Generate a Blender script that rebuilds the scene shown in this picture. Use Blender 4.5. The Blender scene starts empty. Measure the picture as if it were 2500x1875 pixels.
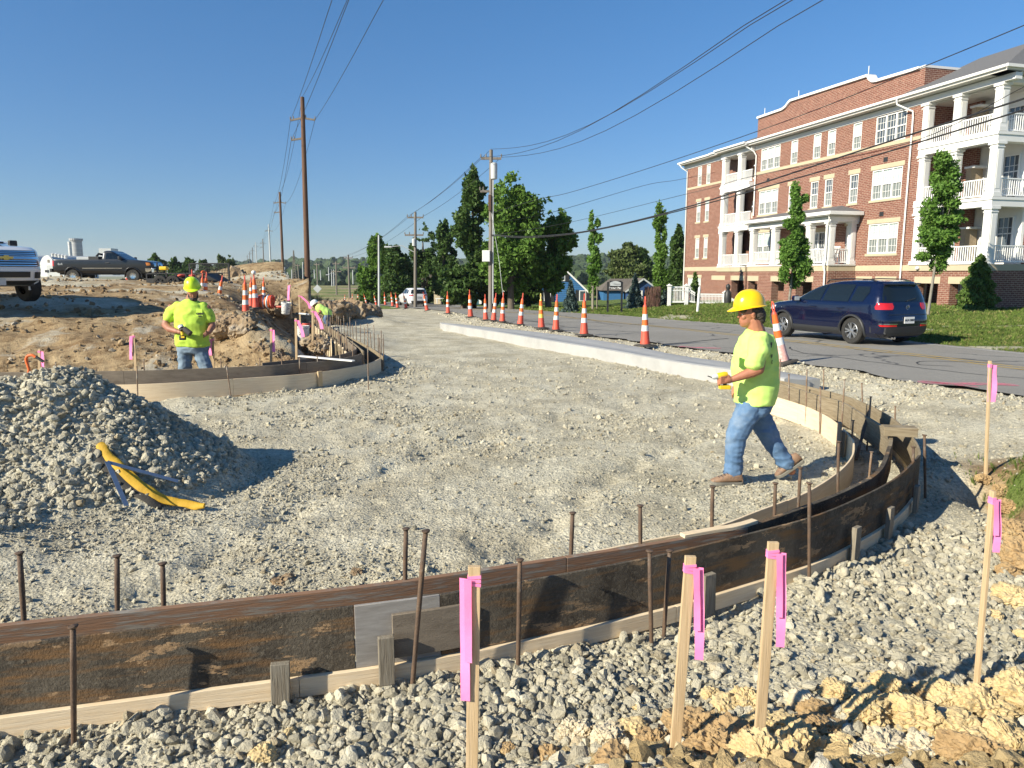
import bpy, bmesh, math, random
import numpy as np
from mathutils import Vector, Matrix
random.seed(7); rng = np.random.default_rng(7)
S = bpy.context.scene; COL = S.collection; R = math.radians; PI = math.pi
# ---------------------------------------------------------------- camera, sky, sun, exposure
F0 = 1760.; CH = 2.0; PT = math.atan((937.5-667)/F0)      # focal length in photo pixels, eye height, downward pitch
cd = bpy.data.cameras.new('camera'); cam = bpy.data.objects.new('camera', cd); COL.objects.link(cam)
cam.location = (0, 0, CH); cam.rotation_euler = (PI/2-PT, 0, 0)
cd.sensor_fit = 'HORIZONTAL'; cd.sensor_width = 36; cd.lens = 36*F0/2500; cd.clip_start = .05; cd.clip_end = 9000
S.camera = cam
SUN_EL = R(28.6); SUN_AZ = math.atan2(-.85, -.525)
W = bpy.data.worlds.new('World'); S.world = W; W.use_nodes = True
wn = W.node_tree.nodes; wl = W.node_tree.links; wn.clear()
sk = wn.new('ShaderNodeTexSky'); sk.sky_type = 'NISHITA'; sk.sun_disc = False
sk.sun_elevation = SUN_EL; sk.sun_rotation = SUN_AZ % (2*PI); sk.altitude = 100; sk.air_density = 1.0; sk.dust_density = 0.; sk.ozone_density = 2.0
bg = wn.new('ShaderNodeBackground'); bg.inputs[1].default_value = .062
wo = wn.new('ShaderNodeOutputWorld'); tn = wn.new('ShaderNodeMix'); tn.data_type = 'RGBA'; tn.blend_type = 'MULTIPLY'; tn.inputs[0].default_value = 1; wl.new(sk.outputs[0], tn.inputs[6])
tc = wn.new('ShaderNodeTexCoord'); sz = wn.new('ShaderNodeSeparateXYZ'); mz = wn.new('ShaderNodeMapRange'); mz.inputs[1].default_value = .0; mz.inputs[2].default_value = .38; tg = wn.new('ShaderNodeMix'); tg.data_type = 'RGBA'
wl.new(tc.outputs['Generated'], sz.inputs[0]); wl.new(sz.outputs[2], mz.inputs[0]); wl.new(mz.outputs[0], tg.inputs[0]); tg.inputs[6].default_value = (.56, .70, .96, 1); tg.inputs[7].default_value = (.52, .98, 1.34, 1); wl.new(tg.outputs[2], tn.inputs[7]); wl.new(tn.outputs[2], bg.inputs[0]); wl.new(bg.outputs[0], wo.inputs[0])
sl = bpy.data.lights.new('sun', 'SUN'); sl.energy = 5.0; sl.angle = R(.5); sl.color = (1, .92, .74)
so = bpy.data.objects.new('sun', sl); COL.objects.link(so)
sd = Vector((math.sin(SUN_AZ)*math.cos(SUN_EL), math.cos(SUN_AZ)*math.cos(SUN_EL), math.sin(SUN_EL)))
so.rotation_euler = sd.to_track_quat('Z', 'Y').to_euler(); so.location = (-20, -10, 20)
vs = S.view_settings; vs.view_transform = 'Standard'; vs.look = 'None'; vs.exposure = .78; vs.gamma = 1
vs.use_curve_mapping = False
S.cycles.max_bounces = 6; S.cycles.transparent_max_bounces = 12

# ---------------------------------------------------------------- measuring helpers (photo pixel -> point in the place)
def ray(u, v):
    a = (u-1250)/F0; b = (937.5-v)/F0
    return (a, math.cos(PT)+b*math.sin(PT), -math.sin(PT)+b*math.cos(PT))
def G(u, v, z=0.):
    r = ray(u, v); t = (z-CH)/r[2]; return Vector((r[0]*t, r[1]*t, z))
def D(u, v, Y):
    r = ray(u, v); t = Y/r[1]; return Vector((r[0]*t, Y, CH+r[2]*t))

# ---------------------------------------------------------------- object helpers
def link(name, me, parent=None, smooth=False):
    o = bpy.data.objects.new(name, me); COL.objects.link(o)
    if parent: o.parent = parent
    if smooth: me.polygons.foreach_set('use_smooth', [True]*len(me.polygons))
    return o
def tag(o, label=None, cat=None, group=None, kind=None):
    if label: o['label'] = label
    if cat: o['category'] = cat
    if group: o['group'] = group
    if kind: o['kind'] = kind
    return o
def empty(name, loc=(0, 0, 0), rz=0, label=None, cat=None, group=None):
    o = bpy.data.objects.new(name, None); COL.objects.link(o); o.location = loc; o.rotation_euler = (0, 0, rz)
    return tag(o, label, cat, group)
def copy_tree(o, parent=None):
    c = o.copy(); COL.objects.link(c)
    if parent: c.parent = parent
    for ch in o.children: copy_tree(ch, c)
    return c
class MB:
    def __init__(s): s.v = []; s.f = []; s.m = []
    def add(s, vs, fs, mi=0):
        b = len(s.v); s.v += [tuple(p) for p in vs]; s.f += [tuple(i+b for i in f) for f in fs]; s.m += [mi]*len(fs); return s
    def box(s, c, d, rz=0, mi=0, M=None, taper=1.):
        x, y, z = d[0]/2, d[1]/2, d[2]/2
        P = [Vector((i*x*(taper if k > 0 else 1), j*y*(taper if k > 0 else 1), k*z)) for k in (-1, 1) for j in (-1, 1) for i in (-1, 1)]
        if M is None: M = Matrix.Translation(c) @ Matrix.Rotation(rz, 4, 'Z')
        else: M = M @ Matrix.Translation(c) @ Matrix.Rotation(rz, 4, 'Z')
        return s.add([M @ p for p in P], [(0, 2, 3, 1), (4, 5, 7, 6), (0, 1, 5, 4), (2, 6, 7, 3), (0, 4, 6, 2), (1, 3, 7, 5)], mi)
    def bar(s, a, b, w, h=None, mi=0, up=(0, 0, 1)):
        a = Vector(a); b = Vector(b); h = h or w; d = (b-a).normalized(); up = Vector(up)
        if abs(d.dot(up)) > .98: up = Vector((0, 1, 0))
        x = d.cross(up).normalized()*w/2; y = x.cross(d).normalized()*h/2
        P = [a-x-y, a+x-y, a+x+y, a-x+y, b-x-y, b+x-y, b+x+y, b-x+y]
        return s.add(P, [(0, 1, 2, 3), (7, 6, 5, 4), (0, 4, 5, 1), (1, 5, 6, 2), (2, 6, 7, 3), (3, 7, 4, 0)], mi)
    def tube(s, pts, r, n=8, mi=0, caps=True):
        pts = [Vector(p) for p in pts]; N = len(pts); rs = r if hasattr(r, '__len__') else [r]*N
        vs = []; fs = []; px = None
        for i, p in enumerate(pts):
            d = (pts[min(i+1, N-1)]-pts[max(i-1, 0)]).normalized()
            if px is None: px = d.cross(Vector((0, 0, 1)) if abs(d.z) < .95 else Vector((0, 1, 0))).normalized()
            px = (px-d*px.dot(d)).normalized(); py = d.cross(px)
            for k in range(n):
                a = 2*PI*k/n; vs.append(p+px*math.cos(a)*rs[i]+py*math.sin(a)*rs[i])
        for i in range(N-1):
            for k in range(n):
                k2 = (k+1) % n; fs.append((i*n+k, i*n+k2, (i+1)*n+k2, (i+1)*n+k))
        if caps: fs += [tuple(range(n))[::-1], tuple((N-1)*n+k for k in range(n))]
        return s.add(vs, fs, mi)
    def lathe(s, prof, n=16, c=(0, 0, 0), mi=0, M=None, caps=True):
        vs = []; fs = []; N = len(prof); c = Vector(c)
        for r, z in prof:
            for k in range(n):
                a = 2*PI*k/n; p = Vector((r*math.cos(a), r*math.sin(a), z)); p = (M @ p) if M else p; vs.append(p+c)
        for i in range(N-1):
            for k in range(n):
                k2 = (k+1) % n; fs.append((i*n+k, i*n+k2, (i+1)*n+k2, (i+1)*n+k))
        if caps: fs += [tuple(range(n))[::-1], tuple((N-1)*n+k for k in range(n))]
        return s.add(vs, fs, mi)
    def prism(s, poly, f, a, b, mi=0):
        """poly 2d points, f(p, w) -> 3d point, from w=a to w=b"""
        n = len(poly); vs = [f(p, a) for p in poly]+[f(p, b) for p in poly]
        return s.add(vs, [tuple(range(n))[::-1], tuple(range(n, 2*n))]+[(i, (i+1) % n, n+(i+1) % n, n+i) for i in range(n)], mi)
    def mesh(s, mats, name='m', fix=True):
        me = bpy.data.meshes.new(name); me.from_pydata(s.v, [], s.f)
        for m in (mats if isinstance(mats, (list, tuple)) else [mats]): me.materials.append(m)
        me.polygons.foreach_set('material_index', s.m)
        if fix:
            bm = bmesh.new(); bm.from_mesh(me); bmesh.ops.recalc_face_normals(bm, faces=bm.faces); bm.to_mesh(me); bm.free()
        me.update(); return me
    def obj(s, name, mats, parent=None, smooth=False, bevel=0, auto=None):
        o = link(name, s.mesh(mats, name), parent, smooth)
        if auto:
            for p in o.data.polygons: p.use_smooth = True
            bm = bmesh.new(); bm.from_mesh(o.data)
            for e in bm.edges:
                if len(e.link_faces) == 2 and e.calc_face_angle(0) > R(auto): e.smooth = False
            bm.to_mesh(o.data); bm.free()
        if bevel:
            b = o.modifiers.new('b', 'BEVEL'); b.width = bevel; b.segments = 2; b.limit_method = 'ANGLE'
        return o
def npmesh(name, v, f, mats, smooth=False, mi=None):
    me = bpy.data.meshes.new(name); v = np.asarray(v, np.float32); f = np.asarray(f, np.int32); k = f.shape[1]
    me.vertices.add(len(v)); me.vertices.foreach_set('co', v.ravel())
    me.loops.add(f.size); me.loops.foreach_set('vertex_index', f.ravel())
    me.polygons.add(len(f)); me.polygons.foreach_set('loop_start', np.arange(0, f.size, k, dtype=np.int32))
    me.polygons.foreach_set('loop_total', np.full(len(f), k, np.int32))
    for m in (mats if isinstance(mats, (list, tuple)) else [mats]): me.materials.append(m)
    if mi is not None: me.polygons.foreach_set('material_index', np.asarray(mi, np.int32))
    if smooth: me.polygons.foreach_set('use_smooth', np.ones(len(f), bool))
    me.update(calc_edges=True); return me

# ---------------------------------------------------------------- materials
def nodes(name):
    m = bpy.data.materials.new(name); m.use_nodes = True; nt = m.node_tree
    b = nt.nodes['Principled BSDF']; return m, nt, b
def nz(nt, vec, scale, detail=5, rough=.6, lo=.35, hi=.65, typ='n'):
    if typ == 'v':
        n = nt.nodes.new('ShaderNodeTexVoronoi'); n.inputs['Scale'].default_value = scale; out = n.outputs['Distance']
    else:
        n = nt.nodes.new('ShaderNodeTexNoise'); n.inputs['Scale'].default_value = scale; n.inputs['Detail'].default_value = detail
        n.inputs['Roughness'].default_value = rough; out = n.outputs['Fac']
    if vec: nt.links.new(vec, n.inputs['Vector'])
    r = nt.nodes.new('ShaderNodeMapRange'); r.inputs['From Min'].default_value = lo; r.inputs['From Max'].default_value = hi
    nt.links.new(out, r.inputs['Value']); return r.outputs[0]
def mix(nt, fac, a, b, mode='MIX'):
    m = nt.nodes.new('ShaderNodeMix'); m.data_type = 'RGBA'; m.blend_type = mode; m.clamp_result = False
    for s, x in ((m.inputs[0], fac), (m.inputs[6], a), (m.inputs[7], b)):
        if isinstance(x, (int, float)): s.default_value = x
        elif isinstance(x, (tuple, list)): s.default_value = (*x[:3], 1)
        else: nt.links.new(x, s)
    return m.outputs[2]
def vec(nt, stretch=(1, 1, 1), coord='Object'):
    t = nt.nodes.new('ShaderNodeTexCoord'); mp = nt.nodes.new('ShaderNodeMapping'); mp.inputs['Scale'].default_value = stretch
    nt.links.new(t.outputs[coord], mp.inputs[0]); return mp.outputs[0]
def bumpn(nt, b, h, dist=.01, strength=1, prev=None):
    n = nt.nodes.new('ShaderNodeBump'); n.inputs['Distance'].default_value = dist; n.inputs['Strength'].default_value = strength
    nt.links.new(h, n.inputs['Height'])
    if prev: nt.links.new(prev, n.inputs['Normal'])
    nt.links.new(n.outputs[0], b.inputs['Normal']); return n.outputs[0]
def M(name, c, c2=None, rough=.8, scale=6, stretch=(1, 1, 1), metal=0, bump=0, bscale=60, lo=.35, hi=.65, spec=.5, coat=0, c3=None, s3=2, lo3=.5, hi3=.7, trans=0, coord='Object', ior=None, island=0, sheen=0):
    m, nt, b = nodes(name); v = vec(nt, stretch, coord)
    out = None
    if c2 is not None: out = mix(nt, nz(nt, v, scale, 8, .65, lo, hi), c, c2)
    if c3 is not None: out = mix(nt, nz(nt, v, s3, 8, .7, lo3, hi3), out if out is not None else c, c3)
    if island:
        g = nt.nodes.new('ShaderNodeNewGeometry'); mr = nt.nodes.new('ShaderNodeMapRange'); mr.inputs['To Min'].default_value = 1-island; mr.inputs['To Max'].default_value = 1+island
        nt.links.new(g.outputs['Random Per Island'], mr.inputs[0])
        out = mix(nt, 1., out if out is not None else c, mr.outputs[0], 'MULTIPLY')
    if out is None: b.inputs['Base Color'].default_value = (*c, 1)
    else: nt.links.new(out, b.inputs['Base Color'])
    b.inputs['Roughness'].default_value = rough; b.inputs['Metallic'].default_value = metal; b.inputs['Specular IOR Level'].default_value = spec
    b.inputs['Coat Weight'].default_value = coat; b.inputs['Coat Roughness'].default_value = .04
    b.inputs['Transmission Weight'].default_value = trans
    if ior: b.inputs['IOR'].default_value = ior
    if bump: bumpn(nt, b, nz(nt, v, bscale, 6, .6, .2, .8), bump)
    return m
MT = {}
MT['pine'] = M('fresh_pine', (.78, .64, .45), (.68, .52, .33), .75, 3, (1.2, 1.2, 26), bump=.0015, bscale=6, c3=(.30, .13, .05), s3=1.6, lo3=.70, hi3=.80)
MT['pineV'] = M('lath_wood', (.58, .43, .26), (.47, .33, .18), .8, 3, (30, 30, 1.5), bump=.001, bscale=6, c3=(.30, .17, .08), s3=1.5, lo3=.62, hi3=.8)
MT['greywood'] = M('grey_wood', (.27, .24, .19), (.17, .14, .10), .85, 3, (28, 28, 2), bump=.002, bscale=6)
MT['oldwood'] = M('weathered_board', (.30, .245, .165), (.18, .14, .085), .85, 3, (2, 2, 26), bump=.003, bscale=5, c3=(.13, .09, .05), s3=1.2, lo3=.55, hi3=.75)
MT['brownwood'] = M('brown_form_board', (.25, .135, .075), (.17, .11, .075), .8, 3, (1.5, 1.5, 20), bump=.002, bscale=6, c3=(.24, .22, .19), s3=3, lo3=.5, hi3=.62)
def mk_dark():
    m, nt, b = nodes('concrete_stained_plywood'); v = vec(nt, (1.6, 1.6, 11)); v2 = vec(nt, (1, 1, 1)); v3 = vec(nt, (1.1, 1.1, 3.4))
    c = mix(nt, nz(nt, v2, 3.5, 7, .6, .35, .65), (.036, .028, .021), (.12, .10, .075))
    c = mix(nt, nz(nt, v2, 38, 6, .75, .50, .72), c, (.17, .145, .11))
    c = mix(nt, nz(nt, v, 1.6, 6, .6, .50, .66), c, (.19, .105, .045))
    n1 = nz(nt, v3, 3.1, 9, .72, .572, .585); gm = nz(nt, v2, .9, 2, .5, .46, .52)
    mm = nt.nodes.new('ShaderNodeMath'); mm.operation = 'MULTIPLY'; nt.links.new(n1, mm.inputs[0]); nt.links.new(gm, mm.inputs[1])
    c = mix(nt, mm.outputs[0], c, (.36, .235, .13))
    nt.links.new(c, b.inputs['Base Color']); b.inputs['Roughness'].default_value = .8; b.inputs['Specular IOR Level'].default_value = .3
    p = bumpn(nt, b, nz(nt, v2, 60, 6, .7, .3, .7), .006); return m
MT['dark'] = mk_dark()
MT['darkl'] = M('grey_stained_plywood', (.22, .18, .135), (.15, .12, .09), .8, 2.5, (1.4, 1.4, 7), bump=.002, bscale=40, c3=(.10, .075, .05), s3=2, lo3=.55, hi3=.75)
MT['peel'] = M('bare_plywood', (.33, .31, .285), (.24, .22, .2), .8, 4, (2, 2, 14), bump=.001)
MT['rust'] = M('rusty_steel', (.17, .105, .065), (.085, .062, .048), .75, 12, metal=.25, bump=.002, bscale=90, c3=(.22, .20, .17), s3=5, lo3=.55, hi3=.65)
MT['rustl'] = M('dusty_rusty_steel', (.26, .175, .11), (.15, .10, .07), .8, 12, metal=.1, bump=.002, bscale=90, c3=(.32, .29, .24), s3=5, lo3=.5, hi3=.6)
MT['steel'] = M('blue_grey_steel', (.30, .37, .46), (.24, .30, .38), .35, 20, metal=.7)
MT['pink'] = M('pink_ribbon', (.92, .21, .47), (.95, .28, .54), .45, 6)
MT['conc'] = M('new_concrete', (.40, .40, .39), (.35, .35, .345), .85, 3, bump=.001, bscale=120, c3=(.29, .29, .28), s3=.8, lo3=.5, hi3=.75)
MT['orange'] = M('orange_plastic', (.83, .16, .025), (.72, .13, .025), .5, 3, c3=(.45, .12, .05), s3=4, lo3=.58, hi3=.75)
MT['redor'] = M('faded_red_plastic', (.72, .10, .055), (.62, .09, .055), .55, 3, c3=(.42, .15, .10), s3=4, lo3=.55, hi3=.75)
MT['whiter'] = M('reflective_white', (.74, .74, .73), (.60, .60, .58), .5, 4, c3=(.42, .40, .36), s3=6, lo3=.56, hi3=.7)
MT['rubber'] = M('black_rubber', (.035, .033, .03), (.07, .062, .052), .85, 6, bump=.002)
MT['white'] = M('white_paint', (.80, .79, .76), (.74, .73, .70), .5, 2)
MT['vinyl'] = M('white_vinyl', (.78, .78, .77), None, .4)
MT['black'] = M('black_metal', (.018, .018, .02), (.03, .03, .03), .5, 4)
MT['ybag'] = M('yellow_canvas', (.62, .37, .025), (.50, .29, .02), .75, 5, bump=.004, bscale=14)
MT['polew'] = M('creosote_pole', (.16, .085, .05), (.09, .05, .032), .85, 2.5, (6, 6, .25), bump=.01, bscale=4, c3=(.30, .22, .16), s3=1.5, lo3=.6, hi3=.75)
MT['poleg'] = M('grey_pole', (.22, .195, .165), (.15, .13, .11), .85, 2, (6, 6, .3))
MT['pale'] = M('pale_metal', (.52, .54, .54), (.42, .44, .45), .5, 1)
# ---------------------------------------------------------------- numpy noise
def _h(ix, iy, s):
    n = (ix*374761393+iy*668265263+s*1442695041) & 0xffffffff
    n = ((n ^ (n >> 13))*1274126177) & 0xffffffff
    return ((n ^ (n >> 16)) & 0xffff)/65535.
def vnoise(x, y, s=0):
    ix = np.floor(x).astype(np.int64); iy = np.floor(y).astype(np.int64); fx = x-ix; fy = y-iy
    fx = fx*fx*(3-2*fx); fy = fy*fy*(3-2*fy)
    a = _h(ix, iy, s); b = _h(ix+1, iy, s); c = _h(ix, iy+1, s); d = _h(ix+1, iy+1, s)
    return (a+(b-a)*fx)*(1-fy)+(c+(d-c)*fx)*fy-.5
def fbm(x, y, o=4, s=0, g=.5):
    r = 0; a = 1.
    for i in range(o): r = r+a*vnoise(x*2**i+17.3*i, y*2**i-9.1*i, s+i); a *= g
    return r
def sstep(x, a, b):
    t = np.clip((x-a)/(b-a), 0, 1); return t*t*(3-2*t)
def cr(pts, n=8):
    """Catmull-Rom through plan points"""
    P = [np.array(p[:2], float) for p in pts]; P = [2*P[0]-P[1]]+P+[2*P[-1]-P[-2]]; out = []
    for i in range(1, len(P)-2):
        for k in range(n):
            t = k/n; out.append(.5*((2*P[i])+(-P[i-1]+P[i+1])*t+(2*P[i-1]-5*P[i]+4*P[i+1]-P[i+2])*t*t+(-P[i-1]+3*P[i]-3*P[i+1]+P[i+2])*t**3))
    out.append(P[-2]); return np.array(out)
def seg_dist(x, y, poly):
    """unsigned distance to polyline, and side sign (+ = left of travel)"""
    best = np.full(x.shape, 1e9); sg = np.ones(x.shape)
    for a, b in zip(poly[:-1], poly[1:]):
        d = b-a; L = d@d+1e-12; t = np.clip(((x-a[0])*d[0]+(y-a[1])*d[1])/L, 0, 1)
        ex = x-a[0]-t*d[0]; ey = y-a[1]-t*d[1]; q = ex*ex+ey*ey; m = q < best
        best = np.where(m, q, best); sg = np.where(m, np.sign(d[0]*ey-d[1]*ex), sg)
    return np.sqrt(best), sg
def inside(x, y, poly):
    r = np.zeros(x.shape, bool); n = len(poly)
    for i in range(n):
        x1, y1 = poly[i]; x2, y2 = poly[(i+1) % n]
        c = ((y1 > y) != (y2 > y)); 
        with np.errstate(divide='ignore', invalid='ignore'): xi = (x2-x1)*(y-y1)/(y2-y1+1e-15)+x1
        r ^= c & (x < xi)
    return r
# ---------------------------------------------------------------- lines of the curb forms, measured at their top edges
def PL(px, z): return [G(u, v, z)[:2] for u, v in px]
outer = cr([(-5.2, 2.2), (-3.6, 2.52)]+PL([(0, 1576), (235, 1549.6), (600, 1509), (900, 1476), (1196, 1434), (1600, 1359), (1864, 1295), (1980, 1264), (2075, 1227), (2180, 1174), (2233, 1127), (2248, 1100), (2222, 1057), (2171, 1014), (2091, 975), (2004, 950), (1896, 927), (1850, 919)], .42))
mid = cr([(-5.2, 2.4), (-3.6, 2.75)]+PL([(0, 1529), (353, 1491), (900, 1432), (1257, 1381), (1562, 1334), (1750, 1302), (1827, 1287), (1985, 1232), (2075, 1195), (2148, 1153), (2172, 1105), (2180, 1066), (2161, 1043), (2115, 1014), (2057, 980), (2004, 966), (1898, 933), (1850, 924)], .40))
third = cr(PL([(1290, 1381), (1375, 1363), (1600, 1316), (1737, 1290), (1864, 1243), (1969, 1203), (2048, 1153), (2083, 1113), (2086, 1079), (2074, 1062), (2060, 1046), (2033, 1024), (2004, 1008), (1966, 991), (1886, 966), (1830, 953)], .27))
lfront = cr([(-12, 10.2)]+PL([(0, 945.7), (213, 941), (400, 935.7), (650, 919.7), (731, 914), (784, 908), (831, 900.7), (898, 888), (930, 874)], .28))
larm = cr(PL([(936.6, 872), (898, 845), (831, 808.5), (776.6, 772)], .28))
ldark = cr([(-12, 10.8)]+PL([(0, 909.5), (213, 907), (400, 903), (650, 892.6), (731, 886), (795, 881), (861.5, 870), (884, 862)], .45))
ldarm = cr(PL([(889, 857), (846, 823), (782, 778)], .45))
lthird = cr(PL([(640, 889), (731, 880), (800, 874), (848, 864), (870.6, 853.7), (862, 844), (845, 830)], .45))
# ---------------------------------------------------------------- height of the ground
YP = [-20, 16, 20, 28, 40, 63, 95, 400, 900]; ZR = [.18, .18, .16, -.0, -.28, -.92, -1.8, -1.9, -6]
BD = [-20, 16, 22, 28, 40]; BZ = [0, 0, -.06, -.16, -.40]
def base_r(y): return np.interp(y, YP, ZR)
# road edges walked down the photograph on the falling road surface
def hit(u, v, f, y0=2., y1=900.):
    r = ray(u, v); lo, hi = y0, None; y = y0
    while y < y1:
        t = y/r[1]
        if CH+r[2]*t <= f(r[0]*t, y): hi = y; break
        lo = y; y *= 1.01
    if hi is None: hi = y1
    for _ in range(24):
        m = (lo+hi)/2; t = m/r[1]
        if CH+r[2]*t <= f(r[0]*t, m): hi = m
        else: lo = m
    return np.array([r[0]*hi/r[1], hi])
fr = lambda x, y: float(base_r(y))
road_near = [hit(u, v, fr) for u, v in ((2500, 967), (2226, 930), (2057, 900), (1650, 844), (1585, 834), (1500, 826), (1210, 783), (1088, 759), (985, 750), (885, 742), (800, 736.5), (745, 731), (705, 716), (690, 706), (676, 697))]
road_far = [hit(u, v, fr) for u, v in ((2500, 861), (2100, 822), (1794, 792), (1650, 781.8), (1500, 769), (1300, 757.6), (1088, 742.6), (960, 738.5), (885, 736.5), (800, 732), (757, 726), (742, 715), (725, 703), (700, 697.5), (684, 695.5))]
dn = road_near[0]-road_near[2]; dn /= np.linalg.norm(dn); df = road_far[0]-road_far[1]; df /= np.linalg.norm(df)
road_near = [road_near[0]+dn*k for k in (24, 20, 16, 12, 8, 5, 2.5)]+road_near; road_far = [road_far[0]+df*k for k in (28, 24, 20, 16, 12, 8, 4)]+road_far
RN = cr(road_near, 6); RF = cr(road_far, 6); ROADP = np.vstack([RN, RF[::-1]])
island = np.vstack([lfront, larm, [(-9.5, 34), (-14, 45), (-30, 95), (-60, 150), (-900, 300), (-900, 10)]])
bowlp = np.vstack([mid, [(3.5, 12.5), (4.6, 12.2)]])
pile_c = (-4.25, 6.75)
def island_h(x, y):
    P = np.interp(y, [11, 13.3, 15, 18, 21, 28, 44, 62, 95, 150, 400, 900], [0, 0, .3, .6, .8, .95, 1.48, 1.5, .2, -1.8, -1.9, -6])
    P = P+np.clip((-x-6)*.075, 0, .5)*sstep(y, 12.8, 18)*(1-sstep(y, 30, 42))
    return P
def ground(x, y, fine=True):
    x = np.asarray(x, float); y = np.asarray(y, float)
    d = np.hypot(x, y)
    zr = base_r(y); bowl = np.interp(y, BD, BZ); bowl = np.where(y > 40, zr-.1, bowl)
    dr, sr = seg_dist(x, y, RN)                  # right-hand road kerb line: travel goes away from camera
    inroad = inside(x, y, ROADP)
    near = inside(x, y, island)
    di, _ = seg_dist(x, y, np.vstack([lfront, larm])); do, so_ = seg_dist(x, y, outer)
    out = (so_ < 0)                              # outside the near form
    # gravel bowl rising to the road edge
    slabline = (x-4.6)*.86+(y-12.)*.5
    z = bowl+(zr-.03-bowl)*sstep(dr, 1.6, .2)
    outer_side = out & (do > 0)
    zo = .16*sstep(x, 4.6, 7.)
    z = np.where(outer_side & (y > 5) & (x > 4) & (y < 20), np.maximum(z, zo*sstep(do, 0, 1.5)), z)
    # bank in front, at the camera's feet
    bank = (.34*sstep(y, 2.75, 2.1)*sstep(x, -.9, .5)+.10*sstep(y, 2.6, 1.6))
    bank = np.maximum(bank, .42*sstep(x-3.75-.18*np.clip(y-3, 0, 9), 0, .8)*sstep(y, 7.6, 6.2))
    z = np.where(outer_side & (y < 9), z+bank*sstep(do, .1, .8), z)
    z = np.where(inroad, zr-.06, z)
    # lawn side
    drf, _ = seg_dist(x, y, RF)
    lawn = (~inroad) & inside(x, y, LAWNP)
    rise = .07*sstep(drf, 0, 4)+.02*sstep(x, 15, 24)*sstep(drf, 2, 12)
    zl = zr-.02+rise
    zl = np.where(y > 44, zl+0*zl, zl); zl = zl+sstep(x, 6, 16)*sstep(y, 24, 44)*(np.interp(y, [38, 52, 66, 90], [.28, -.14, -.5, -1.2])-zr)*(1-sstep(y, 80, 120))
    z = np.where(lawn, zl, z)
    # island of dug-out dirt on the left
    P = island_h(x, y)
    trench = -.35*np.exp(-((di-1.15)/.75)**2)*sstep(y, 13.0, 15)*(1-sstep(y, 30, 34))
    rr = np.interp(y, [14, 20, 30, 45], [1.2, 3., 4.5, 8.])
    Pi = bowl*(1-sstep(di, .3, rr))+P*sstep(di, .3, rr)+trench
    z = np.where(near, Pi, z)
    # spoil heaps
    z = z+.55*np.exp(-(((x+9.0)/2.6)**2+((y-37)/3.)**2))*(1-inroad)
    for cx, cy, sx, sy, h in ((-8.6, 33.5, 1.5, 1.0, .5), (-6.6, 31.5, 1.7, .9, .42), (-6.0, 24.5, 1.2, 1.6, .35), (-4.4, 20.5, .8, 1.8, .22), (-5.7, 15.9, .55, .7, .42), (-4.9, 15.4, .6, .6, .36), (-5.4, 17.3, .8, 1., .25), (-7.2, 19.2, .9, 1.0, .22), (-16.5, 50, 4.5, 3, 1.3), (-14, 43, 3, 2.5, .7), (-20, 36.5, 4., 2., .25), (-23, 33, 6, 1.2, .22), (-26, 41, 5, 1.5, .45)):
        z = z+h*np.exp(-(((x-cx)/sx)**2+((y-cy)/sy)**2))
    z = z-.30*np.exp(-(((x-4.42)/.32)**2+((y-6.35)/.55)**2))*outer_side
    # stone pile
    def cone_(cx, cy, rx, ry, h, e=.95): return h*np.clip(1-np.sqrt(((x-cx)/rx)**2+((y-cy)/ry)**2), 0, 1)**e
    wob = 1+.16*fbm(x*1.6, y*1.6, 3, 3); ph = np.maximum.reduce([cone_(-4.25, 6.7, 1.75, 1.6, 1.12), cone_(-4.75, 6.5, 1.5, 1.7, 1.12), cone_(-5.7, 6.3, 2.0, 1.9, 1.12), cone_(-4.9, 5.3, 1.9, 1.5, .42, 1.1)])
    ph = np.where(ph > .93, .93+(ph-.93)*.35, ph)*wob+.05*np.exp(-(((x+3.6)/2.)**2+((y-5.9)/1.4)**2))
    z = z+ph
    zf = 0
    # far country: flat fields falling, then wooded hills
    far = sstep(d, 180, 420)
    z = z-far*2
    hill = sstep(y, 480, 900)*(12+26*fbm(x/420, y/420, 3, 50)+6*fbm(x/90, y/90, 2, 51))*sstep(x/np.maximum(y, 1), -.50, -.36)
    z = z+np.clip(hill, 0, 60)
    if fine:
        k = 1-sstep(d, 25, 90)
        gr = (~inroad) & (~lawn)
        a = np.where(near, .13, .04)
        a = np.where(outer_side & (y < 5), .06, a)
        a = np.where(near & (di < 2), .10, a)
        n1 = fbm(x*1.1, y*1.1, 3, 5)*a+np.where(near, 0, np.maximum(fbm(x*2.6, y*2.6, 4, 6)-.05, 0)*.075)*(1-sstep(d, 10, 30))
        n2 = fbm(x*6, y*6, 3, 9)*np.where(near, .05+.10*np.exp(-(di/3.5)**2), .020)*(1-sstep(d, 12, 40))
        n3 = fbm(x*28, y*28, 2, 12)*.012*(1-sstep(d, 4, 10))
        z = z+np.where(gr, (n1+n2+n3)*k, 0)+np.where(lawn, fbm(x*.5, y*.5, 3, 21)*.09*sstep(drf, .2, 2)*sstep(-x, -60, 0)*1, 0)
        z = z+np.where(near, np.abs(fbm(x*.35, y*.9, 3, 31))*-.16*sstep(y, 13, 16)*k, 0)      # ruts
        # faint tyre tracks curving through the bowl
        tr = np.hypot(x-9, y-2); z = z+np.where((~near) & (y > 4) & ~inroad & ~lawn, -.045*np.exp(-((tr % 2.1-1)/.13)**2)*(1+.6*np.sin(np.arctan2(y-2, x-9)*90))*sstep(tr, 7, 8)*(1-sstep(tr, 12, 13)), 0)
    return z
LAWNP = np.vstack([RF, [(-75, 230), (-40, 420), (400, 420), (300, -60), (60, -60)]])
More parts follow.
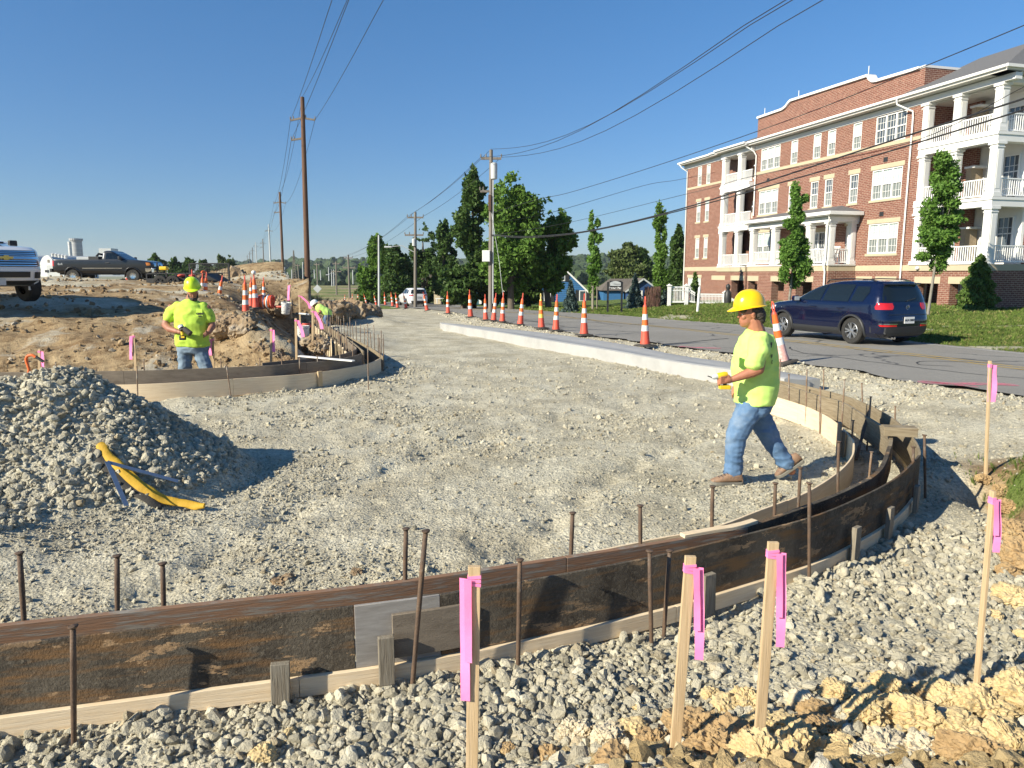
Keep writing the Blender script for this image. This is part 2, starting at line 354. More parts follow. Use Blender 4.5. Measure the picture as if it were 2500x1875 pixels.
NT_, NR0 = 781, 560; TH_ = np.linspace(-R(78), R(78), NT_); RR_ = .7*np.exp(np.linspace(0, math.log(2600/.7), NR0))
_T, _Rr = np.meshgrid(TH_, RR_); GX_ = (_Rr*np.sin(_T)).ravel(); GY_ = (_Rr*np.cos(_T)).ravel(); GZ_ = ground(GX_, GY_); _ZG = GZ_.reshape(NR0, NT_)
def gza(x, y):
    a = (np.arctan2(x, y)+R(78))/(2*R(78))*(NT_-1); b = np.log(np.maximum(np.hypot(x, y), .7)/.7)/math.log(2600/.7)*(NR0-1)
    a = np.clip(a, 0, NT_-1.001); b = np.clip(b, 0, NR0-1.001); i = a.astype(int); j = b.astype(int); fa = a-i; fb = b-j
    return (_ZG[j, i]*(1-fa)+_ZG[j, i+1]*fa)*(1-fb)+(_ZG[j+1, i]*(1-fa)+_ZG[j+1, i+1]*fa)*fb
def gz(x, y): return float(gza(np.array([x]), np.array([y]))[0])
def GH(u, v, y0=1.6): 
    q = hit(u, v, lambda x, y: gz(x, y), y0, 400.); return Vector((q[0], q[1], gz(q[0], q[1])))
# ---------------------------------------------------------------- ground material: gravel / dirt / grass shares held in an attribute
def mk_ground():
    m, nt, b = nodes('earth'); v = vec(nt); L = nt.links
    at = nt.nodes.new('ShaderNodeAttribute'); at.attribute_name = 'soil'; sp = nt.nodes.new('ShaderNodeSeparateColor'); L.new(at.outputs['Color'], sp.inputs[0])
    g1 = mix(nt, nz(nt, v, 1.1, 8, .68, .38, .62), (.40, .36, .265), (.58, .54, .42))
    vo = nt.nodes.new('ShaderNodeTexVoronoi'); vo.inputs['Scale'].default_value = 42; L.new(v, vo.inputs['Vector'])
    g1 = mix(nt, .5, g1, vo.outputs['Color'], 'SOFT_LIGHT') if False else g1
    hs = nt.nodes.new('ShaderNodeSeparateColor'); L.new(vo.outputs['Color'], hs.inputs[0])
    mr = nt.nodes.new('ShaderNodeMapRange'); mr.inputs[3].default_value = .78; mr.inputs[4].default_value = 1.22; L.new(hs.outputs[0], mr.inputs[0])
    g1 = mix(nt, 1., g1, mr.outputs[0], 'MULTIPLY')
    d1 = mix(nt, nz(nt, v, .45, 8, .65, .35, .62), (.28, .185, .095), (.46, .345, .20))
    d1 = mix(nt, nz(nt, v, 3.2, 6, .7, .46, .66), d1, (.14, .085, .042))
    d1 = mix(nt, nz(nt, v, .6, 7, .7, .55, .64), d1, (.44, .39, .30))
    gr = mix(nt, nz(nt, v, 1.3, 9, .75, .35, .65), (.115, .17, .035), (.20, .25, .07))
    gr = mix(nt, nz(nt, v, .35, 6, .6, .55, .72), gr, (.28, .25, .11))
    gr = mix(nt, nz(nt, vec(nt, (1, 1, 1)), 60, 4, .8, .3, .7), gr, (.07, .11, .025))
    fl = mix(nt, nz(nt, v, .05, 6, .6, .42, .58), (.13, .17, .05), (.30, .26, .13))
    fl = mix(nt, nz(nt, v, .03, 3, .5, .56, .6), fl, (.30, .22, .16))
    gr = mix(nt, sp.outputs[2], gr, fl)
    c = mix(nt, sp.outputs[0], g1, d1); c = mix(nt, sp.outputs[1], c, gr)
    L.new(c, b.inputs['Base Color']); b.inputs['Roughness'].default_value = .95; b.inputs['Specular IOR Level'].default_value = .15
    p = bumpn(nt, b, vo.outputs['Distance'], .012, .9); p = bumpn(nt, b, nz(nt, v, 14, 6, .7, .2, .8), .03, .8, p)
    return m
EARTH = mk_ground()
# ---------------------------------------------------------------- one ground sheet out to the horizon, cut along what it is made of
def build_ground():
    x, y, z = GX_, GY_, GZ_; n = NT_; nr = NR0; idx = np.arange(nr*n).reshape(nr, n)
    f = np.stack([idx[:-1, :-1], idx[:-1, 1:], idx[1:, 1:], idx[1:, :-1]], -1).reshape(-1, 4)
    cx = x[f].mean(1); cy = y[f].mean(1)
    lawn = inside(cx, cy, LAWNP); isl = inside(cx, cy, island); fard = np.hypot(cx, cy)
    drn = seg_dist(cx, cy, RN)[0]
    claym = np.zeros(len(cx), bool)
    fieldm = ((fard > 66) & (cy > 60)) & ~lawn | (fard > 220) | ((cy > 60) & (cx > -13.5+(40-cy)*.3) & ~lawn & ~isl & (drn > .5)) | ((isl) & (fard > 80)) | (lawn & (cx < -8-.1*(cy-50)) & (cy > 55))
    cls = np.where(fieldm, 3, np.where(lawn, 2, np.where(isl, 1, 0)))
    # soil shares per vertex
    isv = inside(x, y, island).astype(float); lav = inside(x, y, LAWNP).astype(float); dv = np.hypot(x, y)
    dirt = isv.copy(); do, so_ = seg_dist(x, y, outer); outm = so_ < 0
    bank = np.where(outm, np.maximum(sstep(y, 2.82, 2.62)*sstep(x, .0, .7), sstep(x-3.75-.18*np.clip(y-3, 0, 9), -.15, .35)*sstep(y, 7.8, 6.4)), 0)
    bank = np.clip(bank*1.4+fbm(x*3, y*3, 3, 77)*.8*(bank > .02), 0, 1)
    dirt = np.maximum(dirt, bank)
    dirt = dirt*(1-.9*sstep(fbm(x*.16, y*.45, 3, 88), .20, .33)*isv*sstep(y, 15, 17))   # thin spread stone on the dirt
    for cx_, cy_, s_ in ((-23, 33, 5), (-26, 41, 5), (-6.2, 18.5, 1.4), (-4.5, 15.5, 1.)): dirt = dirt*(1-.9*np.exp(-(((x-cx_)/s_)**2+((y-cy_)/(s_*.45))**2)**2))
    grass = lav*np.clip(sstep(seg_dist(x, y, RF)[0], .05, .5)*1.2+fbm(x*2, y*2, 3, 61)*.5, 0, 1)
    fld = ((dv > 66) & (y > 60) & (isv+lav < .5)) | (dv > 80) & (isv > .5) | ((y > 60) & (x > -13.5+(40-y)*.3) & (lav < .5) & (isv < .5) & (seg_dist(x, y, RN)[0] > .6)) | (lav > .5) & (x < -8-.1*(y-50)) & (y > 55)
    grass = np.maximum(grass, fld); grass = np.maximum(grass, (dv > 220))
    rg = np.exp(-(((x-5.1)/.7)**2+((y-6.1)/.8)**2))*(outm); grass = np.maximum(grass, sstep(rg+fbm(x*5, y*5, 2, 41)*.3, .45, .6))
    # bare worn patches in the verge
    for (bx, by, sx, sy) in [(p.x, p.y, a, b_) for p, a, b_ in ((G(1650, 758, .2), .9, 2.2), (G(2260, 800, .2), .8, 1.1), (G(2450, 790, .2), 3., .7), (G(2440, 845, .2), 1.4, .5))]:
        grass = grass*(1-.85*sstep(np.exp(-(((x-bx)/sx)**2+((y-by)/sy)**2))+.35*fbm(x*2.2, y*2.2, 3, 99), .35, .6)*(dv < 60))
    field = np.where(dv > 50, sstep(x, -6, -10)*1., 0.); field = np.maximum(field, fld*1.)
    soil = np.stack([dirt, grass, field, np.ones_like(x)], -1).astype(np.float32)
    for k, (nm, cat) in enumerate((('gravel_bed', 0), ('dirt_ground', 0), ('lawn', 0), ('ground', 0))):
        ff = f[cls == k]; u, inv = np.unique(ff, return_inverse=True); ff2 = inv.reshape(ff.shape)
        me = npmesh(nm, np.stack([x[u], y[u], z[u]], -1), ff2, EARTH, smooth=(k > 0))
        a = me.attributes.new('soil', 'FLOAT_COLOR', 'POINT'); a.data.foreach_set('color', soil[u].ravel())
        o = link(nm, me); tag(o, kind='structure')
build_ground()
# behind and beside the camera the ground simply goes on
mb = MB(); mb.add([(-300, -300, -.3), (300, -300, -.3), (300, .3, -.3), (-300, .3, -.3)], [(0, 1, 2, 3)]); o = mb.obj('ground', EARTH); tag(o, kind='structure')
at = o.data.attributes.new('soil', 'FLOAT_COLOR', 'POINT'); at.data.foreach_set('color', [0.]*16)
# ---------------------------------------------------------------- road
def mk_asphalt():
    m, nt, b = nodes('asphalt'); v = vec(nt)
    c = mix(nt, nz(nt, v, .35, 6, .6, .35, .65), (.27, .25, .215), (.33, .31, .275))
    c = mix(nt, nz(nt, v, 90, 3, .6, .4, .65), c, (.16, .155, .145))
    vo = nt.nodes.new('ShaderNodeTexVoronoi'); vo.feature = 'DISTANCE_TO_EDGE'; vo.inputs['Scale'].default_value = .42
    w = nt.nodes.new('ShaderNodeTexNoise'); w.inputs['Scale'].default_value = 1.2; w.inputs['Detail'].default_value = 6
    vm = nt.nodes.new('ShaderNodeVectorMath'); vm.operation = 'MULTIPLY_ADD'; vm.inputs[1].default_value = (1.1, 1.1, 0)
    nt.links.new(v, w.inputs['Vector']); nt.links.new(w.outputs['Color'], vm.inputs[0]); nt.links.new(v, vm.inputs[2]); nt.links.new(vm.outputs[0], vo.inputs['Vector'])
    r = nt.nodes.new('ShaderNodeMapRange'); r.inputs[1].default_value = .006; r.inputs[2].default_value = .018; r.inputs[3].default_value = 1; r.inputs[4].default_value = 0
    nt.links.new(vo.outputs[0], r.inputs[0]); g = nz(nt, v, .3, 2, .5, .46, .54)
    mm = nt.nodes.new('ShaderNodeMath'); mm.operation = 'MULTIPLY'; nt.links.new(r.outputs[0], mm.inputs[0]); nt.links.new(g, mm.inputs[1])
    c = mix(nt, mm.outputs[0], c, (.07, .07, .07))
    nt.links.new(c, b.inputs['Base Color']); b.inputs['Roughness'].default_value = .9; bumpn(nt, b, nz(nt, v, 120, 4, .6, .2, .8), .004)
    return m
def strip(name, A, B, dz, mat, zf=base_r, m=1, rag=0, kind='structure'):
    A = np.asarray(A); B = np.asarray(B); v = []; f = []; n = len(A)
    for i in range(n):
        for k in range(m+1):
            t = k/m; p = A[i]*(1-t)+B[i]*t; v.append((p[0], p[1], float(zf(p[1]))+dz))
    for i in range(n-1):
        for k in range(m): a = i*(m+1)+k; f.append((a, a+m+1, a+m+2, a+1))
    o = MB().add(v, f).obj(name, mat, smooth=True)
    if kind: o['kind'] = kind
    return o
RN2 = RN.copy(); 
for i in range(len(RN2)): RN2[i, 0] += .28*fbm(np.array([RN2[i, 1]*.9]), np.array([0.]), 3, 8)[0]
RNd = np.repeat(RN, 1, 0)
def resample(P, n):
    P = np.asarray(P); d = np.r_[0, np.cumsum(np.linalg.norm(np.diff(P, axis=0), axis=1))]; s = np.linspace(0, d[-1], n)
    return np.stack([np.interp(s, d, P[:, 0]), np.interp(s, d, P[:, 1])], -1)
def rstrip(P, n):   # denser near the camera
    P = np.asarray(P); d = np.r_[0, np.cumsum(np.linalg.norm(np.diff(P, axis=0), axis=1))]; s = d[-1]*np.linspace(0, 1, n)**1.8
    return np.stack([np.interp(s, d, P[:, 0]), np.interp(s, d, P[:, 1])], -1)
NR_ = 500; A_ = rstrip(RN, NR_); B_ = rstrip(RF, NR_)
A2_ = A_.copy(); w_ = fbm(A_[:, 0]*1.4, A_[:, 1]*1.4, 4, 71)*.32; A2_[:, 0] += w_*.8; A2_[:, 1] += w_*.5
strip('road', A2_, B_, 0.0, mk_asphalt(), m=10)
yel = M('yellow_paint', (.46, .30, .045), (.30, .25, .15), .8, 9, lo=.4, hi=.62)
wht = M('white_line_paint', (.5, .49, .46), (.30, .29, .27), .8, 9, lo=.45, hi=.6)
def lerp(t, off): return A_*(1-t)+B_*t
# centre line fitted through the photo: share of the way across
ty = .545
dirn = np.gradient(A_*.5+B_*.5, axis=0); nrm = np.stack([-dirn[:, 1], dirn[:, 0]], -1); nrm /= np.linalg.norm(nrm, axis=1)[:, None]
for off in (-.15, .15): C_ = lerp(ty, 0)+nrm*off; strip('road_marking', C_-nrm*.05, C_+nrm*.05, .004, yel)
C_ = lerp(.955, 0); strip('road_marking', C_-nrm*.05, C_+nrm*.05, .004, wht)
# tar-filled cracks
tar = M('tar', (.035, .034, .033), None, .6)
for k, (pxs, w) in enumerate(((((1300, 779), (1420, 779), (1520, 790), (1640, 800), (1780, 812)), .05), (((1560, 843), (1650, 838), (1780, 826)), .06), (((1300, 765), (1380, 772), (1470, 787)), .04), (((1930, 848), (1960, 862), (2100, 880), (2300, 905), (2500, 925)), .03), (((2330, 895), (2240, 890), (2260, 882), (2400, 886), (2500, 892)), .03), (((1180, 770), (1260, 776), (1330, 790), (1370, 797)), .04), (((1330, 790), (1420, 786), (1520, 795)), .04), (((1230, 775), (1400, 800), (1560, 812)), .035))):
    P = np.array([hit(u, v, fr) for u, v in pxs]); P = cr(P, 8); P = P+np.stack([fbm(P[:, 0]*2, P[:, 1]*2, 3, 5+k)*.12, fbm(P[:, 0]*2, P[:, 1]*2, 3, 15+k)*.12], -1)
    d_ = np.gradient(P, axis=0); n_ = np.stack([-d_[:, 1], d_[:, 0]], -1); n_ /= np.linalg.norm(n_, axis=1)[:, None]
    strip('road_crack', P-n_*w/2, P+n_*w/2, .005+.0005*k, tar)
# pink survey paint sprayed on the road edge
def mk_spray():
    m, nt, b = nodes('pink_spray'); v = vec(nt); b.inputs['Base Color'].default_value = (.75, .18, .26, 1); b.inputs['Roughness'].default_value = .9
    n = nz(nt, v, 7, 8, .8, .40, .68); nt.links.new(n, b.inputs['Alpha']); return m
spray = mk_spray()
for pxs, w in ((((2240, 933), (2330, 938), (2400, 938), (2480, 940)), .14), (((2390, 946), (2330, 940), (2250, 930)), .06), (((1660, 846), (1700, 849), (1760, 851)), .12)):
    P = cr(np.array([hit(u, v, fr) for u, v in pxs]), 6); d_ = np.gradient(P, axis=0); n_ = np.stack([-d_[:, 1], d_[:, 0]], -1); n_ /= np.linalg.norm(n_, axis=1)[:, None]
    strip('road_marking', P-n_*w, P+n_*w, .009, spray, m=2)
# ---------------------------------------------------------------- new concrete curb and gutter beside the road
def arclen(P): return np.r_[0, np.cumsum(np.linalg.norm(np.diff(P, axis=0), axis=1))]
SB = cr(PL([(1074, 775), (1300, 803), (1500, 833), (1650, 863), (1796, 884), (2003, 921)], .27), 6)
SF = cr(PL([(1084, 781), (1300, 822), (1458, 850), (1650, 884), (1800, 905), (1915, 925)], .27), 6)
mb = MB(); nS = 60; sb = resample(SB, nS); sf = resample(SF, nS); prof = [(0, 0), (0, .27), (.07, .285), (.10, .265), (.62, .235), (.97, .25), (1, .24), (1, 0)]
vs_ = []; fs_ = []
for i in range(nS):
    zb = float(np.interp(sf[i][1], BD, BZ)); dz = -.03*min(1, max(0, (sf[i][1]-20)/8))
    for t, h in prof: p = sf[i]*(1-t)+sb[i]*t; vs_.append((p[0], p[1], zb+(h+dz if h else -.06)))
k = len(prof)
for i in range(nS-1):
    for j in range(k-1): a = i*k+j; fs_.append((a, a+1, a+k+1, a+k))
fs_ += [tuple(range(k)), tuple(range((nS-1)*k, nS*k))[::-1]]
o = MB().add(vs_, fs_).obj('concrete_curb', MT['conc'], auto=30); tag(o, 'fresh pale concrete curb and gutter strip beside the road, ending at the curved wooden forms', 'curb')
# ---------------------------------------------------------------- wooden curb forms
def cut(P, s0, s1, n=None):
    d = arclen(P); n = n or max(3, int((s1-s0)/.09)); s = np.linspace(s0, s1, n)
    return np.stack([np.interp(s, d, P[:, 0]), np.interp(s, d, P[:, 1])], -1)
def board(parent, name, P, s0, s1, z0, z1, th, mat, off=0., label=None, zf=None, wav=0.):
    Q = cut(P, s0, s1); d = np.gradient(Q, axis=0); n = np.stack([-d[:, 1], d[:, 0]], -1); n /= np.linalg.norm(n, axis=1)[:, None]
    vs = []; fs = []
    for i, q in enumerate(Q):
        b = zf(q) if zf else 0; w = wav*math.sin(i*.7+s0)
        for o_, z in ((off, z0), (off+th, z0), (off+th, z1), (off, z1)): p = q+n[i]*o_; vs.append((p[0], p[1], b+z+(w if z == z1 else 0)))
    for i in range(len(Q)-1):
        for j in range(4): a = i*4; fs.append((a+j, a+(j+1) % 4, a+4+(j+1) % 4, a+4+j))
    fs += [(0, 1, 2, 3), tuple(len(vs)-4+j for j in (3, 2, 1, 0))]
    o = MB().add(vs, fs).obj(name, mat, parent, auto=35); o.modifiers.new('b', 'BEVEL').width = .002
    return tag(o, label)
def at_s(P, s):
    d = arclen(P); q = np.array([np.interp(s, d, P[:, 0]), np.interp(s, d, P[:, 1])]); e = np.array([np.interp(s+.02, d, P[:, 0]), np.interp(s+.02, d, P[:, 1])])-q
    e /= np.linalg.norm(e)+1e-9; return q, e, np.array([-e[1], e[0]])
def s_of(P, q):
    d = arclen(P); i = np.argmin(np.hypot(P[:, 0]-q[0], P[:, 1]-q[1])); return d[i]
def s_px(P, u, v, z): return s_of(P, G(u, v, z)[:2])
Lo = arclen(outer)[-1]
F1 = empty('curb_form', (1, 3.6, 0), 0, 'long curved outer curb form of black stained plywood over a pale bottom board', 'curb form')
def par(o, root): o.parent = root; o.matrix_parent_inverse = Matrix.Translation(-Vector(root.location)); return o
def B1(*a, **k): return par(board(None, *a, **k), F1)
sA = s_px(outer, 855, 1482, .42); sB = s_px(outer, 1196, 1434, .42); sC = s_px(outer, 2243, 1110, .42); sD = s_px(outer, 2171, 1014, .42); sE = s_px(outer, 2091, 975, .42)
for k, (a, b, m) in enumerate(((0, sA, MT['dark']), (sA+.004, sA+.42, MT['peel']), (sA+.424, sC, MT['dark']), (sC+.004, sD, MT['oldwood']), (sD+.004, sE, MT['oldwood']), (sE+.004, Lo, MT['oldwood']))):
    B1('form_board', outer, a, b, .10, .42, .018, m, zf=None)
s = 0.; k = 0
for b in (2.35, 4.3, 6.4, 8.6, 10.8, 13, 15.2, 99):
    b = min(b, Lo); 
    if b > s: B1('bottom_board', outer, s+.002, b, .0, .098, .034, MT['pine'], off=-.022)
    s = b
    if b >= Lo: break
def cleat(P, s, z0, z1, w, mat, root, off=-.06, tilt=0, name='cleat', th=.035):
    q, e, n = at_s(P, s); c = q+n*off; Mx = Matrix(((e[0], n[0], 0, c[0]), (e[1], n[1], 0, c[1]), (0, 0, 1, (z0+z1)/2), (0, 0, 0, 1))) @ Matrix.Rotation(tilt, 4, 'Y')
    o = MB().box((0, 0, 0), (w, th, z1-z0), M=Mx).obj(name, mat, bevel=.003); return par(o, root)
for u, v, z0, z1, w, m, t in ((695, 1500, .0, .21, .085, 'greywood', .03), (937, 1470, .03, .275, .075, 'greywood', 0), (1733, 1335, .02, .27, .085, 'greywood', -.03), (2072, 1230, .02, .26, .08, 'greywood', .02), (2152, 1190, .03, .27, .085, 'greywood', 0), (2225, 1135, .03, .26, .08, 'greywood', 0)):
    cleat(outer, s_px(outer, u, v, .42), z0, z1, w, MT[m], F1, tilt=t)
par(board(None, 'splice_board', outer, sA+.18, sA+.56, .135, .36, .022, MT['darkl'], off=-.0235), F1)
def topblk():
    q = G(2200, 1058, .44); o = MB().box((0, 0, 0), (.30, .14, .09), M=Matrix.Translation((q.x-.02, q.y, .465)) @ Matrix.Rotation(-.25, 4, 'Z')).obj('spacer_block', MT['oldwood'], bevel=.004); return par(o, F1)
topblk()
F2 = empty('curb_form', (1, 4, 0), 0, 'middle curved curb form of reddish brown boards held up between the other two', 'curb form')
Lm = arclen(mid)[-1]; c1 = s_px(mid, 1820, 1288, .4); c2 = s_px(mid, 2172, 1105, .4)
for a, b, m in ((0, 2.6, 'brownwood'), (2.604, c1-1.3, 'brownwood'), (c1-1.296, c1, 'brownwood'), (c1+.004, c2+.3, 'dark'), (c2+.304, c2+2.2, 'oldwood'), (c2+2.204, Lm, 'oldwood')):
    if b > a: par(board(None, 'form_board', mid, a, min(b, Lm), .14, .40, .034, MT[m]), F2)
par(board(None, 'top_strip', mid, c1-.5, c1+.1, .402, .425, .05, MT['pine']), F2)
F3 = empty('curb_form', (1.5, 4.6, 0), 0, 'innermost curved curb form of clean pale plywood nearest the walking worker', 'curb form')
Lt = arclen(third)[-1]; c3 = s_px(third, 2074, 1062, .27)
for a, b in ((0, 2.4), (2.404, c3), (c3+.004, c3+1.9), (c3+1.904, Lt)): par(board(None, 'form_board', third, a, b, .0, .27, .016, MT['pine']), F3)
cleat(third, c3+.1, .01, .29, .10, MT['greywood'], F3, off=.05); cleat(third, c3+.02, .05, .40, .09, MT['greywood'], F3, off=.10)
F4 = empty('curb_form', (-3, 13, 0), 0, 'front pale plywood curb form in front of the bearded worker, with a pointed nose', 'curb form')
Lf = arclen(lfront)[-1]
cs = [0]+[s_px(lfront, u, 930, .28) for u in (60,)]+[s_of(lfront, G(u, v, .28)[:2]) for u, v in ((558, 927), (772, 910))]+[Lf]
for a, b in zip(cs[:-1], cs[1:]): par(board(None, 'form_board', lfront, a+.003, b, .0, .28, .018, MT['pine']), F4)
lp = s_of(lfront, G(774, 909, .28)[:2]); cleat(lfront, lp, .02, .30, .09, MT['pineV'], F4, off=-.03)
La = arclen(larm)[-1]; s = 0
while s < La: b = min(s+3.6, La); par(board(None, 'form_board', larm, s+.003, b, -.05, .30, .02, MT['oldwood'], zf=lambda q: float(np.interp(q[1], BD, BZ))), F4); s = b
F5 = empty('curb_form', (-3.2, 14, 0), 0, 'grey brown raised curb form just behind the pale one, against the bearded worker', 'curb form')
Ld = arclen(ldark)[-1]; s = 0
while s < Ld: b = min(s+2.9, Ld); par(board(None, 'form_board', ldark, s+.003, b, .19, .45, .02, MT['darkl']), F5); s = b
Lb = arclen(ldarm)[-1]; s = 0
while s < Lb: b = min(s+2.9, Lb); par(board(None, 'form_board', ldarm, s+.003, b, .16, .45, .035, MT['oldwood'], zf=lambda q: float(np.interp(q[1], BD, BZ))), F5); s = b
F6 = empty('curb_form', (-3.6, 14, 0), 0, 'back curb form of thin boards whose tall vertical planks line the dug trench', 'curb form')
s = 0; L6 = arclen(lthird)[-1]
while s < L6: b = min(s+2.4, L6); par(board(None, 'form_board', lthird, s+.003, b, .25, .47, .02, MT['darkl']), F6); s = b
ia = cut(ldarm, .4, Lb-.5, 60); s = .4; k = 0
while s < Lb-.6:
    par(board(None, 'trench_plank', ldarm, s+.005, s+.24, -.42, .40+.03*math.sin(k*2.1), .03, MT['oldwood'] if k % 3 else MT['pine'], off=.30+.02*math.sin(k*1.7), zf=lambda q: float(np.interp(q[1], BD, BZ))), F6); s += .26; k += 1
# loose white batten lying across the forms
a = G(731, 869, .50); b = G(863, 881, .47); o = MB().bar(a, b, .09, .02).obj('batten', MT['white']); tag(o, 'long pale batten lying across the curb forms at the point of the far form', 'board')
# ---------------------------------------------------------------- steel stakes
ORD = 'first second third fourth fifth sixth seventh eighth ninth tenth eleventh twelfth thirteenth fourteenth fifteenth sixteenth seventeenth eighteenth nineteenth twentieth twenty-first twenty-second twenty-third twenty-fourth twenty-fifth twenty-sixth twenty-seventh twenty-eighth twenty-ninth thirtieth'.split()
def rod(a, b, r, mat, label, group, head=True, bend=0.):
    a = Vector(a); b = Vector(b); L = (b-a).length; d = (b-a)/L; b0 = b+d*.42
    n = 6; side = Vector((d.z, 0, -d.x))
    pts = [b0.lerp(a, i/n)+side*(bend*math.sin(PI*i/n)) for i in range(n+1)]
    mb = MB().tube(pts, [r*(.97+.06*((i*7) % 3-1)) for i in range(n+1)], 8)
    if head: mb.tube([a-d*-.001, a-d*.004+Vector((0, 0, .004)), a+Vector((0, 0, .010))], [r*1.15, r*1.75, r*1.6], 8)
    o = link('form_stake', mb.mesh(mat), None, True)
    o.location = b; o.data.transform(Matrix.Translation(-b)); return tag(o, label, 'stake', group)
GS = 'steel stakes holding the curb forms'
def stakes_px(L, zoff, mat, desc, r=.0105, head=True, sh=0.):
    for k, (tu, tv, bu, bv) in enumerate(L):
        base = G(bu, bv, zoff); base.y -= sh; top = D(tu, tv, base.y); 
        rod(top, base, r, mat, desc % ORD[k], GS, head, bend=.004*math.sin(k*2.3))
stakes_px([(178, 1533, 199, 1795), (1039, 1300, 1011, 1674), (1269, 1370, 1262, 1619), (1586, 1348, 1587, 1557), (1635, 1347, 1616, 1539), (1976, 1182, 1965.5, 1425), (2230, 1093, 2221, 1236), (2257, 1064, 2250, 1212)], 0, MT['rust'], '%s rusty steel stake from the left against the outer face of the black form', .0125, sh=.055)
stakes_px([(48, 1353, 59, 1519), (286, 1360, 288, 1497), (397, 1379, 398, 1482), (991, 1294, 990, 1423), (1398, 1255, 1394, 1360), (1563, 1237, 1562, 1334), (1740, 1190, 1739, 1301), (1893, 1182, 1890, 1261), (1954, 1144, 1950, 1211), (2048, 1080, 2047, 1151)], .38, MT['rust'], '%s steel stake from the left standing inside the near form', .0125)
for k, (tu, tv, bu, bv, zb) in enumerate(((1905, 879, 1903, 927, .3), (1926, 915, 1926, 1025, 0), (1970, 904, 1968, 991, .28), (2003, 948, 2001, 1063, 0), (2011, 903, 2011, 952, .1), (2062, 928, 2052, 1081, 0), (2083, 1028, 2077, 1110, .05), (2126, 970, 2116, 1103, 0), (2104, 937, 2105.5, 985, .1), (2185.6, 993, 2185, 1026, .1), (2128, 1105, 2122, 1162, .15), (2166, 1062, 2163, 1118, .1))):
    b = G(bu, bv, zb); rod(D(tu, tv, b.y), b, .0105, MT['rustl'], '%s tan rusty stake from the walking worker along the curving far end of the form' % ORD[k], GS)
a = G(2122, 1001, .46); b = G(2090, 1122, .02); o = MB().bar(a, b, .03, .012).obj('diagonal_brace', MT['rust']); tag(o, 'dark flat steel bar leaning across the gap between the curved forms', 'brace')
LF = [(97, 900, 97, 1010), (136, 885, 136, 985), (112, 918, 113, 940), (234, 904, 235, 969), (334, 896, 337, 990), (351, 878, 353, 935), (539, 877, 541, 923), (553, 892, 564, 970), (634, 875, 635, 918), (687, 863, 690, 915), (731, 872, 733, 949), (774, 869, 782, 943), (791, 855, 792, 883), (830, 859, 831, 934), (861, 833, 862, 890), (897.6, 811, 899, 918), (926, 826, 928, 874)]
for k, (tu, tv, bu, bv) in enumerate(LF[1:]):
    hi = bv > 925; b = G(bu, bv, 0 if hi else .25); rod(D(tu, tv, b.y), b, .0105, MT['rustl'], '%s thin stake from the left along the pale form at the bearded worker' % ORD[k], GS)
o2 = (-1, )
def arm_stakes(P, n, off, hgt, desc, s0=.2, r=.011):
    L = arclen(P)[-1]; t = (np.arange(n)+.5)/n
    for k in range(n):
        s = s0+(L-s0)*t[k]**1.15; q, e, nn_ = at_s(P, s); q = q+nn_*off; z = float(np.interp(q[1], BD, BZ)); h = hgt+.10*math.sin(k*2.7); lean = .02*math.sin(k*1.3)
        rod((q[0]+lean, q[1], z+h), (q[0], q[1], z), r, MT['rustl'], desc % ORD[k], GS, head=False)
arm_stakes(larm, 26, -.04, .74, '%s tall thin stake from the nose along the far arm, on the gravel side', .1)
arm_stakes(ldarm, 24, .27, .70, '%s thin stake from the nose on the trench side of the far arm', .6)
# ---------------------------------------------------------------- survey laths with pink ribbon
def ribbon(parent, p0, pts, w, facing=(1, 0, 0)):
    f = Vector(facing).normalized(); mb = MB(); vs = []; fs = []
    for i, p in enumerate(pts):
        p = Vector(p); tw = .30*math.sin(i*.9); ff = (f*math.cos(tw)+Vector((0, 1, 0))*math.sin(tw)*.6)*w/2
        nrm_ = Vector((0, 1, 0))*.0006; vs += [p-ff-nrm_, p+ff-nrm_, p+ff+nrm_, p-ff+nrm_]
    for i in range(len(pts)-1):
        a = i*4
        for j in range(4): fs.append((a+j, a+(j+1) % 4, a+4+(j+1) % 4, a+4+j))
    fs += [(0, 1, 2, 3), (len(vs)-1, len(vs)-2, len(vs)-3, len(vs)-4)]
    return mb.add(vs, fs).obj('ribbon', MT['pink'], parent, auto=60)
def lath(top, base, w, th, label, rib=None, rw=.03, matn='pineV', rot=0., group='survey stakes flagged with pink ribbon'):
    top = Vector(top); base = Vector(base); e = empty('survey_stake', base, 0, label, 'survey stake', group); d = top-base; L = d.length; d.normalize()
    X = Vector((math.cos(rot), math.sin(rot), 0)); X = (X-d*X.dot(d)).normalized(); Y_ = d.cross(X)
    Mx = Matrix(((X.x, Y_.x, d.x, 0), (X.y, Y_.y, d.y, 0), (X.z, Y_.z, d.z, 0), (0, 0, 0, 1)))
    b = MB().box((0, 0, (L-.3)/2), (w, th, L+.3), M=Mx).obj('lath', MT[matn], e, bevel=.0015)
    if rib:
        t = d*L; mb = MB(); 
        for q in range(3): mb.box((0, 0, 0), (w*1.04+.002, th+.005, .010), M=Mx @ Matrix.Translation((0, 0, L-.035-.012*q)) @ Matrix.Rotation(.12*(q-1), 4, 'Y'))
        mb.obj('ribbon_knot', MT['pink'], e)
        s0 = t-d*.04+X*(w/2+.002)*rib[0]; pts = []; n = 9; Lr = rib[1]
        for i in range(n+1):
            q = i/n; pts.append(s0+Vector((rib[0]*(.010+rib[2]*math.sin(q*1.6)), -.006-.010*q, -Lr*q)))
        ribbon(e, None, pts, rw, (1, -.35, 0))
        if len(rib) > 3: ribbon(e, None, [p+Vector((rib[0]*-.012, -.012, 0)) for p in pts[:7]], rw*.7, (1, -.1, 0))
    return e
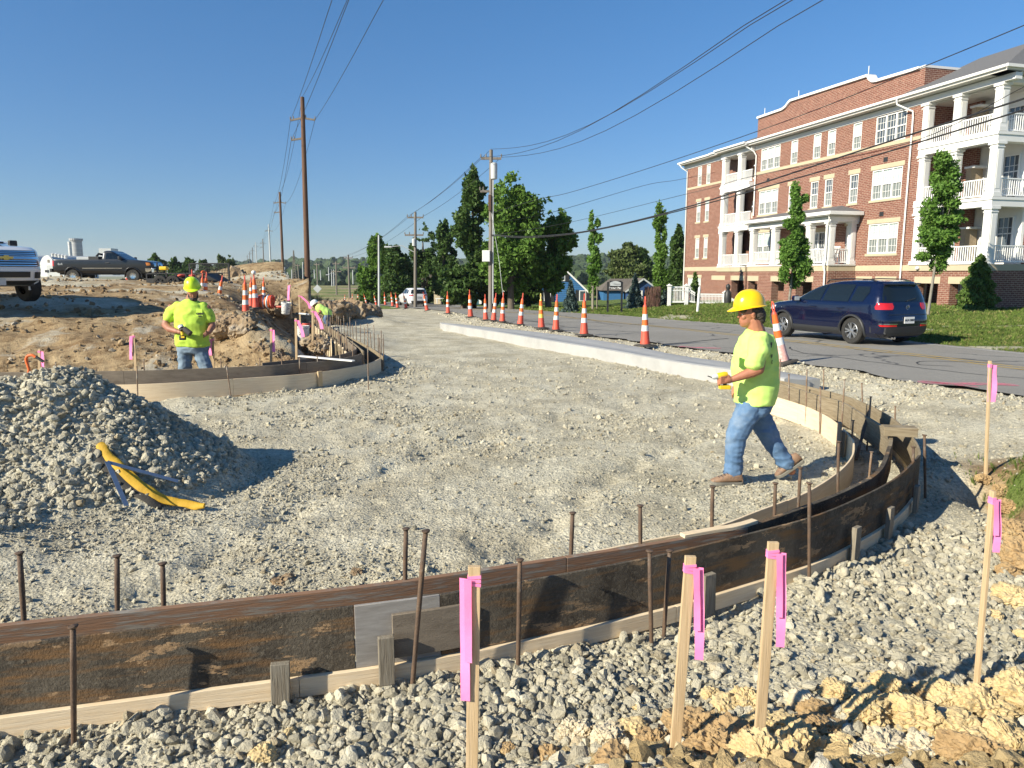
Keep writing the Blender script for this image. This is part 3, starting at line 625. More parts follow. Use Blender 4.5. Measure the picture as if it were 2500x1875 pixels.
def lath_px(tu, tv, bu, bv, Y, w, th, label, rib=None, rw=.03, **k):
    lath(D(tu, tv, Y), D(bu, bv, Y), w, th, label, rib, rw, **k)
lath_px(1158.5, 1382, 1152, 1890, 2.2, .040, .019, 'tallest near stake with wide pink ribbon, in front of the splice in the black form', (-1, .42, .0, 1), .034)
lath_px(1686, 1357.5, 1653, 1767, 2.52, .040, .019, 'middle near stake tied with pink ribbon, its foot among the yellow clay lumps', (1, .36, .012, 1), .034)
lath_px(1888, 1323, 1861, 1696, 2.62, .040, .019, 'stake with long pink ribbon before the dark form, right of the middle one', (1, .38, .012, 1), .034)
g = G(2389, 1612, .12); lath_px(2424, 1198, 2389, 1612, g.y, .014, .032, 'slender orange tinted stake with pink ribbon in coarse gravel by the clay bank', (1, .26, .015, 1), .034)
g = G(2407, 1138, .12); lath_px(2417, 881, 2407, 1138, g.y, .018, .035, 'tall thin stake with pink ribbon alone on the gravel between forms and road', (1, .36, .02), .075)
LL = 'behind the far form'
for (tu, tv, bu, bv, Y, rb, rw, lb) in ((96, 852, 97, 915, 12.2, (1, .42, .0), .10, 'stake wrapped in pink at the far left by the orange hooked bar'),
    (325, 815, 333, 915, 12.3, (-1, .40, .03, 1), .06, 'stake with curled pink ribbon left of the bearded worker '+LL), (519, 823, 521, 912, 13.3, (-1, .30, .02), .07, 'stake with pink ribbon right beside the bearded worker '+LL),
    (662, 800, 662, 890, 13.8, (1, .42, .0), .07, 'stake with straight pink ribbon in front of the shaded dirt heap '+LL), (722, 777, 724, 882, 14.6, (1, .34, .1), .08, 'thick stake with pink ribbon in front of the near white bucket'),
    (763.5, 756, 763, 844, 16.5, (1, .40, .16), .09, 'slim stake with blowing pink ribbon right of the near white bucket'), (708, 694, 711, 756, 24.5, (-1, .5, .04), .09, 'thin stake with pink ribbon behind the far white bucket'), (730, 719, 732, 766, 23, (1, .4, .3), .10, 'thin stake with pink ribbon flying towards the white helmet')):
    lath_px(tu, tv, bu, bv, Y, .045, .02, lb, rb, rw, group='survey stakes flagged with pink ribbon')
# ---------------------------------------------------------------- loose stone, dirt clods and grass (nobody could count them)
def gn_scatter(name, pts, rot, scl, idx, coll, label=None):
    me = bpy.data.meshes.new(name); me.vertices.add(len(pts)); me.vertices.foreach_set('co', pts.astype(np.float32).ravel())
    for nm, tp, arr in (('rot', 'FLOAT_VECTOR', rot), ('scl', 'FLOAT_VECTOR', scl)):
        a = me.attributes.new(nm, tp, 'POINT'); a.data.foreach_set('vector', arr.astype(np.float32).ravel())
    a = me.attributes.new('idx', 'INT', 'POINT'); a.data.foreach_set('value', idx.astype(np.int32))
    o = link(name, me); tag(o, kind='stuff')
    ng = bpy.data.node_groups.new(name, 'GeometryNodeTree'); ng.interface.new_socket('Geometry', in_out='INPUT', socket_type='NodeSocketGeometry'); ng.interface.new_socket('Geometry', in_out='OUTPUT', socket_type='NodeSocketGeometry')
    N = ng.nodes; L = ng.links; gi = N.new('NodeGroupInput'); go = N.new('NodeGroupOutput'); ip = N.new('GeometryNodeInstanceOnPoints'); ci = N.new('GeometryNodeCollectionInfo')
    ci.inputs['Collection'].default_value = coll; ci.inputs['Separate Children'].default_value = True; ci.inputs['Reset Children'].default_value = True
    m2p = N.new('GeometryNodeMeshToPoints'); L.new(gi.outputs[0], m2p.inputs[0]); L.new(m2p.outputs[0], ip.inputs['Points']); L.new(ci.outputs[0], ip.inputs['Instance']); ip.inputs['Pick Instance'].default_value = True
    for nm, tp, s in (('idx', 'INT', 'Instance Index'), ('rot', 'FLOAT_VECTOR', 'Rotation'), ('scl', 'FLOAT_VECTOR', 'Scale')):
        na = N.new('GeometryNodeInputNamedAttribute'); na.data_type = tp; na.inputs[0].default_value = nm
        out = [q for q in na.outputs if q.enabled][0]
        if nm == 'rot':
            er = N.new('FunctionNodeEulerToRotation'); L.new(out, er.inputs[0]); out = er.outputs[0]
        L.new(out, ip.inputs[s])
    L.new(ip.outputs[0], go.inputs[0]); md = o.modifiers.new('scatter', 'NODES'); md.node_group = ng
    return o
def rock_mesh(seed, sub=1, flat=.7, rough=.35, mat=None, n=None):
    bm = bmesh.new(); bmesh.ops.create_icosphere(bm, subdivisions=sub, radius=1); r = random.Random(seed)
    cuts = [(Vector((r.gauss(0, 1), r.gauss(0, 1), r.gauss(0, 1))).normalized(), r.uniform(.42, .82)) for _ in range(9)]
    for v in bm.verts:
        for nn_, dd in cuts:
            k = v.co.dot(nn_)
            if k > dd: v.co -= nn_*(k-dd)*.9
        v.co *= 1+rough*.3*r.uniform(-1, 1); v.co.z *= flat
    me = bpy.data.meshes.new('stone'); bm.to_mesh(me); bm.free(); me.materials.append(mat); return me
def inst_mat(name, c, c2, c3=None, var=.25, bs=30, hf=.5):
    m, nt, b = nodes(name); oi = nt.nodes.new('ShaderNodeObjectInfo'); mr = nt.nodes.new('ShaderNodeMapRange'); mr.inputs[3].default_value = 1-var; mr.inputs[4].default_value = 1+var; nt.links.new(oi.outputs['Random'], mr.inputs[0])
    ws = nt.nodes.new('ShaderNodeTexWhiteNoise'); ws.noise_dimensions = '1D'; nt.links.new(oi.outputs['Random'], ws.inputs['W'])
    rp = nt.nodes.new('ShaderNodeMapRange'); rp.inputs[1].default_value = hf; rp.inputs[2].default_value = hf+.12; nt.links.new(ws.outputs[0], rp.inputs[0])
    o_ = mix(nt, ws.outputs[0], c, c2)
    if c3 is not None: o_ = mix(nt, rp.outputs[0], o_, c3)
    o_ = mix(nt, 1., o_, mr.outputs[0], 'MULTIPLY'); nt.links.new(o_, b.inputs['Base Color']); b.inputs['Roughness'].default_value = .9; b.inputs['Specular IOR Level'].default_value = .2
    bumpn(nt, b, nz(nt, vec(nt), 3, 5, .7, .2, .8), .1, .6); return m
MST = inst_mat('limestone', (.48, .44, .335), (.63, .585, .46), (.42, .33, .20), .28, hf=.9)
MCL = inst_mat('dirt_clod', (.25, .165, .09), (.40, .29, .165), (.42, .38, .31), .3, hf=.84)
def coll_of(name, meshes):
    c = bpy.data.collections.new(name)
    for i, me in enumerate(meshes): c.objects.link(bpy.data.objects.new('%s_%d' % (name, i), me))
    return c
CST = coll_of('stone_kinds', [rock_mesh(i, 1, .72, .3, MST) for i in range(6)]+[rock_mesh(20+i, 2, .75, .12, MST) for i in range(5)])
CCL = coll_of('clod_kinds', [rock_mesh(40+i, 1, .8, .6, MCL) for i in range(5)])
def polar(n, r0, r1, a0=-40, a1=40, pw=1.):
    r = r0*(r1/r0)**(rng.random(n)**pw); t = np.radians(rng.uniform(a0, a1, n)); return r*np.sin(t), r*np.cos(t), r
def scat():
    x, y, r = polar(235000, 1.7, 17); do, so_ = seg_dist(x, y, outer); isl = inside(x, y, island); rd = inside(x, y, ROADP); lw = inside(x, y, LAWNP)
    dmid = seg_dist(x, y, mid)[0]; dth = seg_dist(x, y, third)[0]
    out = so_ < 0
    pr = sstep(fbm(x*.9, y*.9, 3, 200), -.05, .35)*.75+.13                   # patches of loose stone over packed fines
    pileh = (gza(x, y) > .16) & (x < -2) & ~isl; pr = np.where(pileh, 1, pr)
    pr = np.where(out & (y < 5.5), sstep(fbm(x*.8, y*.8, 3, 210), -.35, .2)*.8+.2, pr)
    bank = np.where(out, np.maximum(sstep(y, 2.82, 2.62)*sstep(x, .1, .6), sstep(x-3.75-.18*np.clip(y-3, 0, 9), -.1, .3)*sstep(y, 7.8, 6.4)), 0)
    slab = inside(x, y, np.vstack([SF, SB[::-1]]))
    keep = (rng.random(len(x)) < pr*(1-.93*bank)) & ~isl & ~rd & ~lw & ~slab & (do > .02) & (dmid > .03) & (dth > .02)
    x, y, r, out, pil = x[keep], y[keep], r[keep], out[keep], pileh[keep]; n = len(x)
    s = rng.lognormal(0, .56, n)*(.0036+.00062*r)*np.where(out & (y < 5.5), 2.2, 1.)*np.where(pil, 2.3, 1.); s = np.clip(s, .003, .05)
    z = gza(x, y)+s*.25
    gn_scatter('gravel', np.stack([x, y, z], -1), rng.uniform(-PI, PI, (n, 3))*np.array([.35, .35, 1]), s[:, None]*rng.uniform(.7, 1.25, (n, 3)), rng.integers(0, 11, n), CST)
    # clods and crumbs of dug earth
    x, y, r = polar(60000, 1.9, 60, -42, 30); isl = inside(x, y, island); do, so_ = seg_dist(x, y, outer); out = so_ < 0
    bank = np.where(out, np.maximum(sstep(y, 2.82, 2.62)*sstep(x, .0, .6), sstep(x-3.75-.18*np.clip(y-3, 0, 9), -.1, .3)*sstep(y, 7.8, 6.4)), 0)
    di = seg_dist(x, y, np.vstack([lfront, larm]))[0]
    pr = np.where(isl, sstep(fbm(x*.5, y*.9, 3, 220), -.15, .35)*.75+.15*np.exp(-di/4), bank*.6)*(np.where(out, do > .1, di > .45))
    keep = (rng.random(len(x)) < pr) & ~inside(x, y, ROADP); x, y, r = x[keep], y[keep], r[keep]; n = len(x)
    s = np.clip(rng.lognormal(0, .5, n)*(.006+.0017*r), .004, .11)
    gn_scatter('dirt_crumbs', np.stack([x, y, gza(x, y)+s*.2], -1), rng.uniform(-PI, PI, (n, 3)), s[:, None]*rng.uniform(.7, 1.3, (n, 3)), rng.integers(0, 5, n), CCL)
    # broken clay and crumbs on the bank at the photographer's feet
    mc = inst_mat('clay_crumb', (.40, .29, .14), (.56, .44, .25), (.62, .56, .43), .3, hf=.8)
    x, y, r = polar(52000, 1.7, 7.5, -12, 42); do, so_ = seg_dist(x, y, outer); out = so_ < 0
    bank = np.where(out, np.maximum(sstep(y, 2.86, 2.6)*sstep(x, .0, .6), sstep(x-3.75-.18*np.clip(y-3, 0, 9), -.15, .3)*sstep(y, 7.8, 6.4)), 0)
    k = (rng.random(len(x)) < bank) & (do > .12); x, y, r = x[k], y[k], r[k]; n = len(x); s = np.clip(rng.lognormal(0, .75, n)*.0085, .003, .055)
    gn_scatter('clay_rubble', np.stack([x, y, gza(x, y)+s*.3], -1), rng.uniform(-PI, PI, (n, 3)), s[:, None]*rng.uniform(.7, 1.3, (n, 3)), rng.integers(0, 4, n), coll_of('clay_kinds', [rock_mesh(130+i, 2, .85, .75, mc) for i in range(4)]))
    # stone fringe between road and curb
    x, y, r = polar(40000, 10, 45, -20, 40); dn_, sn_ = seg_dist(x, y, RN); keep = (~inside(x, y, ROADP)) & (dn_ < 1.3) & ~inside(x, y, np.vstack([SF, SB[::-1]])) & ~inside(x, y, LAWNP) & ~inside(x, y, island); x, y, r = x[keep], y[keep], r[keep]; n = len(x)
    s = rng.lognormal(0, .4, n)*(.012+.0006*r); gn_scatter('gravel', np.stack([x, y, gza(x, y)+s*.2], -1), rng.uniform(-PI, PI, (n, 3)), s[:, None]*rng.uniform(.7, 1.2, (n, 3)), rng.integers(0, 11, n), CST)
scat()
MGR = inst_mat('grass_blade', (.105, .17, .03), (.19, .25, .06), (.30, .27, .11), .3, hf=.82)
def tuft(seed, n=9, h=1., w=.06):
    r = random.Random(seed); mb = MB()
    for i in range(n):
        a = r.uniform(0, 2*PI); b = Vector((math.cos(a), math.sin(a), 0))*r.uniform(0, .35); ln = r.uniform(.5, 1)*h; o_ = Vector((math.cos(a), math.sin(a), 0))*r.uniform(.1, .6)*h; s_ = Vector((-math.sin(a), math.cos(a), 0))*w
        p1 = b+o_*.35+Vector((0, 0, ln*.6)); p2 = b+o_+Vector((0, 0, ln)); mb.add([b-s_, b+s_, p1+s_*.7, p1-s_*.7, p2], [(0, 1, 2, 3), (3, 2, 4)])
    return mb.mesh(MGR, fix=False)
CGR = coll_of('grass_kinds', [tuft(i) for i in range(5)])
def grass():
    x, y, r = polar(95000, 12, 60, -8, 42, .8); keep = inside(x, y, LAWNP) & (seg_dist(x, y, RF)[0] > .12)
    bare = np.zeros(len(x))
    for p, a, b_ in ((G(1650, 758, .2), .9, 2.2), (G(2260, 800, .2), .8, 1.1), (G(2450, 790, .2), 3., .7), (G(2440, 845, .2), 1.4, .5)): bare = np.maximum(bare, np.exp(-(((x-p.x)/a)**2+((y-p.y)/b_)**2)))
    keep &= rng.random(len(x)) > sstep(bare+.35*fbm(x*2.2, y*2.2, 3, 99), .3, .6)*.92
    x, y, r = x[keep], y[keep], r[keep]; n = len(x); s = (.03+.0016*r)*rng.lognormal(0, .25, n); gn_scatter('grass', np.stack([x, y, gza(x, y)], -1), np.stack([rng.uniform(-.2, .2, n), rng.uniform(-.2, .2, n), rng.uniform(0, 6.28, n)], -1), np.stack([s*1.3, s*1.3, s], -1), rng.integers(0, 5, n), CGR)
    n = 2600; x = 5.15+.42*rng.normal(0, 1, n); y = 6.1+.5*rng.normal(0, 1, n); k = x > 4.5; x, y = x[k], y[k]; n = len(x); s = .034*rng.lognormal(0, .4, n)
    gn_scatter('grass', np.stack([x, y, gza(x, y)], -1), np.stack([rng.uniform(-.5, .5, n), rng.uniform(-.5, .5, n), rng.uniform(0, 6.28, n)], -1), np.stack([s*.6, s*.6, s*1.3], -1), rng.integers(0, 5, n), CGR)
    # dry tall grass around the first wooden pole
    x = rng.uniform(-24, -9, 9000); y = rng.uniform(46, 80, 9000); k = (x/y < -.222) & (~inside(x, y, ROADP)) & (~inside(x, y, island)) & (seg_dist(x, y, RN)[0] > .5); x, y = x[k], y[k]; n = len(x); s = .22*rng.lognormal(0, .3, n)
    gn_scatter('dry_grass', np.stack([x, y, gza(x, y)], -1), np.stack([rng.uniform(-.2, .2, n), rng.uniform(-.2, .2, n), rng.uniform(0, 6.28, n)], -1), np.stack([s*.6, s*.6, s*1.3], -1), rng.integers(0, 5, n), coll_of('dry_kinds', [dry(i) for i in range(3)]))
MDR = inst_mat('dry_grass_blade', (.34, .28, .13), (.44, .36, .18), None, .25)
def dry(i):
    me = tuft(90+i, 9, 1., .05); me.materials.clear(); me.materials.append(MDR); return me
grass()
# ---------------------------------------------------------------- traffic cones
def axis_mat(base, top):
    d = (Vector(top)-Vector(base)); q = d.to_track_quat('Z', 'Y'); return q.to_euler(), d.length
def make_cone():
    e = empty('traffic_cone')
    rb = lambda z: .112-.062*(z-.05)/.95
    MB().box((0, 0, .02), (.42, .42, .04), taper=.93).lathe([(.16, .04), (.135, .06)], 10).obj('rubber_base', MT['rubber'], e, bevel=.004)
    MB().lathe([(.125, .05), (.122, .10), (rb(.12), .17), (rb(.36), .38)], 16).obj('cone_foot', MT['redor'], e, auto=40)
    for a, b, m in ((.38, .52, 'whiter'), (.66, .80, 'whiter'), (.52, .66, 'orange'), (.80, .98, 'orange')):
        x = .0015 if m == 'whiter' else 0; MB().lathe([(rb(a)+x, a), (rb(b)+x, b)], 16).obj('reflective_band' if m == 'whiter' else 'cone_band', MT[m], e, auto=40)
    mb = MB().lathe([(.050, .98), (.046, 1.0), (.030, 1.03)], 12); n = 14
    mb.tube([(.032*math.cos(a) if False else .030*math.sin(2*PI*k/n), 0, 1.125+.105*(-math.cos(2*PI*k/n))) for k in range(n+1) for a in (0,)], .0125, 6, caps=False); mb.obj('handle', MT['redor'], e, auto=50)
    return e
CONE = make_cone(); used = [False]
def cone(tu, tv, bu, bv, label, base=None, group='cones along the road edge', spin=0.):
    b = base or (lambda q: Vector((q[0], q[1], float(fr(q[0], q[1]))+.0)))(hit(bu, bv-3, fr))
    t = D(tu, tv, b.y); t.z = max(t.z, b.z+.9)
    o = CONE if not used[0] else copy_tree(CONE); used[0] = True
    o.location = b; r, L = axis_mat(b, t); o.rotation_euler = (Matrix.Rotation(0, 4, 'Z') @ r.to_matrix().to_4x4() @ Matrix.Rotation(spin, 4, 'Z')).to_euler(); o.scale = (min(max(L/1.24, .86), 1.12),)*3
    return tag(o, label, 'traffic cone', group)
far = [(842, 718, 842, 741), (860, 716, 861, 741), (874, 714, 874, 742), (887.6, 717, 896, 747), (912.5, 719, 919, 748), (938, 713, 941, 748), (954, 713, 959, 751), (965, 714, 971, 755), (984.5, 715, 992, 757), (1033, 713, 1043, 762)]
for k, c in enumerate(far): cone(*c, '%s distant orange cone counted from the farthest along the bending road' % ORD[k], spin=k*.7)
for tu, tv, bu, bv, lb in ((1092, 711, 1094, 769, 'orange cone right of the one in front of the white car'), (1146, 707, 1149, 778, 'upright orange cone two left of the grey utility pole'), (1184, 718, 1186, 785, 'orange cone just left of the grey utility pole foot'),
    (1211, 715, 1205, 787, 'orange cone leaning right beside the utility pole'), (1229, 714, 1226.5, 790, 'orange cone right of the leaning one by the utility pole'), (1277, 715, 1270, 797, 'orange cone alone in front of the leafy trees'),
    (1320, 716, 1322, 805, 'orange cone smeared with yellow paint over its white bands'), (1360, 718, 1357, 811, 'orange cone in front of the blue house spruce'), (1427, 716, 1426, 822, 'orange cone in front of the slim staked tree'), (1575, 723, 1575, 848, 'large upright orange cone left of the yellow hard hat'),
    (1885, 735, 1912, 890, 'leaning worn pinkish cone between the walking worker and dark blue car')):
    c = cone(tu, tv, bu, bv, lb, spin=.4)
    if 'smeared' in lb:
        ym = M('yellow_smear', (.78, .55, .02), (.70, .60, .30), .6, 8, lo=.4, hi=.6)
        for ch in c.children:
            if ch.name.startswith(('reflective', 'handle')): ch.data = ch.data.copy(); ch.data.materials.clear(); ch.data.materials.append(ym)
    if 'worn' in lb:
        wm = M('worn_pink', (.62, .30, .26), (.72, .50, .46), .6, 14, lo=.4, hi=.6)
        for ch in c.children:
            if ch.name.startswith('cone_foot'): ch.data = ch.data.copy(); ch.data.materials.clear(); ch.data.materials.append(wm)
for tu, tv, bu, bv, Y, lb in ((468, 658, 470, 731, 28, 'orange cone whose handle shows just above the lime hard hat'), (494, 666, 494, 735, 29.5, 'orange cone half hidden behind another one right of the lime hard hat'), (504, 664, 500, 740, 28.3, 'orange cone standing in front of the half hidden one'),
    (543, 672, 531, 748, 28, 'orange cone tilted right on the dirt by the black trailer'), (597, 672, 601, 775, 21.3, 'nearest orange cone on the dirt, standing on the shaded heap'), (619, 664, 625, 754, 24, 'orange cone with a white ball on top beside the coil'), (613, 690, 614, 750, 25.5, 'orange cone hidden behind the one with the white ball'),
    (643, 676, 645, 743, 29, 'slender orange cone behind the striped coil'), (301, 654, 313, 690, 50, 'old red cone leaning in front of the dark pickup')):
    b = D(bu, bv, Y); cone(tu, tv, bu, bv, lb, base=b, group='cones stored on the dirt', spin=.8)
p = D(619, 664, 24); o = MB().lathe([(.02, -.07), (.06, -.05), (.075, 0), (.06, .05), (.02, .07)], 10, c=p+Vector((0, 0, -.02))).obj('warning_light', MT['white'], auto=60); tag(o, 'small round white lamp on top of a cone on the dirt', 'lamp')
# ---------------------------------------------------------------- utility poles and wires
def wire(pts, r, name, label, mat=None, group='overhead wires'):
    o = MB().tube(pts, r, 5).obj(name, mat or MT['black']); return tag(o, label, 'wire', group)
def sag(a, b, s, n=18): 
    a = Vector(a); b = Vector(b); return [a.lerp(b, i/n)-Vector((0, 0, 4*s*(i/n)*(1-i/n))) for i in range(n+1)]
def pole(base, top, r0, r1, mat, label, arms=(), group='utility poles', name='utility_pole'):
    base = Vector(base); top = Vector(top); e = empty(name, base, 0, label, 'utility pole', group); L = top-base
    MB().tube([-L.normalized()*.5, L*.3, L*.7, L], [r0, r0*.9, r0*.35+r1*.65, r1], 12).obj('pole', mat, e, auto=60)
    for pts, w in arms:
        mb = MB(); P = [Vector(p)-base for p in pts]; mb.bar(P[0], P[1], w, w*1.2)
        mb.obj('crossarm', MT['poleg'] if w > .05 else mat, e)
        for q in (P[0], P[1], P[0].lerp(P[1], .25)): MB().lathe([(.035, 0), (.05, .05), (.03, .09), (.04, .14), (.015, .2)], 8, c=q+Vector((0, 0, w*.6))).obj('insulator', MT['poleg'], e, auto=50)
    return e
Y1 = 52; arm1 = [((709, 294), (739, 288)), ((739, 288), (769, 293)), ((711, 342), (739, 338))]
def pl(tu, tv, bu, bv, Y, r0, r1, mat, label, arms, w=.12, **k):
    # each arm lies square to the road line: pixel ends, spread a little in depth
    A = [((D(a[0], a[1], Y)), (D(b[0], b[1], Y))) for a, b in arms]; return pole(D(bu, bv, Y), D(tu, tv, Y), r0, r1, mat, label, [(x, w) for x in A], **k)
TG = 'tall transmission poles in a row'
pl(738, 237, 752.5, 728, Y1, .215, .14, MT['polew'], 'nearest and tallest brown wooden pole beside the distant road', arm1, .10, group=TG)
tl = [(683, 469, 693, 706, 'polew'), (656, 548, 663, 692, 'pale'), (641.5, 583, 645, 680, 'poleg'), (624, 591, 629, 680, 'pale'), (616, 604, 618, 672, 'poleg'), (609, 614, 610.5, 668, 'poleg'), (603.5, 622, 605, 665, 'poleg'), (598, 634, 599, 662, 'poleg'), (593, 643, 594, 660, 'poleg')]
tp = [(D(738, 237, Y1), D(709, 294, Y1), D(769, 293, Y1), D(711, 342, Y1))]
for k, (a, b, c, d_, mm) in enumerate(tl):
    h = d_-b; Y = min(Y1*487/h, 620); s = h/487
    ar = [((a-30*s, b+56*s), (a, b+50*s)), ((a, b+50*s), (a+30*s, b+56*s))]+([((a-28*s, b+104*s), (a, b+100*s))] if k in (0, 2, 4) else [])
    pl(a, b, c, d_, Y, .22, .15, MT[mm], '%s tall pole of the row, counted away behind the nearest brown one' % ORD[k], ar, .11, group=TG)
    tp.append((D(a, b, Y), D(a-30*s, b+56*s, Y), D(a+30*s, b+56*s, Y), D(a-28*s, b+104*s, Y)))
for j, nm in enumerate(('top', 'left arm', 'right arm', 'lower left arm')):
    pts = []
    for a, b in zip(tp[:6], tp[1:7]): pts += sag(a[j], b[j], 1.1, 8)[:-1]
    wire(pts+[tp[6][j]], .014, 'wire', 'wire running along the %s ends of the tall pole row into the distance' % nm)
for j, (u, nm) in enumerate(((810, 'left'), (847, 'middle'), (935, 'right'), (851, 'second middle'))):
    a = (tp[0][1], tp[0][0], tp[0][2], tp[0][3])[j]; q = D(u, 0, 25); e2 = a+(q-a)*2.3
    n = 22; pts = [a+(e2-a)*(i/n) - Vector((0, 0, 1.0*4*(i/n)*(1-i/n)*.8)) for i in range(n+1)]
    # raise so that it still leaves the picture where it does in the photograph
    t = 1/2.3; dz = 1.0*4*t*(1-t)*.8; pts = [p+Vector((0, 0, dz*min(1, (i/n)/t))) for i, p in enumerate(pts)]
    wire(pts, .012, 'wire', '%s wire from the nearest tall brown pole up over the camera' % nm)
# wooden line beside the road
R1 = (-1.287, 43.8)
def vplane(u, v, A, B):
    r = ray(u, v); A = np.array(A); B = np.array(B); d = B-A; n = np.array([-d[1], d[0]]); t = (A@n)/(r[0]*n[0]+r[1]*n[1]); return Vector((r[0]*t, r[1]*t, CH+r[2]*t))
def arms2(cx, cy, Y, w, dy=0): return ((cx-w/2, cy-dy), (cx+w/2, cy+dy))
e = pl(1199, 366, 1198, 741, 43.8, .15, .10, MT['poleg'], 'grey wooden utility pole with transformer and white cabinet in front of the trees', [arms2(1199, 387, 43.8, 50), arms2(1188, 467, 43.8, 32)], .11)
b = Vector(e.location); c = D(1206, 415, 43.6)-b; MB().lathe([(.05, -.55), (.19, -.5), (.2, .3), (.19, .38), (.08, .42)], 14, c=c).obj('transformer', MT['pale'], e, auto=40)
c = D(1187, 625, 43.6)-b; MB().box(c, (.46, .3, .66)).obj('cabinet', MT['white'], e, bevel=.01); MB().box(c+Vector((0, -.155, 0)), (.4, .012, .6)).obj('cabinet_door', MT['white'], e)
c = D(1195.5, 495, 43.6)-b; MB().box(c, (.16, .2, .9)).obj('switch', MT['polew'], e, bevel=.01)
MB().tube([D(1204, 430, 43.6)-b, D(1203.5, 741, 43.6)-b], .035, 6).obj('conduit', MT['pale'], e)
wire([D(1200, 520, 43.7), D(1219, 640, 43), D(1228, 724, 42.4)], .012, 'guy_wire', 'pale guy wire slanting down to the right of the transformer pole', MT['pale'])
Y2 = 62; e = pl(1014, 517.6, 1014, 735, Y2, .15, .10, MT['poleg'], 'dark utility pole with a street lamp arm behind the white car', [arms2(1014, 531, Y2, 39), arms2(1011, 574, Y2, 45)], .11); b = Vector(e.location)
def lamp(e, P0, P1, b):
    mid_ = (P0+P1)/2+Vector((0, 0, .35)); MB().tube([P0-b, mid_-b, P1-b], .035, 6).obj('lamp_arm', MT['pale'], e, auto=60); MB().box(P1-b, (.65, .25, .14)).obj('lamp_head', MT['pale'], e, bevel=.05)
lamp(e, D(1014, 617, Y2), D(948, 603, Y2), b); MB().lathe([(.05, -.3), (.17, -.28), (.18, .28), (.08, .34)], 10, c=D(1011, 592, Y2-.2)-b).obj('transformer', MT['pale'], e, auto=40)
pl(924.7, 574, 925.5, 742, 60, .10, .07, MT['pale'], 'plain slim grey pole without arms in front of the dark hedge trees', [])
Y3 = 92; pl(850, 622, 854.5, 741, Y3, .15, .10, MT['poleg'], 'utility pole with two wide crossarms right of the diamond sign', [arms2(850, 630, Y3, 21), arms2(852, 654, Y3, 30)], .12)
Y4 = 128; e = pl(820.5, 638.5, 822, 730, Y4, .16, .12, MT['poleg'], 'utility pole with a small street lamp just left of the two-armed one', [arms2(820.5, 644, Y4, 17), arms2(821, 663, Y4, 24)], .14); lamp(e, D(821, 671, Y4), D(800, 671, Y4), Vector(e.location))
pl(773.4, 641.7, 775.5, 697, 190, .2, .15, MT['poleg'], 'thin pole with one crossarm rising behind the diamond sign', [arms2(773.5, 646, 190, 13)], .2)
pl(727, 645, 731, 698, 210, .2, .15, MT['poleg'], 'thin leaning pole right of the radio mast', [arms2(727, 648, 210, 12)], .2)
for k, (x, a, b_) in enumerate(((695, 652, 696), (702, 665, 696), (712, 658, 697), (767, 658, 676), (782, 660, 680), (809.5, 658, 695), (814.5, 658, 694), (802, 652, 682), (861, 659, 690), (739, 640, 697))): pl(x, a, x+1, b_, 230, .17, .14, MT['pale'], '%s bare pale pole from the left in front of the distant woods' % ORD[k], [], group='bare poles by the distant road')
# lattice radio mast
e = empty('radio_mast', D(720, 698, 260), 0, 'slim lattice radio mast tapering to a point above the woods', 'mast'); b = Vector(e.location); mb = MB(); t = D(716.5, 611, 260)-b
for k in range(4):
    a = PI/4+k*PI/2; mb.tube([(1.0*math.cos(a), 1.0*math.sin(a), 0), t+Vector((.1*math.cos(a), .1*math.sin(a), 0))], .09, 4)
for i in range(14):
    f1 = i/14; f2 = (i+1)/14
    for k in range(4):
        a = PI/4+k*PI/2; a2 = a+PI/2; w1 = 1-.9*f1; w2 = 1-.9*f2; mb.tube([t*f1+Vector((w1*math.cos(a), w1*math.sin(a), 0)), t*f2+Vector((w2*math.cos(a2), w2*math.sin(a2), 0))], .05, 3)
mb.obj('lattice', MT['poleg'], e)
a1 = [D(1174, 384, 43.8), D(1199, 364, 43.8), D(1224, 384, 43.8)]; a2 = [D(995, 528, Y2), D(1014, 516, Y2), D(1033, 528, Y2)]; a3 = [D(840, 627, Y3), D(850, 621, Y3), D(860, 627, Y3)]
for j, nm in enumerate(('left', 'middle', 'right')):
    wire(sag(a1[j], a2[j], .25)[:-1]+sag(a2[j], a3[j], .5), .012, 'wire', '%s wire from the transformer pole back to the poles down the road' % nm)
for j, (u, A) in enumerate(((1905, a1[0]), (1921, a1[1]), (1995, a1[2]))):
    q = D(u, 0, 17); e2 = A+(q-A)*1.9; n = 20; pts = []
    for i in range(n+1):
        f = i/n; p = A+(e2-A)*f; s_ = -.95*math.sin(PI*min(1, f*1.9)) if f*1.9 < 1 else 0; pts.append(p+Vector((0, 0, s_)))
    wire(pts, .011, 'wire', ('%s of three thin wires rising from the transformer pole over the building side' % nm0) if False else '%s wire rising from the transformer pole to the upper right' % ('left', 'middle', 'right')[j])
pB = (10.2, 14.)
def wpx(px, A, B, r, label, name='wire'): wire([p for p in [vplane(u, v, A, B) for u, v in px]], r, name, label)
def smooth_px(px, n=6):
    P = cr(px, n); return [tuple(p) for p in P]
wpx(smooth_px([(1199, 573), (1300, 577), (1450, 561), (1673, 507), (1900, 434), (2150, 352), (2500, 241), (2620, 200)]), R1, pB, .022, 'thick black upper cable crossing in front of the brick building', 'cable')
wpx(smooth_px([(1199, 575), (1300, 580), (1450, 563), (1673, 511), (1900, 448), (2150, 376), (2500, 268), (2620, 228)]), R1, pB, .019, 'thick black lower cable crossing in front of the brick building', 'cable')
wpx(smooth_px([(1199, 520), (1316, 486), (1405, 466), (1650, 389), (1950, 284), (2245, 167), (2500, 62), (2620, 10)]), R1, (10.5, 13.), .011, 'thin wire passing just over the brick parapet to the upper right')
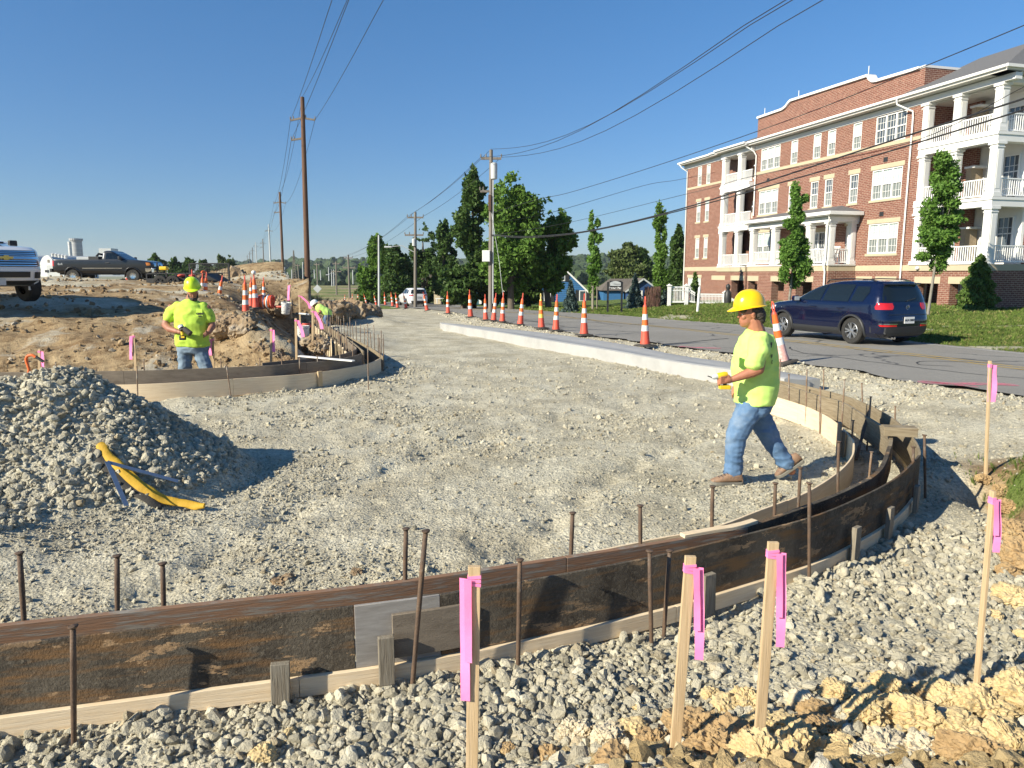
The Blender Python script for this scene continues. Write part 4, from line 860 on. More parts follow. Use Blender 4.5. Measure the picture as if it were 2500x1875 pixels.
wpx(smooth_px([(1199, 575), (1395, 542), (1650, 480), (1745, 457), (1847, 428), (2232, 345), (2500, 212), (2620, 160)]), R1, (10.8, 13.), .008, 'thin wire crossing the brick windows above the thick cables')
wpx(smooth_px([(1199, 545), (1300, 529), (1385, 508), (1572, 453), (1650, 440), (1745, 421)]), R1, (19., 62.), .014, 'service wire from the transformer pole to the left end of the brick building')
# ---------------------------------------------------------------- road signs
b = D(777, 728, 90); e = empty('warning_sign', b, 0, 'bare grey back of a diamond road sign on a thin post', 'road sign'); c = D(775, 705, 90)-b; s = .53
MB().prism([(-s, 0), (0, -s), (s, 0), (0, s)], lambda p, w: Vector((c.x+p[0], c.y+w, c.z+p[1])), -.01, .01).obj('sign_panel', MT['pale'], e); MB().tube([(0, .04, -.3), (c.x, c.y+.04, c.z+.45)], .035, 6).obj('post', MT['poleg'], e)
yg = hit(1009, 742, fr); b = Vector((yg[0], yg[1], fr(*yg))); Ys = b.y; c = D(1009, 699, Ys)-b; e = empty('speed_limit_sign', b, 0, 'white speed limit 40 sign above the white car', 'road sign')
MB().box(c, (.62, .02, .76)).obj('sign_panel', MT['white'], e); MB().tube([(c.x, .04, -.2), (c.x, .04, c.z)], .04, 6).obj('post', MT['poleg'], e)
def text(body, size, mat, parent, loc, rot=(PI/2, 0, 0), name='lettering', ext=.002, align='CENTER', bold=0):
    cu = bpy.data.curves.new(name, 'FONT'); cu.body = body; cu.size = size; cu.align_x = align; cu.align_y = 'CENTER'; cu.extrude = ext; cu.offset = bold; cu.materials.append(mat)
    t = bpy.data.objects.new('t', cu); COL.objects.link(t); me = bpy.data.meshes.new_from_object(t.evaluated_get(bpy.context.evaluated_depsgraph_get())); bpy.data.objects.remove(t)
    if not me.materials: me.materials.append(mat)
    o = link(name, me); o.location = loc; o.rotation_euler = rot
    if parent: o.parent = parent
    return o
text('SPEED\nLIMIT', .15, MT['black'], e, c+Vector((0, -.015, .22)), bold=.004); text('40', .42, MT['black'], e, c+Vector((0, -.015, -.17)), bold=.01)
# ---------------------------------------------------------------- buckets, coil, tools
def bucket(px, Y, tilt, label, mat, hgt=.37):
    b = D(*px, Y); e = empty('bucket', b, 0, label, 'bucket', 'buckets in the dirt'); e.rotation_euler = tilt
    MB().lathe([(.125, 0), (.13, .01), (.148, hgt-.05), (.158, hgt-.05), (.158, hgt), (.143, hgt), (.12, .02)], 20).obj('pail', mat, e, auto=40)
    MB().tube([(.15*math.cos(a), .15*math.sin(a), hgt-.03-.12*math.sin(a/1.)*.8) for a in np.linspace(0, PI, 12)], .004, 5).obj('bail', MT['steel'], e)
    return e
spk = M('splashed_white_plastic', (.66, .65, .62), (.60, .59, .56), .5, 5, c3=(.10, .10, .10), s3=14, lo3=.55, hi3=.6)
bucket((741, 833), 17.2, (0, 0, 1), 'near white bucket splashed with grey beside a pink flagged stake', spk); bucket((752, 826), 18.3, (.05, 0, 0), 'black bucket full of tools right behind the near white one', MT['black'], .42); bucket((697, 766), 23.2, (.1, -.12, 2), 'far white bucket splashed with grey near the striped coil', spk)
p = D(748, 797, 18.1); o = MB().tube([p+Vector((.12*math.cos(a)*(1-.1*k), .10*math.sin(a), .02*k)) for k in range(4) for a in np.linspace(0, 2*PI, 14)], .022, 6).obj('rolled_tape', MT['redor'], auto=60); tag(o, 'red coiled strap on top of the black bucket', 'coil')
e = empty('striped_coil', D(655, 752, 24.2), 0, 'roll of orange and white striped plastic lying beside the cones', 'coil')
for k in range(7):
    r_ = .21+.012*math.sin(k*2); MB().tube([(-.26+.065*k+.015*math.sin(a*2+k), r_*math.cos(a)*.9+.05, .20+r_*math.sin(a)) for a in np.linspace(0, 2*PI, 22)], .034, 7, caps=False).obj('ring', MT['orange'] if k % 2 else (MT['whiter'] if k in (2, 4) else MT['redor']), e, auto=60)
MB().tube([(.2, 0, .05), (.45, -.1, .04), (.62, -.05, .1)], .04, 6).obj('loose_end', MT['redor'], e, auto=60)
o = MB().tube([D(731, 765.5, 22.5), D(755, 768, 22.2)], .03, 8).obj('pipe', MT['pale'], smooth=True); tag(o, 'short pale pipe lying left of the crouching worker', 'pipe')
# hooked orange bar behind the stone pile
Yh = 9.2; hk = [(106, 883), (97, 877), (88, 872), (78, 867), (68, 869), (64, 878), (68, 892), (71, 903), (69.5, 911)]; e = empty('marking_wand', D(52, 943, Yh), 0, 'bent orange and white metal bar with black tip stuck behind the stone pile', 'marker bar'); b = Vector(e.location)
MB().tube([D(u, v, Yh)-b for u, v in smooth_px(hk[2:], 4)], .018, 8).obj('hook', MT['orange'], e, auto=60); MB().tube([D(u, v, Yh)-b for u, v in hk[:3]], .02, 8).obj('tip', MT['black'], e, auto=60)
MB().tube([D(69.5, 911, Yh)-b, D(60, 927, Yh)-b], .018, 8).obj('white_sleeve', MT['white'], e, auto=60); MB().tube([D(60, 927, Yh)-b, D(52, 943, Yh)-b, D(44, 958, Yh)-b], .018, 8).obj('shaft', MT['orange'], e, auto=60)
# yellow level bag and framing square on the stone pile
def on(u, v, h=.03): p = GH(u, v, 3.0); p.z += h; return p
path = [(242, 1097), (255, 1115), (268, 1132), (293, 1158), (319, 1183), (347, 1204), (381, 1224), (404, 1236), (435, 1243), (472, 1246), (509, 1250)]
P = [on(u, v, .05) for u, v in path]; P = [(P[max(i-1, 0)]+P[i]*2+P[min(i+1, len(P)-1)])/4 for i in range(len(P))]
def bagmesh(P, w, off, h, mat, name, parent, b, seed=0):
    vs = []; fs = []; pts = []
    for i in range(len(P)-1):
        for k in range(5): pts.append(P[i].lerp(P[i+1], k/5))
    pts.append(P[-1]); n = len(pts); m = 10
    for i, p in enumerate(pts):
        d = (pts[min(i+1, n-1)]-pts[max(i-1, 0)]).normalized(); sd_ = d.cross(Vector((0, -.5, .85))).normalized(); t = i/(n-1); ww = w*(.72+.28*math.sin(PI*min(t*1.4, 1)))*(1 if t < .93 else 1-(t-.93)*7); hh = h*(1-.3*t)
        for k in range(m):
            a = 2*PI*k/m; r_ = 1+.07*math.sin(i*.35+k*1.9+seed)+.05*math.sin(i*.8+k)
            vs.append(p-b+sd_*(math.cos(a)*ww*r_+off)+Vector((0, 0, math.sin(a)*hh*r_+.005*math.sin(i*.5))))
    for i in range(n-1):
        for k in range(m): k2 = (k+1) % m; fs.append((i*m+k, i*m+k2, (i+1)*m+k2, (i+1)*m+k))
    fs += [tuple(range(m))[::-1], tuple((n-1)*m+k for k in range(m))]
    return MB().add(vs, fs).obj(name, mat, parent, auto=70)
e = empty('level_bag', P[5], 0, 'long limp yellow canvas tool bag with black lining draped on the stone pile', 'tool bag'); b = Vector(e.location)
bagmesh(P, .048, 0, .028, MT['ybag'], 'canvas', e, b); bagmesh([p-Vector((.0, .02, .025)) for p in P[:8]], .045, .038, .02, MT['rubber'], 'lining', e, b, 3)
a0 = on(264, 1159, .11); a1_ = D(435, 1175, a0.y+.14); a2_ = D(309, 1236, a0.y-.42); 
e = empty('framing_square', a0, 0, 'blue grey steel framing square lying across the yellow bag', 'framing square')
nrm_ = (a1_-a0).cross(a2_-a0).normalized()
if nrm_.z < 0: nrm_ = -nrm_
MB().bar((0, 0, 0), a1_-a0, .046, .003, up=nrm_).obj('blade', MT['steel'], e); MB().bar(nrm_*.0035, a2_-a0+nrm_*.0035, .038, .003, up=nrm_).obj('tongue', MT['steel'], e)
# ---------------------------------------------------------------- lumps of yellow clay at the photographer's feet
from mathutils import noise as mno
def lump(c, s, seed, mat, label, name='clay_lump', flat=.75, group='big lumps of clay along the bank', sub=4, cat='clay lump'):
    bm = bmesh.new(); bmesh.ops.create_icosphere(bm, subdivisions=sub+(1 if .075 < s < .2 else 0), radius=1); off = Vector((seed*7.3, seed*3.1, seed*1.7)); r = random.Random(seed)
    cuts = [(Vector((r.gauss(0, 1), r.gauss(0, 1), r.gauss(0, 1))).normalized(), r.uniform(.6, .9)) for _ in range(6)]; sc = (r.uniform(.85, 1.25), r.uniform(.8, 1.1), flat*r.uniform(.8, 1.2))
    for v in bm.verts:
        for nn_, dd in cuts:
            k = v.co.dot(nn_)
            if k > dd: v.co -= nn_*(k-dd)*.75
        p = v.co*1.3+off; v.co *= 1+.30*mno.noise(p)+.20*(.5-abs(mno.noise(p*2.3)))+.20*mno.noise(p*4.5)+.15*(.4-abs(mno.noise(p*9)))+.10*mno.noise(p*17)+.07*mno.noise(p*34)
        v.co = Vector((v.co.x*sc[0], v.co.y*sc[1], v.co.z*sc[2]))*s
    me = bpy.data.meshes.new(name); bm.to_mesh(me); bm.free(); me.materials.append(mat); o = link(name, me, None, False); o.location = c; o.rotation_euler = (0, 0, seed); return tag(o, label, cat, group)
CLY = [M('yellow_clay', (.50, .37, .18), (.62, .50, .29), .9, 2.2, bump=.012, bscale=26, c3=(.32, .21, .09), s3=5.5, lo3=.55, hi3=.7), M('pale_clay', (.52, .44, .30), (.60, .53, .40), .9, 4, bump=.01, bscale=24, c3=(.42, .29, .13), s3=3, lo3=.5, hi3=.65), M('brown_clay', (.32, .21, .10), (.44, .31, .16), .9, 3, bump=.014, bscale=22, c3=(.45, .33, .16), s3=4, lo3=.52, hi3=.7)]
LP = [(1400, 1798, .085, 1), (1478, 1815, .088, 1), (1545, 1790, .06, 0), (1340, 1850, .05, 2), (1600, 1845, .10, 2), (1560, 1730, .035, 0), (1690, 1790, .13, 2), (1770, 1735, .07, 0), (1790, 1830, .14, 2), (1830, 1720, .08, 0), (1880, 1790, .10, 0), (1940, 1850, .12, 0), (1955, 1720, .075, 1), (2010, 1790, .10, 2), (2050, 1700, .085, 0), (2060, 1850, .09, 0), (2110, 1745, .10, 0), (2170, 1690, .085, 0), (2160, 1845, .11, 1), (2230, 1760, .12, 0), (2260, 1855, .10, 1), (2300, 1710, .09, 0), (2340, 1800, .12, 0), (2400, 1740, .11, 0), (2390, 1860, .10, 2), (2460, 1830, .12, 0), (2480, 1715, .13, 0), (640, 1850, .055, 0), (700, 1800, .035, 0),
    (1240, 1835, .04, 2), (2462, 1310, .13, 2), (2490, 1370, .14, 2), (2478, 1470, .11, 0), (2430, 1505, .04, 0), (2450, 1240, .11, 2), (2400, 1172, .08, 2), (2500, 1560, .06, 0), (2440, 1200, .09, 2), (2455, 1400, .07, 2), (1650, 1760, .05, 0), (1735, 1700, .05, 0), (2110, 1690, .05, 0), (2240, 1700, .05, 2), (2350, 1740, .06, 2), (2440, 1780, .07, 0), (1990, 1740, .06, 2), (1850, 1750, .05, 2), (1730, 1860, .12, 2), (1860, 1865, .10, 0), (2110, 1865, .08, 1), (1500, 1865, .07, 2)]
nmz = ('yellow', 'pale', 'brown'); cnt = {}
for k, (u, v, s, c) in enumerate(sorted(LP, key=lambda q: q[0])):
    side = u > 2345 and v < 1650; key = (side, c); j = cnt.get(key, 0); cnt[key] = j+1
    p = GH(u, v, 1.2); p.z += s*.12; lump(p, s, k+3, CLY[c], '%s %s clay lump from the left %s' % (ORD[j], nmz[c], 'in the dug bank under the grass patch' if side else 'in the crumbling bank at the bottom edge'))
DL = M('dirt_block', (.20, .135, .08), (.33, .24, .14), .95, 2.5, bump=.02, bscale=18, c3=(.38, .34, .28), s3=2, lo3=.5, hi3=.7)
for k, (u, v, Y, s) in enumerate(sorted(((705, 884, 14.2, .16), (560, 790, 16.3, .38), (592, 800, 15.9, .34), (600, 775, 16.6, .25), (540, 800, 16.0, .22), (640, 855, 15.2, .2), (800, 760, 30, .6), (830, 763, 31, .75), (860, 762, 31.5, .7), (885, 762, 32.5, .6), (905, 757, 33, .45), (770, 752, 32, .5), (680, 742, 30, .5), (660, 722, 36, .6), (700, 735, 33, .5), (720, 740, 33, .4), (1700/2.5, 860, 14.8, .14), (765, 835, 17, .3), (780, 842, 16.2, .22), (640, 712, 42, .9), (610, 700, 44, 1.), (580, 690, 46, 1.1), (560, 700, 45, .8), (330, 688, 47, .4), (300, 690, 47, .3), (690, 1418, 0, 0), (870, 1400, 0, 0)), key=lambda q: q[0])):
    if Y == 0: p = GH(u, v, 2.5); s = .075 if u < 800 else .045
    else: p = D(u, v, Y)
    p.z -= s*.2; lump(p, s, 100+k, DL, '%s clod of dark dug earth from the left among the heaps' % ORD[k], 'earth_clod', .8, 'clods of dug earth around the site', 4, 'earth clod')
# ================================================================ brick apartment building
KB = .274; NB = math.hypot(1, KB); P0 = np.array([22.48, 41.]); DB = np.array([-KB, 1])/NB; NO = np.array([-1, -KB])/NB
def bs(u, o=0., v=640):      # distance along the facade of the plane o metres in front of the main wall
    r = ray(u, v); t = (o+P0@NO)/(r[0]*NO[0]+r[1]*NO[1]); return float((np.array([r[0]*t, r[1]*t])-P0)@DB)
BRZ = math.atan2(-DB[1], -DB[0])    # local x runs along the facade towards the camera end, so x = -s ; local y = inward
apt = empty('apartment_building', (P0[0], P0[1], 0), BRZ, 'four storey red brick apartment building with white balconies and curved parapet', 'apartment building')
# local frame: X = -s, Y = -o (into the building), Z up
def brick_mat():
    m, nt, b = nodes('brick'); t = nt.nodes.new('ShaderNodeTexCoord'); mp = nt.nodes.new('ShaderNodeMapping'); L = nt.links
    # wrap: use x+y so that both wall directions get running courses
    sx = nt.nodes.new('ShaderNodeSeparateXYZ'); L.new(t.outputs['Object'], sx.inputs[0]); ad = nt.nodes.new('ShaderNodeMath'); ad.operation = 'ADD'; L.new(sx.outputs[0], ad.inputs[0]); L.new(sx.outputs[1], ad.inputs[1])
    cx = nt.nodes.new('ShaderNodeCombineXYZ'); L.new(ad.outputs[0], cx.inputs[0]); L.new(sx.outputs[2], cx.inputs[1])
    br = nt.nodes.new('ShaderNodeTexBrick'); L.new(cx.outputs[0], br.inputs[0]); br.inputs['Scale'].default_value = 1; br.inputs['Brick Width'].default_value = .205*1.35; br.inputs['Row Height'].default_value = .076*1.35
    br.inputs['Mortar Size'].default_value = .012; br.inputs['Mortar Smooth'].default_value = .2; br.inputs['Color1'].default_value = (.165, .062, .043, 1); br.inputs['Color2'].default_value = (.265, .112, .078, 1); br.inputs['Mortar'].default_value = (.48, .37, .29, 1); br.inputs['Bias'].default_value = -.1
    c = mix(nt, nz(nt, t.outputs['Object'], 6, 4, .7, .4, .7), br.outputs[0], (.17, .06, .04)); c = mix(nt, .72, br.outputs[0], c)
    L.new(c, b.inputs['Base Color']); b.inputs['Roughness'].default_value = .9; bumpn(nt, b, br.outputs['Fac'], -.008); return m
BK = brick_mat(); STN = M('limestone_trim', (.50, .42, .29), (.45, .38, .27), .85, 1.2, bump=.002); WH = M('white_trim', (.78, .77, .75), (.74, .73, .71), .5, 1); SOF = M('soffit', (.55, .53, .50), None, .7)
SHG = M('grey_shingles', (.10, .10, .105), (.16, .16, .165), .9, 14, bump=.01); TANS = M('tan_siding', (.42, .33, .22), (.38, .29, .19), .8, 2, (1, 1, 12), bump=.004)
GLD = M('window_glass', (.05, .065, .08), (.09, .11, .13), .06, .8, coat=.5); GLB = M('glass_with_blinds', (.46, .54, .53), (.36, .45, .45), .12, 3, (14, 14, .3), coat=.4); GLS = M('screened_glass', (.19, .215, .21), (.14, .16, .16), .3, 2)
def bbox(s0, s1, o0, o1, z0, z1, name, mat, par=apt, bevel=0):    # s range, o range (outwards), z range
    return MB().box((-(s0+s1)/2, -(o0+o1)/2, (z0+z1)/2), (abs(s1-s0), abs(o1-o0), z1-z0)).obj(name, mat, par, bevel=bevel)
def wall_holes(s0, s1, z0, z1, o, holes, name='wall', mat=BK, th=.3, par=apt):
    """wall s0<s1 with rectangular openings, cut on a grid"""
    ss = sorted({s0, s1}|{h[0] for h in holes}|{h[1] for h in holes}); zz = sorted({z0, z1}|{h[2] for h in holes}|{h[3] for h in holes}); ss = [a for a in ss if s0 <= a <= s1]; zz = [a for a in zz if z0 <= a <= z1]
    hit_ = lambda a, b: any(h[0] < a < h[1] and h[2] < b < h[3] for h in holes); vi = {}; vs = []; fs = []
    def V(s, z, oo):
        k = (round(s, 4), round(z, 4), oo)
        if k not in vi: vi[k] = len(vs); vs.append((-s, -oo, z))
        return vi[k]
    n, m = len(ss)-1, len(zz)-1; g = [[not hit_((ss[i]+ss[i+1])/2, (zz[j]+zz[j+1])/2) for j in range(m)] for i in range(n)]
    for i in range(n):
        for j in range(m):
            if not g[i][j]: continue
            a, b, c, d = (ss[i], zz[j]), (ss[i+1], zz[j]), (ss[i+1], zz[j+1]), (ss[i], zz[j+1])
            fs.append([V(*p, o) for p in (a, b, c, d)]); fs.append([V(*p, o-th) for p in (d, c, b, a)])
            for (p, q, di, dj) in ((a, b, 0, -1), (b, c, 1, 0), (c, d, 0, 1), (d, a, -1, 0)):
                ii, jj = i+di, j+dj
                if not (0 <= ii < n and 0 <= jj < m and g[ii][jj]): fs.append([V(*q, o), V(*p, o), V(*p, o-th), V(*q, o-th)])
    return MB().add(vs, fs).obj(name, mat, par)
WIN = {}
def window(s0, s1, z0, z1, o, n=1, par=apt, gl=(GLB, GLS), mull=2, door=False):
    """n double-hung units side by side; s0 is the near (right hand) end"""
    w = s1-s0; h = z1-z0; key = (round(w, 1), round(h, 1), n, gl[0].name, door); e0 = (-(s0+s1)/2, -(o-.10), z0)
    if key in WIN:
        src = WIN[key]; c = src.copy(); COL.objects.link(c); c.parent = par; c.location = e0; c.scale = (w/src['w'], 1, h/src['h'])
        for ch in src.children: d = ch.copy(); COL.objects.link(d); d.parent = c
        return c
    mb = MB(); fw = .075; mb.box((0, -.02, fw/2), (w, .10, fw)).box((0, -.02, h-fw/2), (w, .10, fw))
    us = [(-w/2+w*i/n, -w/2+w*(i+1)/n) for i in range(n)]
    for i in range(n+1): mb.box((-w/2+w*i/n+(fw/2 if i == 0 else -fw/2 if i == n else 0), -.022, h/2), (fw if i in (0, n) else .11, .10, h-2*fw))
    zm = h*(.5 if not door else .62)
    mb.box((0, -.01, zm), (w-2*fw, .07, .065)) if not door else None
    for a, b in us:
        a += .07; b -= .07
        for k in range(1, mull+1): x = a+(b-a)*k/(mull+1); mb.box((x, -.004, h/2), (.022, .02, h-.16))
        for zz in (.25, .75): mb.box(((a+b)/2, -.004, h*zz), (b-a, .018, .022))
    fr_ = mb.obj('window', WH, par); fr_.location = e0; fr_['w'] = w; fr_['h'] = h
    for a, b in us:
        MB().box(((a+b)/2, .012, (h+zm)/2), (b-a-.08, .012, h-zm-.06)).obj('pane', gl[0], fr_); MB().box(((a+b)/2, .022, zm/2), (b-a-.08, .012, zm-.06)).obj('pane', gl[1], fr_)
    WIN[key] = fr_; return fr_
def lint(s0, s1, z, o, h=.26, ex=.13): bbox(s0-ex, s1+ex, o-.05, o+.02, z, z+h, 'lintel', STN)
def sill(s0, s1, z, o): bbox(s0-.10, s1+.10, o-.06, o+.05, z-.14, z, 'sill', STN)
ZF = ((3.15, 4.92), (6.30, 8.05), (9.50, 11.10))    # sill and head of the three full storeys
SA = 15.75; holes = []
tri = [(1.27, 3.6), (12.72, 15.05)]; nar = [(4.74, 5.50), (7.02, 7.78), (8.41, 9.18), (10.78, 11.53)]
for (a, b) in tri:
    for k, (z0, z1) in enumerate(ZF):
        if not (a > 10 and k == 0): holes.append((a, b, z0, z1))
for (a, b) in nar:
    for k in (1, 2): holes.append((a, b, *ZF[k]))
holes += [(4.78, 5.52, 2.55, 4.92), (13.35, 15.2, 3.0, 5.0), (6.6, 8.9, 2.5, 4.7)]
wall_holes(.15, SA, 2.45, 11.12, 0, holes)
for (a, b) in tri:
    for k, (z0, z1) in enumerate(ZF):
        if a > 10 and k == 0: continue
        window(a, b, z0, z1, 0, 3, gl=(GLB, GLS) if not (a < 5 and k == 2) else (GLD, GLD)); 
        if k < 2: lint(a, b, z1, 0); sill(a, b, z0, 0)
for (a, b) in nar:
    for k in (1, 2):
        window(a, b, *ZF[k], 0, 1, gl=(GLD, GLS) if k == 1 and a < 10 else (GLB, GLS))
        if k == 1: lint(a, b, ZF[1][1], 0, .28); sill(a, b, ZF[1][0], 0)
window(4.78, 5.52, 2.55, 4.92, 0, 1, gl=(GLS, GLD)); lint(4.78, 5.52, 4.92, 0); window(13.35, 15.2, 3.0, 5.0, 0, 2); lint(13.35, 15.2, 5.0, 0); window(6.6, 8.9, 2.5, 4.7, 0, 3, gl=(GLD, GLD)); lint(6.6, 8.9, 4.7, 0)
bbox(.15, SA, -.05, .035, 9.28, 9.48, 'string_course', STN)
for s_, z in ((2.62, 5.45), (2.62, 8.55), (14.0, 8.75)): bbox(s_-.16, s_+.16, -.05, .015, z-.13, z+.13, 'vent', MT['black'])
bbox(.15, SA, -.06, .03, 2.13, 2.45, 'stone_band', STN)
# body behind, so that nothing is hollow
bbox(-4.3, 27.5, -16, -2.6, -.6, 11.2, 'inner_core', BK)
# frieze, soffit, gutter along main wall and wing
def eave(s0, s1, o, z=11.12, par=apt):
    bbox(s0, s1, o-.35, o+.05, z, z+.30, 'frieze', WH); bbox(s0, s1, o-.3, o+.62, z+.34, z+.38, 'soffit', SOF); bbox(s0, s1, o+.50, o+.62, z+.385, z+.56, 'fascia', WH); bbox(s0, s1, o+.625, o+.76, z+.46, z+.60, 'gutter', WH, bevel=.02)
eave(-4.65-.62, 21.3, 0)
# parapet with swept steps
def parapet():
    pts = [(1.1, 11.6), (16.4, 11.6), (16.4, 13.55), (13.4, 13.55), (13.0, 13.65), (12.75, 13.82), (12.5, 13.95), (5.05, 13.78), (4.9, 13.55), (4.65, 13.36), (4.3, 13.30), (1.1, 13.20)]
    f = lambda p, w: Vector((-p[0], w, p[1])); MB().prism(pts, f, .50, .90).obj('parapet', BK, apt)
    mb = MB(); top = pts[2:]
    for a, b in zip(top[:-1], top[1:]): mb.bar((-a[0], .66, a[1]+.06), (-b[0], .66, b[1]+.06), .62, .15)
    mb.obj('parapet_coping', WH, apt); bbox(.75, 1.1, -6.5, -.5, 11.6, 13.2, 'parapet_return', BK); bbox(.72, 1.13, -6.5, -.45, 13.2, 13.33, 'parapet_coping', WH)
    for s_, z in ((5.1, 13.85), (11.7, 13.95), (15.6, 13.6)): MB().tube([(-s_, .5, z), (-s_, .5, z+.55)], .025, 5).obj('lightning_rod', MT['white'], apt)
parapet()
def roof(s0, s1, o0, o1, z0, z1, hip0=0, hip1=0):
    v = [(-s0, -o0, z0), (-s1, -o0, z0), (-s1, -o1, z0), (-s0, -o1, z0), (-(s0+hip0), -(o0+o1)/2, z1), (-(s1-hip1), -(o0+o1)/2, z1)]
    return MB().add(v, [(0, 1, 5, 4), (1, 2, 5), (2, 3, 4, 5), (3, 0, 4), (0, 3, 2, 1)]).obj('roof', SHG, apt)
roof(-5.35, 1.2, .70, -10, 11.72, 14.1, 3.5, 0); roof(15.8, 21.4, .70, -9, 11.73, 13.4, 0, 3.)
def railing(s0, s1, z, o, par=apt, h=.92, ax='s', rot=None):
    mb = MB(); L = abs(s1-s0); n = max(2, int(L/.135)); f = (lambda t, dz: (-(s0+(s1-s0)*t), -o, z+dz)) if ax == 's' else (lambda t, dz: (-o, -(s0+(s1-s0)*t), z+dz))
    mb.bar(f(0, h), f(1, h), .085, .06); mb.bar(f(0, .12), f(1, .12), .06, .06)
    for i in range(n): t = (i+.5)/n; p = f(t, .14); q = f(t, h-.02); mb.bar(p, q, .042, .042, up=(0, 1, 0))
    return mb.obj('railing', MT['vinyl'], par)
def column(s, o, z0, z1, w=.42, par=apt):
    mb = MB().box((-s, -o, (z0+z1)/2), (w, w, z1-z0)).box((-s, -o, z1-.07), (w+.14, w+.14, .12)).box((-s, -o, z0+.12), (w+.1, w+.1, .2)).box((-s, -o, z1-.26), (w+.06, w+.06, .05))
    for dx in (-1, 1): mb.box((-s+dx*(w/2), -o, (z0+z1)/2), (.025, w-.14, z1-z0-.8))
    mb.box((-s, -o-w/2, (z0+z1)/2), (w-.14, .025, z1-z0-.8)); return mb.obj('column', WH, par)
# right-hand balcony wing, three decks
cs_ = (.0, -2.05, -4.42)
zf = (2.45, 5.62, 8.72, 11.12)
for k in range(3):
    z0, z1 = zf[k], zf[k+1]; fl = z0+(.0 if k == 0 else .12); top = z1-(.0 if k == 2 else .34)
    for s_ in cs_: column(s_, -.22, fl, top)
    column(-4.42, -3.2, fl, top); 
    for a, b in ((-.22, -1.84), (-2.27, -4.2)): railing(a, b, fl, -.22)
    o = railing(-.45, -3.0, fl, 4.42*-1, ax='o') ; 
    if k < 2:
        bbox(-4.66, .2, -.43, .06, z1-.34, z1-.02, 'deck_beam', WH); bbox(-4.70, .2, -.43, .12, z1-.02, z1+.12, 'deck_edge', WH); bbox(-4.66, -4.2, -3.6, -.43, z1-.34, z1-.02, 'deck_beam', WH); bbox(-4.70, -4.2, -3.6, -.43, z1-.02, z1+.12, 'deck_edge', WH)
    bbox(-4.3, .15, -2.6, -.4, z1-.06, z1+.04, 'balcony_ceiling', SOF)
    bbox(.15, .4, -2.6, -.31, z0, z1, 'wall', BK)
    # back of the balcony: brick, white door surround, tan half wall
    bbox(-4.3, .15, -2.62, -2.42, z0, z1, 'back_wall', WH); bbox(-1.5, .15, -2.40, -2.2, z0, z1, 'wall', BK)
    window(-3.9, -2.0, z0+.15, z1-.7, -2.3, 2, gl=(GLD, GLD), door=True)
    bbox(-1.85, -1.55, -2.3, -1.5, z0, z0+1.9, 'tan_partition', TANS); bbox(-2.15, -1.5, -2.3, -1.4, z0+1.9, z0+2.0, 'partition_cap', WH)
eave_side = bbox(-4.70, -4.3, -10, -.35, 11.12, 11.42, 'frieze', WH); bbox(-5.27, -4.3, -10, .6, 11.46, 11.50, 'soffit', SOF); bbox(-5.30, -5.18, -10, .6, 11.505, 11.68, 'fascia', WH); bbox(-5.44, -5.31, -10, .76, 11.58, 11.72, 'gutter', WH)
bbox(-4.3, -3.9, -10, -3.6, 2.45, 11.12, 'wall', BK)
bbox(-4.7, .2, -.45, .08, 2.13, 2.45, 'stone_band', STN); bbox(-4.7, -4.2, -10, -.45, 2.13, 2.45, 'stone_band', STN); bbox(-4.7, .2, -.46, .14, 2.452, 2.52, 'deck_edge', WH)
# ground storey of wing: piers and openings
def gopen(s0, s1, o, openings, z0=-.8, z1=2.13, zt=1.45, th=.55):
    wall_holes(s0, s1, z0, z1, o, [(a, b, z0-.01, zt) for a, b in openings], th=th)
    for a, b in openings: bbox(a-.12, b+.12, o-.1, o+.025, zt, zt+.36, 'lintel', STN)
gopen(-4.7, .2, .0, [(-4.1, -2.6), (-1.85, -.35)]); gopen(.2, 4.6, .0, [(1.2, 2.6), (3.1, 4.2)])
bbox(-4.7, -4.2, -10, -.56, -.8, 1.75 if False else 2.13, 'wall', BK)
for a, b in ((-3.9, -2.8), (-1.6, -.6), (1.3, 2.4), (7.1, 8.3), (13.2, 14.3), (16.6, 17.6)): window(a, b, .1, 1.9, -2.3, 2, gl=(GLB, GLD) if a > 10 else (GLD, GLS))
# porch in front of the main wall, first full storey
po = 2.0; pc = [bs(2016, po), bs(1968, po), bs(1884, po), bs(1832, po)]; pe = pc[-1]+.35
for s_ in pc: column(s_, po-.2, 2.55, 5.12, .40)
column(pc[0], .25, 2.55, 5.12, .36)
for a, b in zip(pc[:-1], pc[1:]): railing(a+.22, b-.22, 2.55, po-.2)
railing(.45, po-.4, 2.55, pc[0], ax='o')
bbox(pc[0]-.3, pe, -.0, po+.05, 5.12, 5.42, 'frieze', WH); bbox(pc[0]-.55, pe, .05, po+.42, 5.44, 5.48, 'soffit', SOF); bbox(pc[0]-.58, pe, po+.36, po+.50, 5.485, 5.70, 'gutter', WH, bevel=.02); bbox(pc[0]-.72, pc[0]-.585, .05, po+.50, 5.485, 5.70, 'gutter', WH, bevel=.02)
MB().add([(-(pc[0]-.7), -(po+.48), 5.70), (-pe, -(po+.48), 5.70), (-pe, -.02, 6.22), (-(pc[0]+1.3), -.02, 6.22), (-(pc[0]-.7), -.02, 5.70), (-pe, -.02, 5.70)], [(0, 1, 2, 3), (0, 3, 4), (0, 4, 5, 1), (3, 2, 5, 4), (1, 5, 2)]).obj('porch_roof', SHG, apt)
bbox(pc[0]-.3, pe, .05, po+.06, 2.47, 2.55, 'deck_edge', WH); bbox(pc[0]-.25, pe, .06, po, 2.13, 2.46, 'stone_band', STN)
gopen(pc[0]-.25, pe, po-.02, [(bs(u1, po), bs(u0, po)) for u0, u1 in ((1829, 1851), (1886, 1917), (1946, 1985))])
